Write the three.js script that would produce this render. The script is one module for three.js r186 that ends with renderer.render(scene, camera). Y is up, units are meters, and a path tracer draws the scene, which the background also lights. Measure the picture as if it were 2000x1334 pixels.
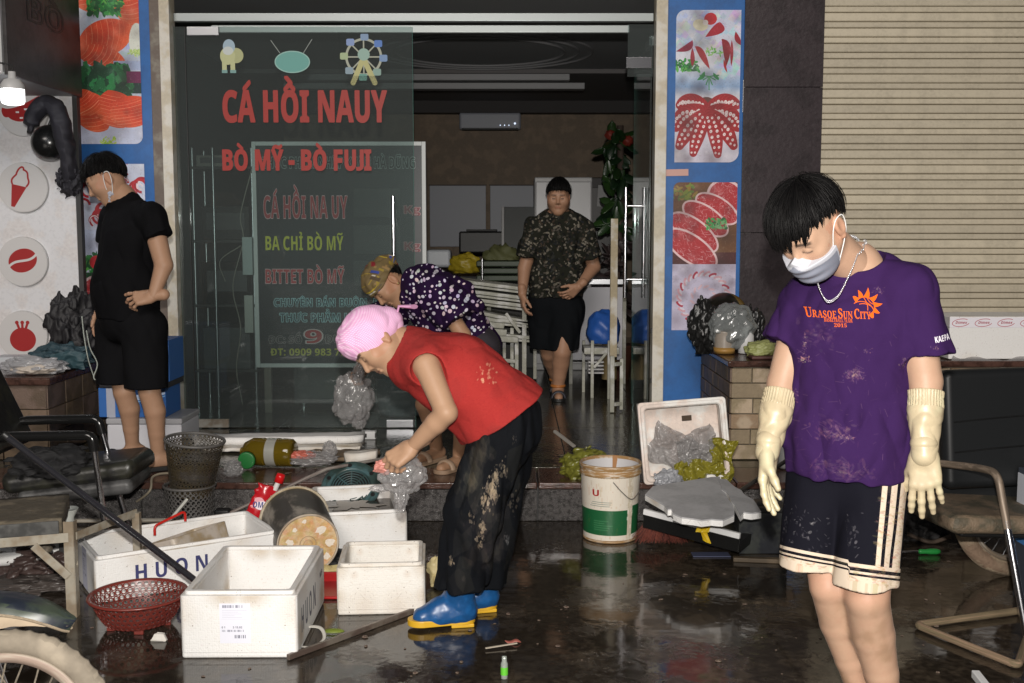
import * as THREE from 'three';
import { RoundedBoxGeometry } from 'three/addons/geometries/RoundedBoxGeometry.js';
import { mergeGeometries } from 'three/addons/utils/BufferGeometryUtils.js';
import { createNoise3D } from 'simplex-noise';

// ---------- camera, sky, lights, exposure ----------
const scene = new THREE.Scene();
const FOCAL = 2150, PITCH = 5.63 * Math.PI / 180, EYE = 1.45;
const camera = new THREE.PerspectiveCamera(2 * Math.atan(667 / FOCAL) * 180 / Math.PI, 1.5, 0.05, 200);
camera.position.set(0, EYE, 0); camera.rotation.x = -PITCH;
const renderer = new THREE.WebGLRenderer({ antialias: true });
renderer.setSize(1024, 683); renderer.toneMapping = THREE.LinearToneMapping; renderer.toneMappingExposure = 1;
renderer.shadowMap.enabled = true;
{ // a dim, even night sky over the street
  const w = 64, h = 32, data = new Float32Array(w * h * 4);
  for (let j = 0; j < h; j++) for (let i = 0; i < w; i++) {
    const k = (j * w + i) * 4, up = j / h, g = up > 0.5 ? 1 : 0.55;
    data[k] = 0.016 * g; data[k + 1] = 0.018 * g; data[k + 2] = 0.022 * g; data[k + 3] = 1;
  }
  const t = new THREE.DataTexture(data, w, h, THREE.RGBAFormat, THREE.FloatType);
  t.mapping = THREE.EquirectangularReflectionMapping; t.magFilter = THREE.LinearFilter; t.needsUpdate = true;
  scene.background = t; scene.environment = t;
}
const moon = new THREE.DirectionalLight(0xfff6ee, 1.25); // wide soft glow of the street lighting, high behind the photographer
moon.position.set(-2, 8, 11); moon.target.position.set(0, 0, -5); moon.shadow.radius = 40; moon.castShadow = true;
Object.assign(moon.shadow.camera, { left: -8, right: 8, top: 8, bottom: -8, near: 0.5, far: 40 });
scene.add(moon, moon.target);
const flash = new THREE.PointLight(0xfffaf3, 56); // the flash on the photographer's camera, above the lens: the photograph's main light
flash.position.set(0.0, EYE + 0.2, 0.03); flash.shadow.radius = 1.4; flash.castShadow = true;
scene.add(flash);

// ---------- helpers ----------
const V = (x, y, z) => new THREE.Vector3(x, y, z), PI = Math.PI, D2R = PI / 180;
const clamp = (x, a = 0, b = 1) => Math.min(b, Math.max(a, x)), lerp = (a, b, t) => a + (b - a) * t;
const sstep = (a, b, x) => { const t = clamp((x - a) / (b - a)); return t * t * (3 - 2 * t); };
function rng(s) { return () => { s = (s + 0x6d2b79f5) | 0; let t = Math.imul(s ^ (s >>> 15), 1 | s); t = (t + Math.imul(t ^ (t >>> 7), 61 | t)) ^ t; return ((t ^ (t >>> 14)) >>> 0) / 4294967296; }; }
const N3 = createNoise3D(rng(11)), R = rng(77);
const fbm = (x, y, z, o = 4) => { let s = 0, a = 0.5, f = 1; for (let i = 0; i < o; i++) { s += a * N3(x * f, y * f, z * f + i * 7.3); a *= 0.5; f *= 2.03; } return s; };
const CP = Math.cos(PITCH), SP = Math.sin(PITCH);
// a point of the place from where it is seen in the survey photograph and how far away it stands (metres)
function at(px, py, d) { const u = (px - 1000) / FOCAL, v = (667 - py) / FOCAL, t = d / (CP + v * SP); return V(u * t, EYE + t * (v * CP - SP), -d); }
// the same on a horizontal surface at height y
function fl(px, py, y = 0) { const u = (px - 1000) / FOCAL, v = (667 - py) / FOCAL, t = (y - EYE) / (v * CP - SP); return V(u * t, y, -t * (CP + v * SP)); }
const used = {};
function numbered(n) { const k = used[n] = (used[n] ?? -1) + 1; return k ? n + '_' + String(k).padStart(3, '0') : n; }
function tag(o, label, category, group) { o.userData.label = label; o.userData.category = category; if (group) o.userData.group = group; return o; }
function thing(name, label, category, p = V(0, 0, 0), turn = 0, group) {
  const o = new THREE.Group(); o.name = numbered(name); o.position.copy(p); o.rotation.y = turn; scene.add(o); return tag(o, label, category, group);
}
function mesh(name, geo, mat, parent = scene) {
  const m = new THREE.Mesh(geo, mat); m.name = parent === scene ? numbered(name) : name; m.castShadow = m.receiveShadow = true; parent.add(m); return m;
}
function struct(name, geo, mat) { const m = mesh(name, geo, mat); m.userData.kind = 'structure'; return m; }
function structGroup(name) { const g = new THREE.Group(); g.name = numbered(name); g.userData.kind = 'structure'; scene.add(g); return g; }
function join(list) {
  return mergeGeometries(list.map((g) => {
    g = g.index ? g.toNonIndexed() : g.clone();
    for (const k of Object.keys(g.attributes)) if (!['position', 'normal', 'uv'].includes(k)) g.deleteAttribute(k);
    if (!g.attributes.normal) g.computeVertexNormals();
    if (!g.attributes.uv) g.setAttribute('uv', new THREE.BufferAttribute(new Float32Array(g.attributes.position.count * 2), 2));
    return g;
  }));
}
// uv in metres by the dominant axis of each face
function uvm(g, s = 1, ou = 0, ov = 0) {
  if (g.index) g = g.toNonIndexed();
  const p = g.attributes.position, n = p.count, uv = new Float32Array(n * 2), a = V(), b = V(), c = V();
  for (let i = 0; i < n; i += 3) {
    a.fromBufferAttribute(p, i); b.fromBufferAttribute(p, i + 1).sub(a); c.fromBufferAttribute(p, i + 2).sub(a); b.cross(c);
    const x = Math.abs(b.x), y = Math.abs(b.y), z = Math.abs(b.z);
    for (let k = i; k < i + 3; k++) {
      const X = p.getX(k), Y = p.getY(k), Z = p.getZ(k);
      const [U, W] = x > y && x > z ? [Z, Y] : y > z ? [X, Z] : [X, Y];
      uv[k * 2] = U * s + ou; uv[k * 2 + 1] = W * s + ov;
    }
  }
  g.setAttribute('uv', new THREE.BufferAttribute(uv, 2)); return g;
}
function bx(w, h, d, x = 0, y = 0, z = 0, r = 0.004) { // centre x, z; bottom y
  r = Math.min(r, w * 0.45, h * 0.45, d * 0.45);
  const g = r > 0.0008 ? new RoundedBoxGeometry(w, h, d, 2, r) : new THREE.BoxGeometry(w, h, d);
  return uvm(g).translate(x, y + h / 2, z);
}
function span(a, b, r = 0.003) { return bx(Math.abs(b.x - a.x), Math.abs(b.y - a.y), Math.abs(b.z - a.z), (a.x + b.x) / 2, Math.min(a.y, b.y), (a.z + b.z) / 2, r); }
const UP = V(0, 1, 0);
function cyl(a, b, ra, rb = ra, n = 14, caps = true) {
  const d = b.clone().sub(a), L = d.length(), g = new THREE.CylinderGeometry(rb, ra, L, n, 1, !caps);
  g.applyQuaternion(new THREE.Quaternion().setFromUnitVectors(UP, d.normalize())); return g.translate((a.x + b.x) / 2, (a.y + b.y) / 2, (a.z + b.z) / 2);
}
function barBetween(a, b, w, h) { // square bar, h measured upward
  const d = b.clone().sub(a), L = d.length(), g = new RoundedBoxGeometry(w, h, L, 2, Math.min(w, h) * 0.15), m = new THREE.Matrix4();
  const up = Math.abs(d.y) > 0.95 * L ? V(0, 0, 1) : UP; m.lookAt(V(0, 0, 0), d, up); return uvm(g).applyMatrix4(m).translate((a.x + b.x) / 2, (a.y + b.y) / 2, (a.z + b.z) / 2);
}
function tube(pts, r, seg = 40, n = 8, closed = false, tension = 0.5) { return new THREE.TubeGeometry(new THREE.CatmullRomCurve3(pts, closed, 'catmullrom', tension), seg, r, n, closed); }
// a pipe with rounded bends
function pipe(pts, r, bend = 0.04, n = 10) {
  const path = new THREE.CurvePath();
  let prev = pts[0];
  for (let i = 1; i < pts.length; i++) {
    const p = pts[i];
    if (i === pts.length - 1) { path.add(new THREE.LineCurve3(prev, p)); break; }
    const q = pts[i + 1], d0 = p.clone().sub(pts[i - 1]), d1 = q.clone().sub(p), k = Math.min(bend, d0.length() * 0.45, d1.length() * 0.45);
    const s = p.clone().addScaledVector(d0.normalize(), -k), e = p.clone().addScaledVector(d1.normalize(), k);
    path.add(new THREE.LineCurve3(prev, s)); path.add(new THREE.QuadraticBezierCurve3(s, p, e)); prev = e;
  }
  const out = []; for (const c of path.curves) { const m = c.isLineCurve3 ? 2 : 8; for (let i = 0; i <= m; i++) { const p = c.getPoint(i / m); if (!out.length || out[out.length - 1].distanceTo(p) > 1e-4) out.push(p); } }
  return sweep(out, () => r, n);
}
// sweep a round section along points with radius r(t); flat squeezes one axis
function sweep(pts, r, n = 8, flat = 1) {
  const m = pts.length, pos = [], nor = [], uv = [], idx = [], T = V(), B = V(), Nn = V(), q = V();
  T.copy(pts[1]).sub(pts[0]).normalize(); Nn.set(Math.abs(T.y) > 0.9 ? 1 : 0, Math.abs(T.y) > 0.9 ? 0 : 1, 0).cross(T).normalize();
  for (let i = 0; i < m; i++) {
    T.copy(pts[Math.min(i + 1, m - 1)]).sub(pts[Math.max(i - 1, 0)]).normalize();
    Nn.addScaledVector(T, -Nn.dot(T)).normalize(); B.copy(T).cross(Nn);
    const rr = r(i / (m - 1));
    for (let k = 0; k <= n; k++) {
      const a = k / n * 2 * PI, c = Math.cos(a), s = Math.sin(a);
      q.copy(pts[i]).addScaledVector(Nn, c * rr).addScaledVector(B, s * rr * flat); pos.push(q.x, q.y, q.z);
      q.set(0, 0, 0).addScaledVector(Nn, c).addScaledVector(B, s / flat).normalize(); nor.push(q.x, q.y, q.z); uv.push(k / n, i / (m - 1));
      if (i < m - 1 && k < n) { const A = i * (n + 1) + k, C = A + n + 1; idx.push(A, A + 1, C, C, A + 1, C + 1); }
    }
  }
  for (const [i, s] of [[0, -1], [m - 1, 1]]) { // end caps
    const c0 = pos.length / 3, t = pts[i].clone().sub(pts[i ? i - 1 : 1]).normalize();
    pos.push(pts[i].x, pts[i].y, pts[i].z); nor.push(t.x, t.y, t.z); uv.push(0, 0);
    for (let k = 0; k <= n; k++) { const o = (i * (n + 1) + k) * 3; pos.push(pos[o], pos[o + 1], pos[o + 2]); nor.push(t.x, t.y, t.z); uv.push(0, 0); if (k < n) s > 0 ? idx.push(c0, c0 + 1 + k, c0 + 2 + k) : idx.push(c0, c0 + 2 + k, c0 + 1 + k); }
  }
  const g = new THREE.BufferGeometry();
  g.setAttribute('position', new THREE.Float32BufferAttribute(pos, 3)); g.setAttribute('normal', new THREE.Float32BufferAttribute(nor, 3)); g.setAttribute('uv', new THREE.Float32BufferAttribute(uv, 2)); g.setIndex(idx); return g;
}
function lathe(profile, n = 40) { return new THREE.LatheGeometry(profile.map(([r, y]) => new THREE.Vector2(r, y)), n); }
function plane(w, h) { return new THREE.PlaneGeometry(w, h); }
function rrect(w, h, r, x0 = -w / 2, y0 = -h / 2, T = THREE.Shape) {
  const s = new T(); s.moveTo(x0 + r, y0); s.lineTo(x0 + w - r, y0); s.absarc(x0 + w - r, y0 + r, r, -PI / 2, 0); s.lineTo(x0 + w, y0 + h - r); s.absarc(x0 + w - r, y0 + h - r, r, 0, PI / 2);
  s.lineTo(x0 + r, y0 + h); s.absarc(x0 + r, y0 + h - r, r, PI / 2, PI); s.lineTo(x0, y0 + r); s.absarc(x0 + r, y0 + r, r, PI, 1.5 * PI); return s;
}
function extrude(shape, depth, bevel = 0.003, seg = 6) { return new THREE.ExtrudeGeometry(shape, { depth: depth - 2 * bevel, bevelEnabled: bevel > 0, bevelThickness: bevel, bevelSize: bevel, bevelOffset: -bevel, bevelSegments: 2, curveSegments: seg }).translate(0, 0, bevel); }
// move the points of a geometry
function warp(g, f) { const p = g.attributes.position, v = V(); for (let i = 0; i < p.count; i++) { v.fromBufferAttribute(p, i); f(v, i); p.setXYZ(i, v.x, v.y, v.z); } g.computeVertexNormals(); return g; }
function weldNormals(g, tol = 1e-4) { // smooth normals across equal positions of a non-indexed geometry
  const p = g.attributes.position, n = g.attributes.normal, m = new Map();
  const key = (i) => Math.round(p.getX(i) / tol) + ',' + Math.round(p.getY(i) / tol) + ',' + Math.round(p.getZ(i) / tol);
  for (let i = 0; i < p.count; i++) { const k = key(i), a = m.get(k) ?? [0, 0, 0]; a[0] += n.getX(i); a[1] += n.getY(i); a[2] += n.getZ(i); m.set(k, a); }
  for (let i = 0; i < p.count; i++) { const a = m.get(key(i)), l = Math.hypot(...a) || 1; n.setXYZ(i, a[0] / l, a[1] / l, a[2] / l); } return g;
}
// ---------- textures and materials ----------
function dataTex(w, h, f, srgb = false) {
  const d = new Uint8Array(w * h * 4);
  for (let j = 0; j < h; j++) for (let i = 0; i < w; i++) { const c = f(i / w, j / h, i, j), k = (j * w + i) * 4; for (let q = 0; q < 3; q++) d[k + q] = clamp(Array.isArray(c) ? c[q] : c) * 255; d[k + 3] = 255; }
  const t = new THREE.DataTexture(d, w, h); t.magFilter = THREE.LinearFilter; t.wrapS = t.wrapT = THREE.MirroredRepeatWrapping; if (srgb) t.colorSpace = THREE.SRGBColorSpace; t.needsUpdate = true; return t;
}
function canvasTex(w, h, draw, wrap = false) {
  const c = document.createElement('canvas'); c.width = w; c.height = h; const x = c.getContext('2d'); draw(x, w, h);
  const t = new THREE.CanvasTexture(c); t.colorSpace = THREE.SRGBColorSpace; if (wrap) t.wrapS = t.wrapT = THREE.RepeatWrapping; return t;
}
const rep = (t, s, s2 = s) => { const c = t.clone(); c.repeat.set(s, s2); c.needsUpdate = true; return c; };
const L = (r, g = r, b = r) => new THREE.Color().setRGB(r, g, b);
const std = (color, rough = 0.7, o = {}) => new THREE.MeshStandardMaterial({ color, roughness: rough, ...o });
const phys = (color, rough, o) => new THREE.MeshPhysicalMaterial({ color, roughness: rough, ...o });
// worn surface: base colour with darker and browner stains (linear values), 1 m per repeat
const stainTex = (base, stain, amount, freq = 5, seed = 0, fine = 0.06, size = 512) => dataTex(size, size, (u, v) => {
  const a = fbm(u * freq + seed, v * freq, seed * 3.1, 5), b = fbm(u * freq * 7 + 9, v * freq * 7, seed + 4, 3), k = clamp(sstep(0.28 - amount * 0.5, 0.62 - amount * 0.3, a * 0.8 + 0.35 + b * 0.18)) * clamp(amount * 1.6);
  const s = 1 + fine * b * 2; return [0, 1, 2].map((q) => Math.sqrt(clamp(lerp(base[q], stain[q], k) * s)));
});
// mottled textures are shared: the stain is kept as a ratio to the base colour, in coarse steps, and each user gets its own offset
const stainCache = new Map(), near = (x, l) => l.reduce((a, b) => (Math.abs(Math.log(b / x)) < Math.abs(Math.log(a / x)) ? b : a));
function stainMat(base, stain, amount, rough = 0.7, o = {}) {
  const { freq = 5, seed = R() * 50, fine = 0.06, ...rest } = o, q = base.map((b, i) => near(stain[i] / b, [0.2, 0.3, 0.4, 0.5, 0.6, 0.72, 0.86, 1, 1.4, 2, 3])), am = near(amount, [0.15, 0.3, 0.5, 0.7]), fr = near(freq, [5, 12, 30]), top = Math.max(1, ...q), key = [q, am, fr, fine > 0.2].join();
  if (!stainCache.has(key)) { const t = stainTex([1 / top, 1 / top, 1 / top], q.map((x) => x / top), am, fr, stainCache.size * 3.7, fine > 0.2 ? 0.3 : 0.07); t.colorSpace = THREE.SRGBColorSpace; stainCache.set(key, t); }
  const t = stainCache.get(key).clone(); t.offset.set(seed * 0.37, seed * 0.61); t.needsUpdate = true;
  return std(L(...base.map((b) => Math.min(1, b * top))), rough, { map: t, ...rest });
}
const noiseBump = dataTex(512, 512, (u, v) => 0.5 + 0.5 * fbm(u * 22, v * 22, 3, 4));
const grainBump = dataTex(512, 512, (u, v) => 0.5 + 0.4 * N3(u * 120, v * 120, 1) + 0.2 * N3(u * 55, v * 55, 5));
const foamBump = dataTex(512, 512, (u, v) => { let s = 0; const k = 64; const gx = u * k, gy = v * k, ix = Math.floor(gx), iy = Math.floor(gy); let m = 9; for (let a = -1; a < 2; a++) for (let b = -1; b < 2; b++) { const hx = ix + a, hy = iy + b, r1 = N3(hx * 3.7, hy * 5.1, 2) * 0.4, r2 = N3(hx * 2.3, hy * 7.7, 9) * 0.4; m = Math.min(m, Math.hypot(hx + 0.5 + r1 - gx, hy + 0.5 + r2 - gy)); } s = 1 - m * m; return s; });
const foamTex = (dirt, seed) => { const t = canvasTex(1024, 1024, (x, w, h) => { const r = rng(seed); x.fillStyle = '#efeeec'; x.fillRect(0, 0, w, h); for (let i = 0; i < 2600; i++) { x.fillStyle = `rgba(${120 + r() * 60},${100 + r() * 50},${80 + r() * 40},${r() * 0.1})`; x.beginPath(); x.ellipse(r() * w, r() * h, 1 + r() * 5, 1 + r() * 4, r() * 3, 0, 7); x.fill(); } for (let i = 0; i < 26 * dirt; i++) { const X = r() * w, Y = r() * h, s = 20 + r() * 110, g = x.createRadialGradient(X, Y, 0, X, Y, s); g.addColorStop(0, `rgba(${120 + r() * 40},${90 + r() * 30},55,${0.1 + r() * 0.16})`); g.addColorStop(1, 'rgba(120,90,55,0)'); x.fillStyle = g; x.fillRect(X - s, Y - s, 2 * s, 2 * s); } for (let i = 0; i < 120 * dirt; i++) { const X = r() * w, Y = r() * h, a = r() * 3.1, l = 8 + r() * 90; x.strokeStyle = `rgba(90,72,55,${0.06 + r() * 0.2})`; x.lineWidth = 0.6 + r() * 2; x.beginPath(); x.moveTo(X, Y); x.quadraticCurveTo(X + Math.cos(a) * l * 0.5 + r() * 8, Y + Math.sin(a) * l * 0.5, X + Math.cos(a) * l, Y + Math.sin(a) * l); x.stroke(); } for (let i = 0; i < 200 * dirt; i++) { x.fillStyle = `rgba(60,45,32,${0.1 + r() * 0.4})`; x.beginPath(); x.arc(r() * w, r() * h, 0.6 + r() * 2.4, 0, 7); x.fill(); } }); t.wrapS = t.wrapT = THREE.MirroredRepeatWrapping; t.repeat.set(1.3, 1.3); return t; };
const M = {
  chrome: std(L(0.75, 0.75, 0.78), 0.16, { metalness: 1 }),
  steel: std(L(0.45, 0.46, 0.48), 0.32, { metalness: 1 }),
  black: std(L(0.012), 0.45), blackGloss: std(L(0.01), 0.18), darkGrey: std(L(0.04), 0.6), white: std(L(0.7), 0.45), cream: std(L(0.6, 0.56, 0.47), 0.5),
  foam: std(L(0.92), 0.62, { map: foamTex(1, 5), bumpMap: rep(foamBump, 2), bumpScale: 0.0011 }),
  foamDirty: std(L(0.88, 0.86, 0.82), 0.65, { map: foamTex(2.6, 9), bumpMap: rep(foamBump, 2), bumpScale: 0.0013 }),
  foamGrey: stainMat([0.46, 0.46, 0.47], [0.34, 0.33, 0.32], 0.3, 0.75, { bumpMap: rep(foamBump, 2), bumpScale: 0.001, seed: 12 }),
  mud: stainMat([0.36, 0.28, 0.19], [0.2, 0.15, 0.1], 0.5, 0.85, { bumpMap: rep(noiseBump, 3), bumpScale: 0.003, seed: 20 }),
  bag: phys(L(0.74, 0.73, 0.73), 0.13, { transmission: 0.8, side: THREE.DoubleSide }),
  bagYellow: phys(L(0.42, 0.38, 0.05), 0.18, { transmission: 0.5, side: THREE.DoubleSide }),
};
// flat print stuck on something: a thin sheet with the picture, its own alpha
function decal(name, w, h, tex, parent, p, o = {}) {
  const m = std(0xffffff, o.rough ?? 0.5, { map: tex, transparent: o.alpha !== false, side: THREE.DoubleSide }); const g = plane(w, h);
  const q = mesh(name, g, m, parent); q.position.copy(p); if (o.ry) q.rotation.y = o.ry; if (o.rx) q.rotation.x = o.rx; if (o.rz) q.rotation.z = o.rz; q.castShadow = false; return q;
}
// letters with their Vietnamese marks drawn over and under them, squeezed to fill the sheet
function textTex(str, w, h, o = {}) {
  return canvasTex(w, h, (x) => {
    const S = o.size ?? h * 0.62; x.font = 'bold ' + S + 'px ' + (o.font ?? 'sans-serif'); x.textBaseline = 'alphabetic'; x.lineJoin = x.lineCap = 'round';
    const cs = [...str].map((c) => { const n = c.normalize('NFD'); return [n[0], n.slice(1)]; }), cap = S * 0.714; let m = 0; const xs = cs.map(([b]) => { const q = m; m += x.measureText(b).width * (o.gap ?? 1); return q; });
    x.translate(w * 0.02, h * (o.base ?? 0.9)); x.scale((w * 0.96) / m, o.tall ?? 1);
    const mark = (k, cx, top) => { const a = S * 0.13; x.beginPath(); if (k === '\u0300') { x.moveTo(cx - a, top - a * 1.5); x.lineTo(cx + a * 0.5, top - a * 0.4); } else if (k === '\u0301') { x.moveTo(cx + a, top - a * 1.5); x.lineTo(cx - a * 0.5, top - a * 0.4); } else if (k === '\u0302') { x.moveTo(cx - a * 1.3, top - a * 0.3); x.lineTo(cx, top - a * 1.2); x.lineTo(cx + a * 1.3, top - a * 0.3); } else if (k === '\u0303') { x.moveTo(cx - a * 1.5, top - a * 0.5); x.bezierCurveTo(cx - a * 0.5, top - a * 1.8, cx + a * 0.4, top, cx + a * 1.5, top - a * 1.1); } else if (k === '\u0309') { x.moveTo(cx - a * 0.6, top - a * 1.4); x.quadraticCurveTo(cx + a * 1.2, top - a * 1.5, cx, top - a * 0.3); } else if (k === '\u0323') { x.moveTo(cx, top + cap + a * 1.7); x.lineTo(cx + 0.1, top + cap + a * 1.7); } else if (k === '\u031b') { x.moveTo(cx + S * 0.25, top + a); x.lineTo(cx + S * 0.36, top - a * 0.6); } x.stroke(); };
    const pass = (style, lw, fill) => { x.strokeStyle = x.fillStyle = style; cs.forEach(([b, ms], i) => { const cx = xs[i] + x.measureText(b).width / 2; x.lineWidth = lw; x.save(); x.translate(xs[i], 0); if (b === 'J') { x.translate(S * 0.06, -S * 0.155); x.scale(1, 0.785); } if (lw) x.strokeText(b, 0, 0); if (fill) x.fillText(b, 0, 0); x.restore(); let top = -cap; for (const k of ms) { x.lineWidth = S * 0.085 + lw; mark(k, cx, k === '\u0323' || k === '\u031b' ? -cap : top); if (k === '\u0302') top -= S * 0.13; } }); };
    if (o.outline) pass(o.outline, o.lw ?? S * 0.1, false);
    if (o.color) pass(o.color, o.heavy ?? 0, true);
    if (o.over) o.over(x, m, cap);
  });
}
// ---------- closed surfaces from distance fields ----------
const cap = (a, b, ra, rb = ra) => { const ax = a.x, ay = a.y, az = a.z, dx = b.x - ax, dy = b.y - ay, dz = b.z - az, L2 = dx * dx + dy * dy + dz * dz || 1e-9; return (x, y, z) => { const px = x - ax, py = y - ay, pz = z - az, t = clamp((px * dx + py * dy + pz * dz) / L2), qx = px - dx * t, qy = py - dy * t, qz = pz - dz * t; return Math.sqrt(qx * qx + qy * qy + qz * qz) - (ra + (rb - ra) * t); }; };
const ball = (c, r) => (x, y, z) => Math.hypot(x - c.x, y - c.y, z - c.z) - r;
// tapered elliptic section: half width w along side, half depth d across it
const ecap = (a, b, side, wa, da, wb, db) => { const dir = b.clone().sub(a), L2 = dir.lengthSq() || 1e-9; return (x, y, z) => { const px = x - a.x, py = y - a.y, pz = z - a.z, t = clamp((px * dir.x + py * dir.y + pz * dir.z) / L2), qx = px - dir.x * t, qy = py - dir.y * t, qz = pz - dir.z * t, s = qx * side.x + qy * side.y + qz * side.z, n2 = Math.max(0, qx * qx + qy * qy + qz * qz - s * s), w = lerp(wa, wb, t), d = lerp(da, db, t), k0 = Math.sqrt(s * s / (w * w) + n2 / (d * d)), k1 = Math.sqrt(s * s / (w ** 4) + n2 / (d ** 4)) || 1e-6; return k0 < 1e-3 ? -Math.min(w, d) : k0 * (k0 - 1) / k1; }; };
const elli = (c, r, m) => { const e = m?.elements; return (x, y, z) => { x -= c.x; y -= c.y; z -= c.z; if (e) { const X = e[0] * x + e[1] * y + e[2] * z, Y = e[4] * x + e[5] * y + e[6] * z; z = e[8] * x + e[9] * y + e[10] * z; x = X; y = Y; } const k0 = Math.hypot(x / r.x, y / r.y, z / r.z), k1 = Math.hypot(x / (r.x * r.x), y / (r.y * r.y), z / (r.z * r.z)); return k0 < 1e-3 ? -Math.min(r.x, r.y, r.z) : k0 * (k0 - 1) / k1; }; };
const smin = (a, b, k) => { const h = Math.max(k - Math.abs(a - b), 0) / k; return Math.min(a, b) - h * h * k * 0.25; };
const smax = (a, b, k) => -smin(-a, -b, k);
const union = (list, k) => (x, y, z) => { let d = 1e3; for (const f of list) { const e = f(x, y, z); d = d > 10 ? e : smin(d, e, k); } return d; };
function sdfMesh(f, lo, hi, h, o = {}) {
  const nx = Math.ceil((hi.x - lo.x) / h) + 1, ny = Math.ceil((hi.y - lo.y) / h) + 1, nz = Math.ceil((hi.z - lo.z) / h) + 1, B = 6;
  const val = new Float32Array(nx * ny * nz), id = (i, j, k) => (k * ny + j) * nx + i, reach = h * B * 0.87 * (o.lip ?? 1.5) + h;
  for (let K = 0; K < nz; K += B) for (let J = 0; J < ny; J += B) for (let I = 0; I < nx; I += B) {
    const c = f(lo.x + (I + B / 2) * h, lo.y + (J + B / 2) * h, lo.z + (K + B / 2) * h), far = Math.abs(c) > reach;
    for (let k = K; k < Math.min(K + B, nz); k++) for (let j = J; j < Math.min(J + B, ny); j++) for (let i = I; i < Math.min(I + B, nx); i++) val[id(i, j, k)] = far ? c : f(lo.x + i * h, lo.y + j * h, lo.z + k * h);
  }
  const vert = new Int32Array(nx * ny * nz).fill(-1), pos = [], idx = [];
  for (let k = 0; k < nz - 1; k++) for (let j = 0; j < ny - 1; j++) for (let i = 0; i < nx - 1; i++) {
    let mask = 0; const c = [];
    for (let q = 0; q < 8; q++) { const v = val[id(i + (q & 1), j + (q >> 1 & 1), k + (q >> 2))]; c.push(v); if (v < 0) mask |= 1 << q; }
    if (mask === 0 || mask === 255) continue;
    let x = 0, y = 0, z = 0, n = 0;
    for (let q = 0; q < 8; q++) for (const b of [1, 2, 4]) if (!(q & b)) { const r = q | b; if ((c[q] < 0) !== (c[r] < 0)) { const t = c[q] / (c[q] - c[r]); x += (q & 1) + (b === 1 ? t : 0); y += (q >> 1 & 1) + (b === 2 ? t : 0); z += (q >> 2) + (b === 4 ? t : 0); n++; } }
    vert[id(i, j, k)] = pos.length / 3; pos.push(lo.x + (i + x / n) * h, lo.y + (j + y / n) * h, lo.z + (k + z / n) * h);
  }
  const quad = (a, b, c, d, flip) => { if (a < 0 || b < 0 || c < 0 || d < 0) return; flip ? idx.push(a, c, b, c, a, d) : idx.push(a, b, c, c, d, a); };
  for (let k = 1; k < nz - 1; k++) for (let j = 1; j < ny - 1; j++) for (let i = 1; i < nx - 1; i++) {
    const s = val[id(i, j, k)] < 0;
    if (s !== val[id(i + 1, j, k)] < 0) quad(vert[id(i, j - 1, k - 1)], vert[id(i, j, k - 1)], vert[id(i, j, k)], vert[id(i, j - 1, k)], !s);
    if (s !== val[id(i, j + 1, k)] < 0) quad(vert[id(i - 1, j, k - 1)], vert[id(i - 1, j, k)], vert[id(i, j, k)], vert[id(i, j, k - 1)], !s);
    if (s !== val[id(i, j, k + 1)] < 0) quad(vert[id(i - 1, j - 1, k)], vert[id(i, j - 1, k)], vert[id(i, j, k)], vert[id(i - 1, j, k)], !s);
  }
  const n = pos.length / 3, nor = new Float32Array(n * 3), e = h * 0.5;
  for (let i = 0; i < n; i++) {
    let x = pos[i * 3], y = pos[i * 3 + 1], z = pos[i * 3 + 2], gx, gy, gz, l;
    for (let r = 0; r < 2; r++) {
      gx = f(x + e, y, z) - f(x - e, y, z); gy = f(x, y + e, z) - f(x, y - e, z); gz = f(x, y, z + e) - f(x, y, z - e); l = Math.hypot(gx, gy, gz) || 1; gx /= l; gy /= l; gz /= l;
      if (r === 0) { const d = clamp(f(x, y, z), -h * 0.5, h * 0.5); x -= gx * d; y -= gy * d; z -= gz * d; }
    }
    pos[i * 3] = x; pos[i * 3 + 1] = y; pos[i * 3 + 2] = z; nor[i * 3] = gx; nor[i * 3 + 1] = gy; nor[i * 3 + 2] = gz;
  }
  const g = new THREE.BufferGeometry();
  g.setAttribute('position', new THREE.Float32BufferAttribute(pos, 3)); g.setAttribute('normal', new THREE.BufferAttribute(nor, 3)); g.setIndex(idx);
  g.setAttribute('uv', new THREE.BufferAttribute(new Float32Array(n * 2), 2));
  if (o.color) { const col = new Float32Array(n * 3); for (let i = 0; i < n; i++) { const c = o.color(pos[i * 3], pos[i * 3 + 1], pos[i * 3 + 2], nor[i * 3], nor[i * 3 + 1], nor[i * 3 + 2]); col[i * 3] = c[0]; col[i * 3 + 1] = c[1]; col[i * 3 + 2] = c[2]; } g.setAttribute('color', new THREE.BufferAttribute(col, 3)); }
  return g;
}
// flat uv along two directions of the thing itself
function planarUV(g, o, ux, vy, w, h) { const p = g.attributes.position, uv = new Float32Array(p.count * 2), q = V(); for (let i = 0; i < p.count; i++) { q.fromBufferAttribute(p, i).sub(o); uv[i * 2] = q.dot(ux) / w; uv[i * 2 + 1] = q.dot(vy) / h; } g.setAttribute('uv', new THREE.BufferAttribute(uv, 2)); return g; }
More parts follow.
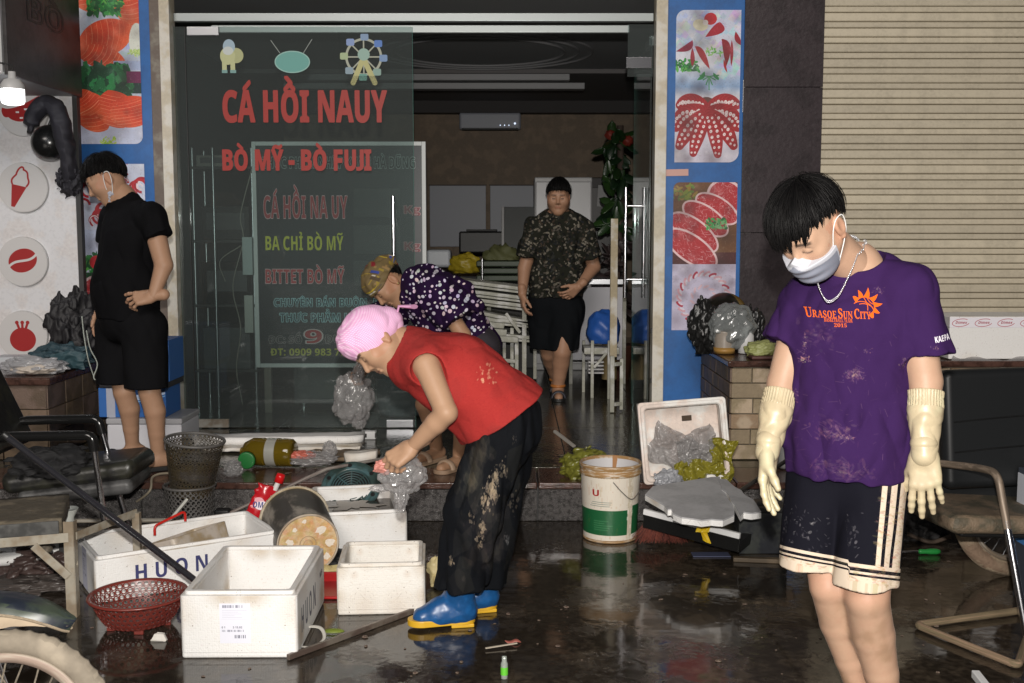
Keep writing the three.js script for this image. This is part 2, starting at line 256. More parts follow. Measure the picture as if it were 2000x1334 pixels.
// ---------- ground, platform, building ----------
const PY = 0.2, ZF = -7.0; // platform height, plane of the shop front
const wetRough = dataTex(1024, 1024, (u, v) => { const a = fbm(u * 9, v * 9, 2, 4), b = fbm(u * 40, v * 40, 7, 3); return 0.085 + 0.24 * sstep(0.05, 0.5, a + b * 0.35) + 0.02 * b; });
const wetColor = dataTex(1024, 1024, (u, v) => { const a = fbm(u * 7 + 3, v * 7, 5, 5), b = fbm(u * 60, v * 60, 1, 3), k = sstep(-0.1, 0.5, a + b * 0.4); return [0.185 + 0.075 * k + 0.05 * b, 0.162 + 0.064 * k + 0.05 * b, 0.138 + 0.05 * k + 0.045 * b]; }, true);
const wetBump = dataTex(1024, 1024, (u, v) => 0.5 + 0.42 * sstep(-0.05, 0.4, fbm(u * 9, v * 9, 2, 4) + fbm(u * 40, v * 40, 7, 3) * 0.35) * (0.4 + fbm(u * 70, v * 70, 9, 3)) + 0.12 * fbm(u * 14, v * 30, 4, 2));
{
  const g = plane(60, 60).rotateX(-PI / 2).translate(0, 0, -10); const uv = g.attributes.uv; for (let i = 0; i < uv.count; i++) uv.setXY(i, uv.getX(i) * 24, uv.getY(i) * 24);
  struct('ground', g, phys(0xffffff, 1, { map: wetColor, roughnessMap: wetRough, bumpMap: wetBump, bumpScale: 0.0017, specularIntensity: 1, clearcoat: 0.12, clearcoatRoughness: 0.05 }));
}
const granite = stainMat([0.075, 0.07, 0.068], [0.15, 0.14, 0.14], 0.5, 0.2, { freq: 30, bumpMap: rep(grainBump, 1.6), bumpScale: 0.009, seed: 5, fine: 0.3 });
const redStone = stainMat([0.05, 0.026, 0.02], [0.09, 0.05, 0.04], 0.5, 0.14, { freq: 12, seed: 9, bumpMap: rep(noiseBump, 3), bumpScale: 0.001 });
const tileDark = stainMat([0.035, 0.032, 0.03], [0.07, 0.058, 0.045], 0.5, 0.1, { freq: 4, seed: 14, bumpMap: rep(noiseBump, 1.4), bumpScale: 0.0012 });
{ // stone step: riser slabs, tread slabs, then the tiles of the platform running into the shop
  const st = structGroup('platform');
  mesh('core', bx(12, PY - 0.03, 8.4, 0, 0, -5.47 - 4.2, 0), std(L(0.06), 0.9), st);
  for (let i = 0; i < 12; i++) mesh('riser_slab', uvm(bx(0.994, PY - 0.04, 0.02, -5.5 + i + 0.13, 0.002, -5.46 + (i % 3) * 0.0015, 0.003), 1, R() * 5), granite, st);
  for (let i = 0; i < 12; i++) mesh('tread_slab', uvm(bx(0.995, 0.035, 0.36, -5.5 + i + 0.13, PY - 0.035 + (i % 2) * 0.0008, -5.44 - 0.18, 0.008), 1, R() * 5), redStone, st);
  const tg = bx(0.597, 0.03, 0.597, 0, -0.03, 0, 0.003);
  for (let j = 0; j < 13; j++) for (let i = 0; i < 8; i++) { const t = mesh('floor_tile', tg, tileDark, st); t.position.set(-2.4 + i * 0.6, PY + (R() - 0.5) * 0.0016, -6.105 - j * 0.6); t.rotation.set((R() - 0.5) * 0.003, 0, (R() - 0.5) * 0.003); }
  for (let i = 0; i < 6; i++) { const t = mesh('floor_tile', tg, tileDark, st); t.position.set(i < 3 ? -3.0 - i * 0.6 : 2.4 + (i - 3) * 0.6, PY, -6.105); }
}
const wallDark = stainMat([0.035, 0.027, 0.03], [0.055, 0.045, 0.045], 0.4, 0.3, { freq: 3, seed: 31, bumpMap: rep(noiseBump, 1), bumpScale: 0.001 });
const plaster = std(L(0.3, 0.29, 0.27), 0.9);
const facade = structGroup('wall');
mesh('upper_wall', bx(12, 2.4, 0.3, 0, 2.97, ZF - 0.2, 0), plaster, facade);
mesh('left_pier', bx(1.4, 2.77, 0.28, -2.955, PY, ZF - 0.18, 0), plaster, facade);
mesh('right_pier', bx(0.56, 2.77, 0.28, 1.24, PY, ZF - 0.18, 0), plaster, facade);
mesh('left_far_wall', bx(2.3, 2.97, 0.28, -4.81, 0, ZF - 0.18, 0), plaster, facade);
mesh('shutter_backing', bx(3.0, 2.97, 0.1, 3.5, 0, ZF - 0.25, 0), plaster, facade);
for (let i = 0; i < 4; i++) mesh('stone_panel', uvm(bx(0.494, 0.9, 0.03, 1.69, PY + (i === 0 ? 0 : 0.35 + (i - 1) * 0.903), ZF + 0.005 + 0.001 * (i % 2), 0.002).scale(1, i === 0 ? 1 : 1, 1), 1, i * 3), wallDark, facade).scale.set(1, 1, 1);
// roller shutter, slat by slat
{
  const sh = thing('roller_shutter', 'closed beige roller shutter of narrow horizontal slats at the far right', 'roller shutter', V(3.4, PY, ZF));
  const mats = [0, 1, 2, 3].map((k) => stainMat([0.52 + 0.03 * (k * 5 % 4), 0.465 + 0.027 * (k * 5 % 4), 0.355 + 0.02 * (k * 5 % 4)], [0.4, 0.35, 0.26], 0.15, 0.5, { seed: 60 + k, freq: 3 }));
  const wide = extrude(rrect(0.052, 0.02, 0.009), 2.95, 0), narrow = extrude(rrect(0.034, 0.016, 0.007), 2.95, 0);
  for (const g of [wide, narrow]) { g.rotateZ(PI / 2).rotateY(PI / 2).translate(-1.475, 0, 0); }
  const W2 = uvm(wide), N2 = uvm(narrow); let y = 0.03;
  for (let i = 0; y < 2.75; i++) { const w = i % 2 === 0, m = mesh('slat', w ? W2 : N2, mats[Math.floor(R() * 4)], sh); m.position.set(0, y + (w ? 0.028 : 0.019), (R() - 0.5) * 0.003); m.rotation.set((R() - 0.5) * 0.05, 0, (R() - 0.5) * 0.0009); y += w ? 0.056 : 0.0375; }
  mesh('backing', bx(2.95, 2.75, 0.006, 0, 0.01, -0.014, 0), std(L(0.26, 0.21, 0.14), 0.8), sh);
}
// aluminium jambs and header of the glass front
const jambMat = stainMat([0.68, 0.65, 0.58], [0.42, 0.3, 0.18], 0.3, 0.45, { freq: 4, seed: 40 }), alu = std(L(0.42, 0.46, 0.46), 0.3, { metalness: 0.4 });
{
  const df = thing('shop_door_frame', 'rust stained cream metal frame around the glass shop front', 'door frame', V(0, PY, ZF));
  mesh('jamb', bx(0.064, 2.75, 0.12, -2.138, 0, 0.02, 0.004), jambMat, df); mesh('jamb', bx(0.075, 2.75, 0.06, -2.208, 0, 0.0, 0.004), stainMat([0.26, 0.24, 0.2], [0.14, 0.1, 0.07], 0.5, 0.6, { seed: 41 }), df);
  mesh('jamb', bx(0.072, 2.75, 0.12, 0.923, 0, 0.02, 0.004), jambMat, df);
  mesh('header_rail', bx(2.985, 0.05, 0.05, -0.612, 2.56, -0.03, 0.004), alu, df); mesh('header_rail', bx(2.6, 0.045, 0.04, -0.57, 2.49, -0.02, 0.004), alu, df);
  for (let i = 0; i < 2; i++) mesh('latch_plate', bx(0.012, 0.03, 0.014, 0.884, 0.62 - i * 0.32, 0.055, 0.001), M.black, df);
}
const glassMat = phys(L(0.74, 0.80, 0.79), 0.03, { transmission: 0.962, ior: 1.45 }), glassEdge = phys(L(0.12, 0.28, 0.24), 0.1, {});
// ---------- blue advertising boards with posters ----------
const blueMat = stainMat([0.013, 0.125, 0.4], [0.013, 0.09, 0.28], 0.35, 0.45, { seed: 50, freq: 4 });
const meat = (x, cx, cy, w, h, rot, seed) => { // a marbled slice
  const r = rng(seed); x.save(); x.translate(cx, cy); x.rotate(rot); x.beginPath(); x.ellipse(0, 0, w, h, 0, 0, 2 * PI); x.fillStyle = '#b3262e'; x.fill(); x.lineWidth = h * 0.16; x.strokeStyle = '#ecc9cc'; x.stroke(); x.clip();
  for (let i = 0; i < 150; i++) { x.strokeStyle = `rgba(240,205,208,${0.2 + r() * 0.55})`; x.lineWidth = 1 + r() * 3.2; const a = (r() * 2 - 1) * w, b = (r() * 2 - 1) * h; x.beginPath(); x.moveTo(a, b); x.quadraticCurveTo(a + (r() - 0.5) * w * 0.25, b + (r() - 0.5) * h * 0.4, a + (r() - 0.5) * w * 0.4, b + (r() - 0.5) * h * 0.7); x.stroke(); } x.restore();
};
const salmon = (x, cx, cy, w, h, rot, seed) => { const r = rng(seed); x.save(); x.translate(cx, cy); x.rotate(rot); const g = x.createLinearGradient(-w, -h, w, h); g.addColorStop(0, '#e8582c'); g.addColorStop(0.5, '#d8401f'); g.addColorStop(1, '#ee7a4a'); x.fillStyle = g; x.beginPath(); x.moveTo(-w, h * 0.2); x.bezierCurveTo(-w * 0.8, -h, w * 0.5, -h * 1.2, w, -h * 0.3); x.bezierCurveTo(w * 1.05, h * 0.7, -w * 0.4, h * 1.3, -w, h * 0.2); x.fill(); x.clip(); for (let i = 0; i < 11; i++) { x.strokeStyle = `rgba(255,190,150,${0.35 + r() * 0.4})`; x.lineWidth = 1.5 + r() * 3.5; x.beginPath(); const k = -w + i * w * 0.19; x.moveTo(k, h); x.bezierCurveTo(k + w * 0.15, h * 0.3, k + w * 0.5, h * 0.2, k + w * 0.38 + r() * 20, -h); x.stroke(); } x.restore(); };
const greens = (x, cx, cy, s, n, seed, cols = ['#1f7a33', '#2f9a3f', '#14592a', '#5fb54a']) => { const r = rng(seed); for (let i = 0; i < n; i++) { x.fillStyle = cols[Math.floor(r() * cols.length)]; x.save(); x.translate(cx + (r() - 0.5) * s * 2, cy + (r() - 0.5) * s); x.rotate(r() * 6.3); x.beginPath(); x.ellipse(0, 0, s * (0.12 + r() * 0.2), s * (0.05 + r() * 0.08), 0, 0, 6.3); x.fill(); x.restore(); } };
const ice = (x, x0, y0, w, h, seed) => { const r = rng(seed); for (let i = 0; i < 90; i++) { x.fillStyle = `rgba(${150 + r() * 90},${165 + r() * 80},${200 + r() * 55},0.45)`; x.beginPath(); const a = x0 + r() * w, b = y0 + r() * h, s = 14 + r() * 34; x.moveTo(a, b - s); x.lineTo(a + s, b); x.lineTo(a + s * 0.3, b + s); x.lineTo(a - s, b + s * 0.4); x.fill(); } };
function clipPanel(x, w, h, r1, r2) { x.beginPath(); x.moveTo(r1, 0); x.lineTo(w, 0); x.lineTo(w, h - r2); x.arcTo(w, h, w - r2, h, r2); x.lineTo(0, h); x.lineTo(0, r1); x.arcTo(0, 0, r1, 0, r1); x.clip(); }
const grain = (x, w, h, seed) => { const r = rng(seed); for (let i = 0; i < 5200; i++) { const d = r() < 0.5; x.fillStyle = d ? `rgba(40,10,10,${r() * 0.1})` : `rgba(255,245,240,${r() * 0.13})`; x.beginPath(); x.ellipse(r() * w, r() * h, 1 + r() * 9, 1 + r() * 3, r() * 3, 0, 7); x.fill(); } for (let i = 0; i < 60; i++) { const X = r() * w, Y = r() * h, s = 30 + r() * 90, g = x.createRadialGradient(X, Y, 0, X, Y, s); g.addColorStop(0, r() < 0.6 ? 'rgba(30,8,12,0.2)' : 'rgba(255,250,245,0.2)'); g.addColorStop(1, 'rgba(0,0,0,0)'); x.fillStyle = g; x.fillRect(X - s, Y - s, 2 * s, 2 * s); } };
const posterL1 = canvasTex(512, 1280, (x, w, h) => { clipPanel(x, w, h, 1, 60); x.fillStyle = '#b9c4d6'; x.fillRect(0, 0, w, h); ice(x, 0, 0, w, h, 3); salmon(x, 90, 120, 190, 150, 0.9, 1); salmon(x, 400, 200, 190, 130, 1.2, 7); greens(x, 250, 220, 130, 120, 5); salmon(x, 240, 470, 230, 170, -0.2, 2); salmon(x, 200, 610, 190, 110, 0.3, 9); x.fillStyle = '#a8b7d8'; x.fillRect(300, 640, 212, 70); x.fillStyle = '#dfe3d8'; x.beginPath(); x.ellipse(480, 470, 50, 120, 0.1, 0, 7); x.fill(); greens(x, 470, 580, 50, 40, 8, ['#a9c86a', '#c6dc8a']); x.fillStyle = '#14342e'; x.fillRect(0, 720, w, 170); greens(x, 200, 800, 230, 160, 4, ['#1d6a3a', '#14452a', '#2b8a4a']); x.fillStyle = '#6a1f4c'; x.fillRect(400, 720, 112, 90); x.fillStyle = '#c9cfe6'; x.fillRect(0, 1150, w, 130); salmon(x, 110, 1030, 180, 170, 1.1, 3); salmon(x, 300, 1010, 150, 190, 1.5, 11); salmon(x, 420, 1030, 130, 210, 1.2, 12); salmon(x, 60, 960, 130, 120, 0.7, 15); greens(x, 240, 1255, 60, 30, 9, ['#a6cf3a', '#c2e05a']);  grain(x, w, h, 1);});
const posterL2 = canvasTex(512, 1100, (x, w, h) => { x.fillStyle = '#cfd6ea'; x.fillRect(0, 0, w, h); const r = rng(5); for (let i = 0; i < 42; i++) { const a = r() * w, b = 30 + r() * 480; x.save(); x.translate(a, b); x.rotate(r() * 3); x.lineWidth = 20; x.strokeStyle = r() < 0.5 ? '#c0202c' : '#a91a2a'; x.beginPath(); x.arc(0, 0, 34 + r() * 26, 0, 4.2); x.stroke(); x.lineWidth = 9; x.strokeStyle = '#f3dfe2'; x.beginPath(); x.arc(0, 0, 20 + r() * 24, 0, 3.9); x.stroke(); x.restore(); } x.fillStyle = '#c3cde8'; x.fillRect(0, 520, w, 200); greens(x, 100, 800, 150, 110, 4); x.fillStyle = '#c4202a'; x.beginPath(); x.arc(100, 780, 55, 0, 7); x.fill(); x.fillStyle = '#1d5230'; x.fillRect(0, 860, w, 60); for (let i = 0; i < 5; i++) meat(x, 60 + i * 110, 1010, 90, 120, 0.4, 20 + i);  grain(x, w, h, 2);});
const posterR1 = canvasTex(512, 1224, (x, w, h) => {
  clipPanel(x, w, h, 70, 80); const g = x.createLinearGradient(0, 0, 0, h); g.addColorStop(0, '#c3cbe2'); g.addColorStop(0.35, '#e1e3ee'); g.addColorStop(0.5, '#8fb0da'); g.addColorStop(0.56, '#d9dbe8'); g.addColorStop(1, '#d3cede'); x.fillStyle = g; x.fillRect(0, 0, w, h); ice(x, 0, 20, w, 300, 5); ice(x, 330, 260, 180, 260, 8);
  const tri = (pts, c) => { x.fillStyle = c; x.beginPath(); x.moveTo(pts[0], pts[1]); x.quadraticCurveTo(pts[2], pts[3], pts[4], pts[5]); x.quadraticCurveTo(pts[6], pts[7], pts[0], pts[1]); x.fill(); };
  x.fillStyle = '#e7e4c4'; x.beginPath(); x.ellipse(190, 120, 60, 45, 0.3, 0, 7); x.fill(); x.fillStyle = '#c81824'; x.beginPath(); x.ellipse(270, 70, 50, 48, 0, 0, 7); x.fill(); x.fillStyle = '#f0ece8'; x.beginPath(); x.arc(230, 100, 22, 0, 7); x.fill();
  greens(x, 90, 440, 90, 60, 3); greens(x, 300, 330, 60, 24, 6, ['#5fb54a', '#9ad07a']);
  for (const [p, c] of [[[230, 215, 330, 60, 360, 110, 440, 190, 0, 0], '#a8122a'], [[0, 330, 100, 260, 130, 240, 160, 350, 0, 0], '#8e1038'], [[130, 300, 170, 400, 130, 450, 100, 380, 0, 0], '#9c1226'], [[150, 290, 230, 270, 270, 470, 190, 400, 0, 0], '#a8141c'], [[470, 170, 530, 250, 512, 280, 440, 250, 0, 0], '#a2122a'], [[360, 230, 480, 240, 400, 450, 370, 330, 0, 0], '#8e1020'], [[440, 240, 470, 330, 440, 450, 420, 330, 0, 0], '#a01626'], [[380, 390, 370, 460, 410, 500, 400, 430, 0, 0], '#b01820']]) tri(p, c);
  for (let i = 0; i < 7; i++) { x.strokeStyle = '#2f8f55'; x.lineWidth = 9; x.beginPath(); x.moveTo(265, 530); x.lineTo(190 + i * 26, 640 - Math.abs(i - 3) * 40); x.stroke(); } tri([170, 560, 220, 490, 230, 490, 250, 560], '#2b8f4e'); tri([300, 500, 360, 540, 340, 560, 290, 540], '#2b8f4e');
  x.fillStyle = '#6b4038'; x.beginPath(); x.moveTo(180, 720); x.quadraticCurveTo(250, 670, 310, 720); x.lineTo(255, 800); x.fill(); x.fillStyle = '#dcd0d0'; x.beginPath(); x.moveTo(190, 740); x.lineTo(255, 800); x.lineTo(240, 840); x.fill();
  const arm = (ex, ey, cx, cy, wd, seed) => { const r = rng(seed), N = 34, B = (t) => { const u = 1 - t; return [u * u * 262 + 2 * u * t * cx + t * t * ex, u * u * 815 + 2 * u * t * cy + t * t * ey]; }, W = (t) => wd * (0.3 + 0.7 * Math.sin(PI * (0.1 + 0.8 * t))); for (let i = 0; i <= N; i++) { const [a, b] = B(i / N); x.fillStyle = i % 3 ? '#a3141d' : '#b5222b'; x.beginPath(); x.arc(a, b, W(i / N), 0, 7); x.fill(); } x.strokeStyle = 'rgba(110,10,16,0.5)'; x.lineWidth = 4; x.beginPath(); for (let i = 2; i <= N; i++) { const [a, b] = B(i / N); x.lineTo(a + W(i / N) * 0.9, b); } x.stroke(); for (let i = 5; i <= N; i += 4) for (const s of [-0.5, 0.35]) { const t = i / N, [a, b] = B(t), k = W(t); x.fillStyle = '#efe0e0'; x.beginPath(); x.ellipse(a + s * k, b + (r() - 0.5) * 12, 4 + k * 0.13, 5 + k * 0.15, 0.3, 0, 7); x.fill(); x.fillStyle = '#c86a72'; x.beginPath(); x.arc(a + s * k, b, 3, 0, 7); x.fill(); } };
  [[40, 760, 130, 690, 70], [490, 760, 380, 690, 70], [10, 940, 60, 780, 72], [500, 940, 450, 780, 72], [40, 1090, 120, 900, 66], [470, 1090, 390, 900, 66], [150, 1150, 185, 960, 58], [345, 1160, 330, 960, 58]].forEach((a, i) => arm(...a, 31 + i));
 grain(x, w, h, 3);});
const posterR2 = canvasTex(512, 1190, (x, w, h) => {
  clipPanel(x, w, h, 50, 1); x.fillStyle = '#6b4424'; x.fillRect(0, 0, w, 660); greens(x, 90, 80, 110, 40, 3, ['#7a8a2a', '#94792a', '#5d7a2a']); x.fillStyle = '#4a1c1c'; x.fillRect(0, 560, w, 100);
  meat(x, 420, 120, 150, 130, 0.6, 3); meat(x, 350, 210, 190, 90, 0.55, 4); meat(x, 260, 290, 210, 95, 0.6, 5); meat(x, 170, 400, 230, 100, 0.65, 6); meat(x, 150, 530, 240, 105, 0.6, 7); greens(x, 350, 330, 80, 60, 9, ['#2f8a3f', '#4aa85a', '#1d6a34', '#79c07a']);
  x.fillStyle = '#c6c0d8'; x.fillRect(0, 655, w, h - 655); x.save(); x.translate(256, 930); for (let i = 0; i < 26; i++) { const a = i / 26 * 6.28, rr = 200; x.save(); x.rotate(a); x.translate(rr, 0); x.fillStyle = i % 3 ? '#d7a6b4' : '#b03048'; x.beginPath(); x.ellipse(0, 0, 34, 15, 0.9, 0, 7); x.fill(); x.fillStyle = '#ded8e6'; x.beginPath(); x.ellipse(-8, 4, 22, 8, 0.9, 0, 7); x.fill(); x.restore(); } for (let i = 0; i < 12; i++) { x.save(); x.rotate(i / 12 * 6.28 + 0.2); x.translate(95, 0); x.fillStyle = '#d9b9c6'; x.beginPath(); x.ellipse(0, 0, 26, 10, 1, 0, 7); x.fill(); x.restore(); } x.restore();
 grain(x, w, h, 4);});
{
  const bl = thing('advertising_board', 'blue advertising board with raw salmon posters left of the glass door', 'advertising board', V(-2.505, PY, ZF));
  mesh('board', bx(0.515, 2.75, 0.03, 0, 0, -0.005, 0.004), blueMat, bl);
  const p1 = at(224, 281, 6.98), W = 0.405; decal('poster', W, 1.02, posterL1, bl, V(0.0 - 0.01, p1.y - PY + 0.51, 0.014)); const p2a = at(226, 320, 6.98); decal('poster', 0.40, 0.87, posterL2, bl, V(-0.005, p2a.y - PY - 0.435, 0.014));
  const br = thing('advertising_board', 'blue advertising board with octopus and beef posters right of the glass door', 'advertising board', V(1.205, PY, ZF));
  mesh('board', bx(0.48, 2.75, 0.03, 0, 0, -0.005, 0.004), blueMat, br);
  const a = at(1316, 19, 6.98), b = at(1438, 317, 6.98), c = at(1312, 356, 6.98), d = at(1436, 645, 6.98);
  decal('poster', 0.402, a.y - b.y, posterR1, br, V(0.015, (a.y + b.y) / 2 - PY, 0.014)); decal('poster', 0.402, c.y - d.y, posterR2, br, V(0.012, (c.y + d.y) / 2 - PY, 0.014));
  const t = at(1331, 336, 6.98); mesh('tape', bx(0.155, 0.042, 0.003, t.x - 1.205, t.y - 0.021 - PY, 0.0125, 0.001), std(L(0.62, 0.36, 0.31), 0.5), br).rotation.z = 0.02;
  const hg = at(1446, 200, 6.97); mesh('hinge', bx(0.016, 0.2, 0.01, 0.242, hg.y - PY - 0.06, 0.012, 0.002), M.steel, br);
}
// ---------- white snack sign with round icons, box sign and bulb ----------
{
  const sg = thing('snack_sign', 'white sign wall with round dessert icons at the left edge', 'sign', V(-3.15, 0.6, -6.86));
  mesh('panel', bx(0.92, 1.9, 0.04, 0, 0, 0, 0.006), stainMat([0.68, 0.68, 0.7], [0.55, 0.49, 0.4], 0.15, 0.5, { seed: 70, freq: 3 }), sg); mesh('edge_strip', bx(0.03, 1.9, 0.05, 0.476, 0, -0.002, 0.003), M.darkGrey, sg);
  const icon = (draw) => canvasTex(256, 256, (x) => { x.fillStyle = '#c9c7c6'; x.fillRect(0, 0, 256, 256); x.fillStyle = x.strokeStyle = '#9e1f20'; draw(x); });
  const icons = [icon((x) => { x.beginPath(); x.moveTo(20, 110); x.bezierCurveTo(70, 140, 190, 60, 216, 50); x.bezierCurveTo(250, 70, 200, 100, 220, 120); x.bezierCurveTo(180, 190, 90, 200, 50, 160); x.bezierCurveTo(20, 170, 10, 130, 20, 110); x.fill(); x.fillStyle = '#ddd'; for (const [a, b] of [[90, 130], [135, 115], [160, 140], [110, 160], [180, 110]]) x.fillRect(a, b, 18, 9); }),
    icon((x) => { x.beginPath(); x.moveTo(70, 110); x.lineTo(148, 128); x.lineTo(80, 232); x.lineTo(62, 228); x.fill(); x.lineWidth = 9; x.beginPath(); x.moveTo(74, 112); x.bezierCurveTo(60, 80, 90, 70, 96, 60); x.bezierCurveTo(108, 20, 140, 10, 136, 36); x.bezierCurveTo(170, 50, 150, 70, 160, 90); x.bezierCurveTo(165, 110, 150, 120, 146, 126); x.stroke(); }),
    icon((x) => { x.save(); x.translate(128, 122); x.rotate(-0.35); x.beginPath(); x.ellipse(0, 0, 78, 62, 0, 0, 7); x.fill(); x.strokeStyle = '#cdcbca'; x.lineWidth = 13; x.beginPath(); x.moveTo(-84, 6); x.bezierCurveTo(-20, -30, 20, 34, 84, -8); x.stroke(); x.restore(); }),
    icon((x) => { x.beginPath(); x.ellipse(128, 150, 70, 64, 0, 0, 7); x.fill(); x.lineWidth = 13; for (const k of [-1, 0, 1]) { x.beginPath(); x.moveTo(128 + k * 16, 96); x.lineTo(128 + k * 28, 62); x.stroke(); x.beginPath(); x.arc(128 + k * 29, 58, 10, 0, 7); x.fill(); } })];
  [217, 366, 511, 655].forEach((y, i) => { const p = at(46, y, 6.83).sub(sg.position); const dm = mesh('icon_disc', new THREE.CylinderGeometry(0.152, 0.155, 0.02, 48).rotateX(PI / 2).translate(p.x, p.y, 0.03), std(L(0.56, 0.55, 0.54), 0.5), sg); const f = mesh('icon', new THREE.CircleGeometry(0.148, 40).translate(p.x, p.y, 0.0412), std(0xffffff, 0.5, { map: icons[i] }), dm); f.castShadow = false; });
  // projecting box sign
  const bs = thing('box_sign', 'dark projecting box sign with white front edge above the bulb', 'sign', V(-2.64, 2.28, -6.88));
  mesh('side_panel', bx(0.02, 0.9, 1.0, -0.01, 0, 0.5, 0.003), stainMat([0.022, 0.02, 0.02], [0.05, 0.045, 0.04], 0.5, 0.4, { seed: 75 }), bs); mesh('face', bx(0.7, 0.9, 0.03, -0.38, 0, 0.985, 0.004), std(L(0.5), 0.5), bs); mesh('bottom_panel', bx(0.7, 0.018, 0.97, -0.372, 0.001, 0.485, 0.003), std(L(0.2), 0.5), bs);
  decal('lettering', 0.55, 0.3, textTex('BÒ', 256, 140, { outline: '#2b2a29', lw: 5 }), bs, V(0.002, 0.45, 0.5), { ry: PI / 2 });
  const bp = at(25, 186, 5.8), lamp = thing('light_bulb', 'lit white bulb hanging under the box sign', 'light bulb', bp);
  mesh('bulb', lathe([[0, -0.052], [0.03, -0.051], [0.052, -0.044], [0.058, -0.03], [0.058, 0.035], [0.056, 0.04]], 32), std(L(0.9), 0.4, { emissive: L(1, 1, 1), emissiveIntensity: 2.2 }), lamp);
  mesh('holder', lathe([[0.0585, 0.03], [0.0585, 0.05], [0.04, 0.08], [0.02, 0.085], [0.018, 0.12], [0, 0.122]], 28), std(L(0.55), 0.4), lamp);
  const bl = new THREE.PointLight(0xf4f8ff, 0.55); bl.position.copy(bp); bl.shadow.radius = 2; bl.castShadow = true; scene.add(bl);
  mesh('cable', tube([V(0, 0.12, 0), V(0, 0.15, 0), V(-0.07, 0.165, 0.02), V(-0.4, 0.2, 0.05)], 0.004, 20, 6), M.black, lamp);
}
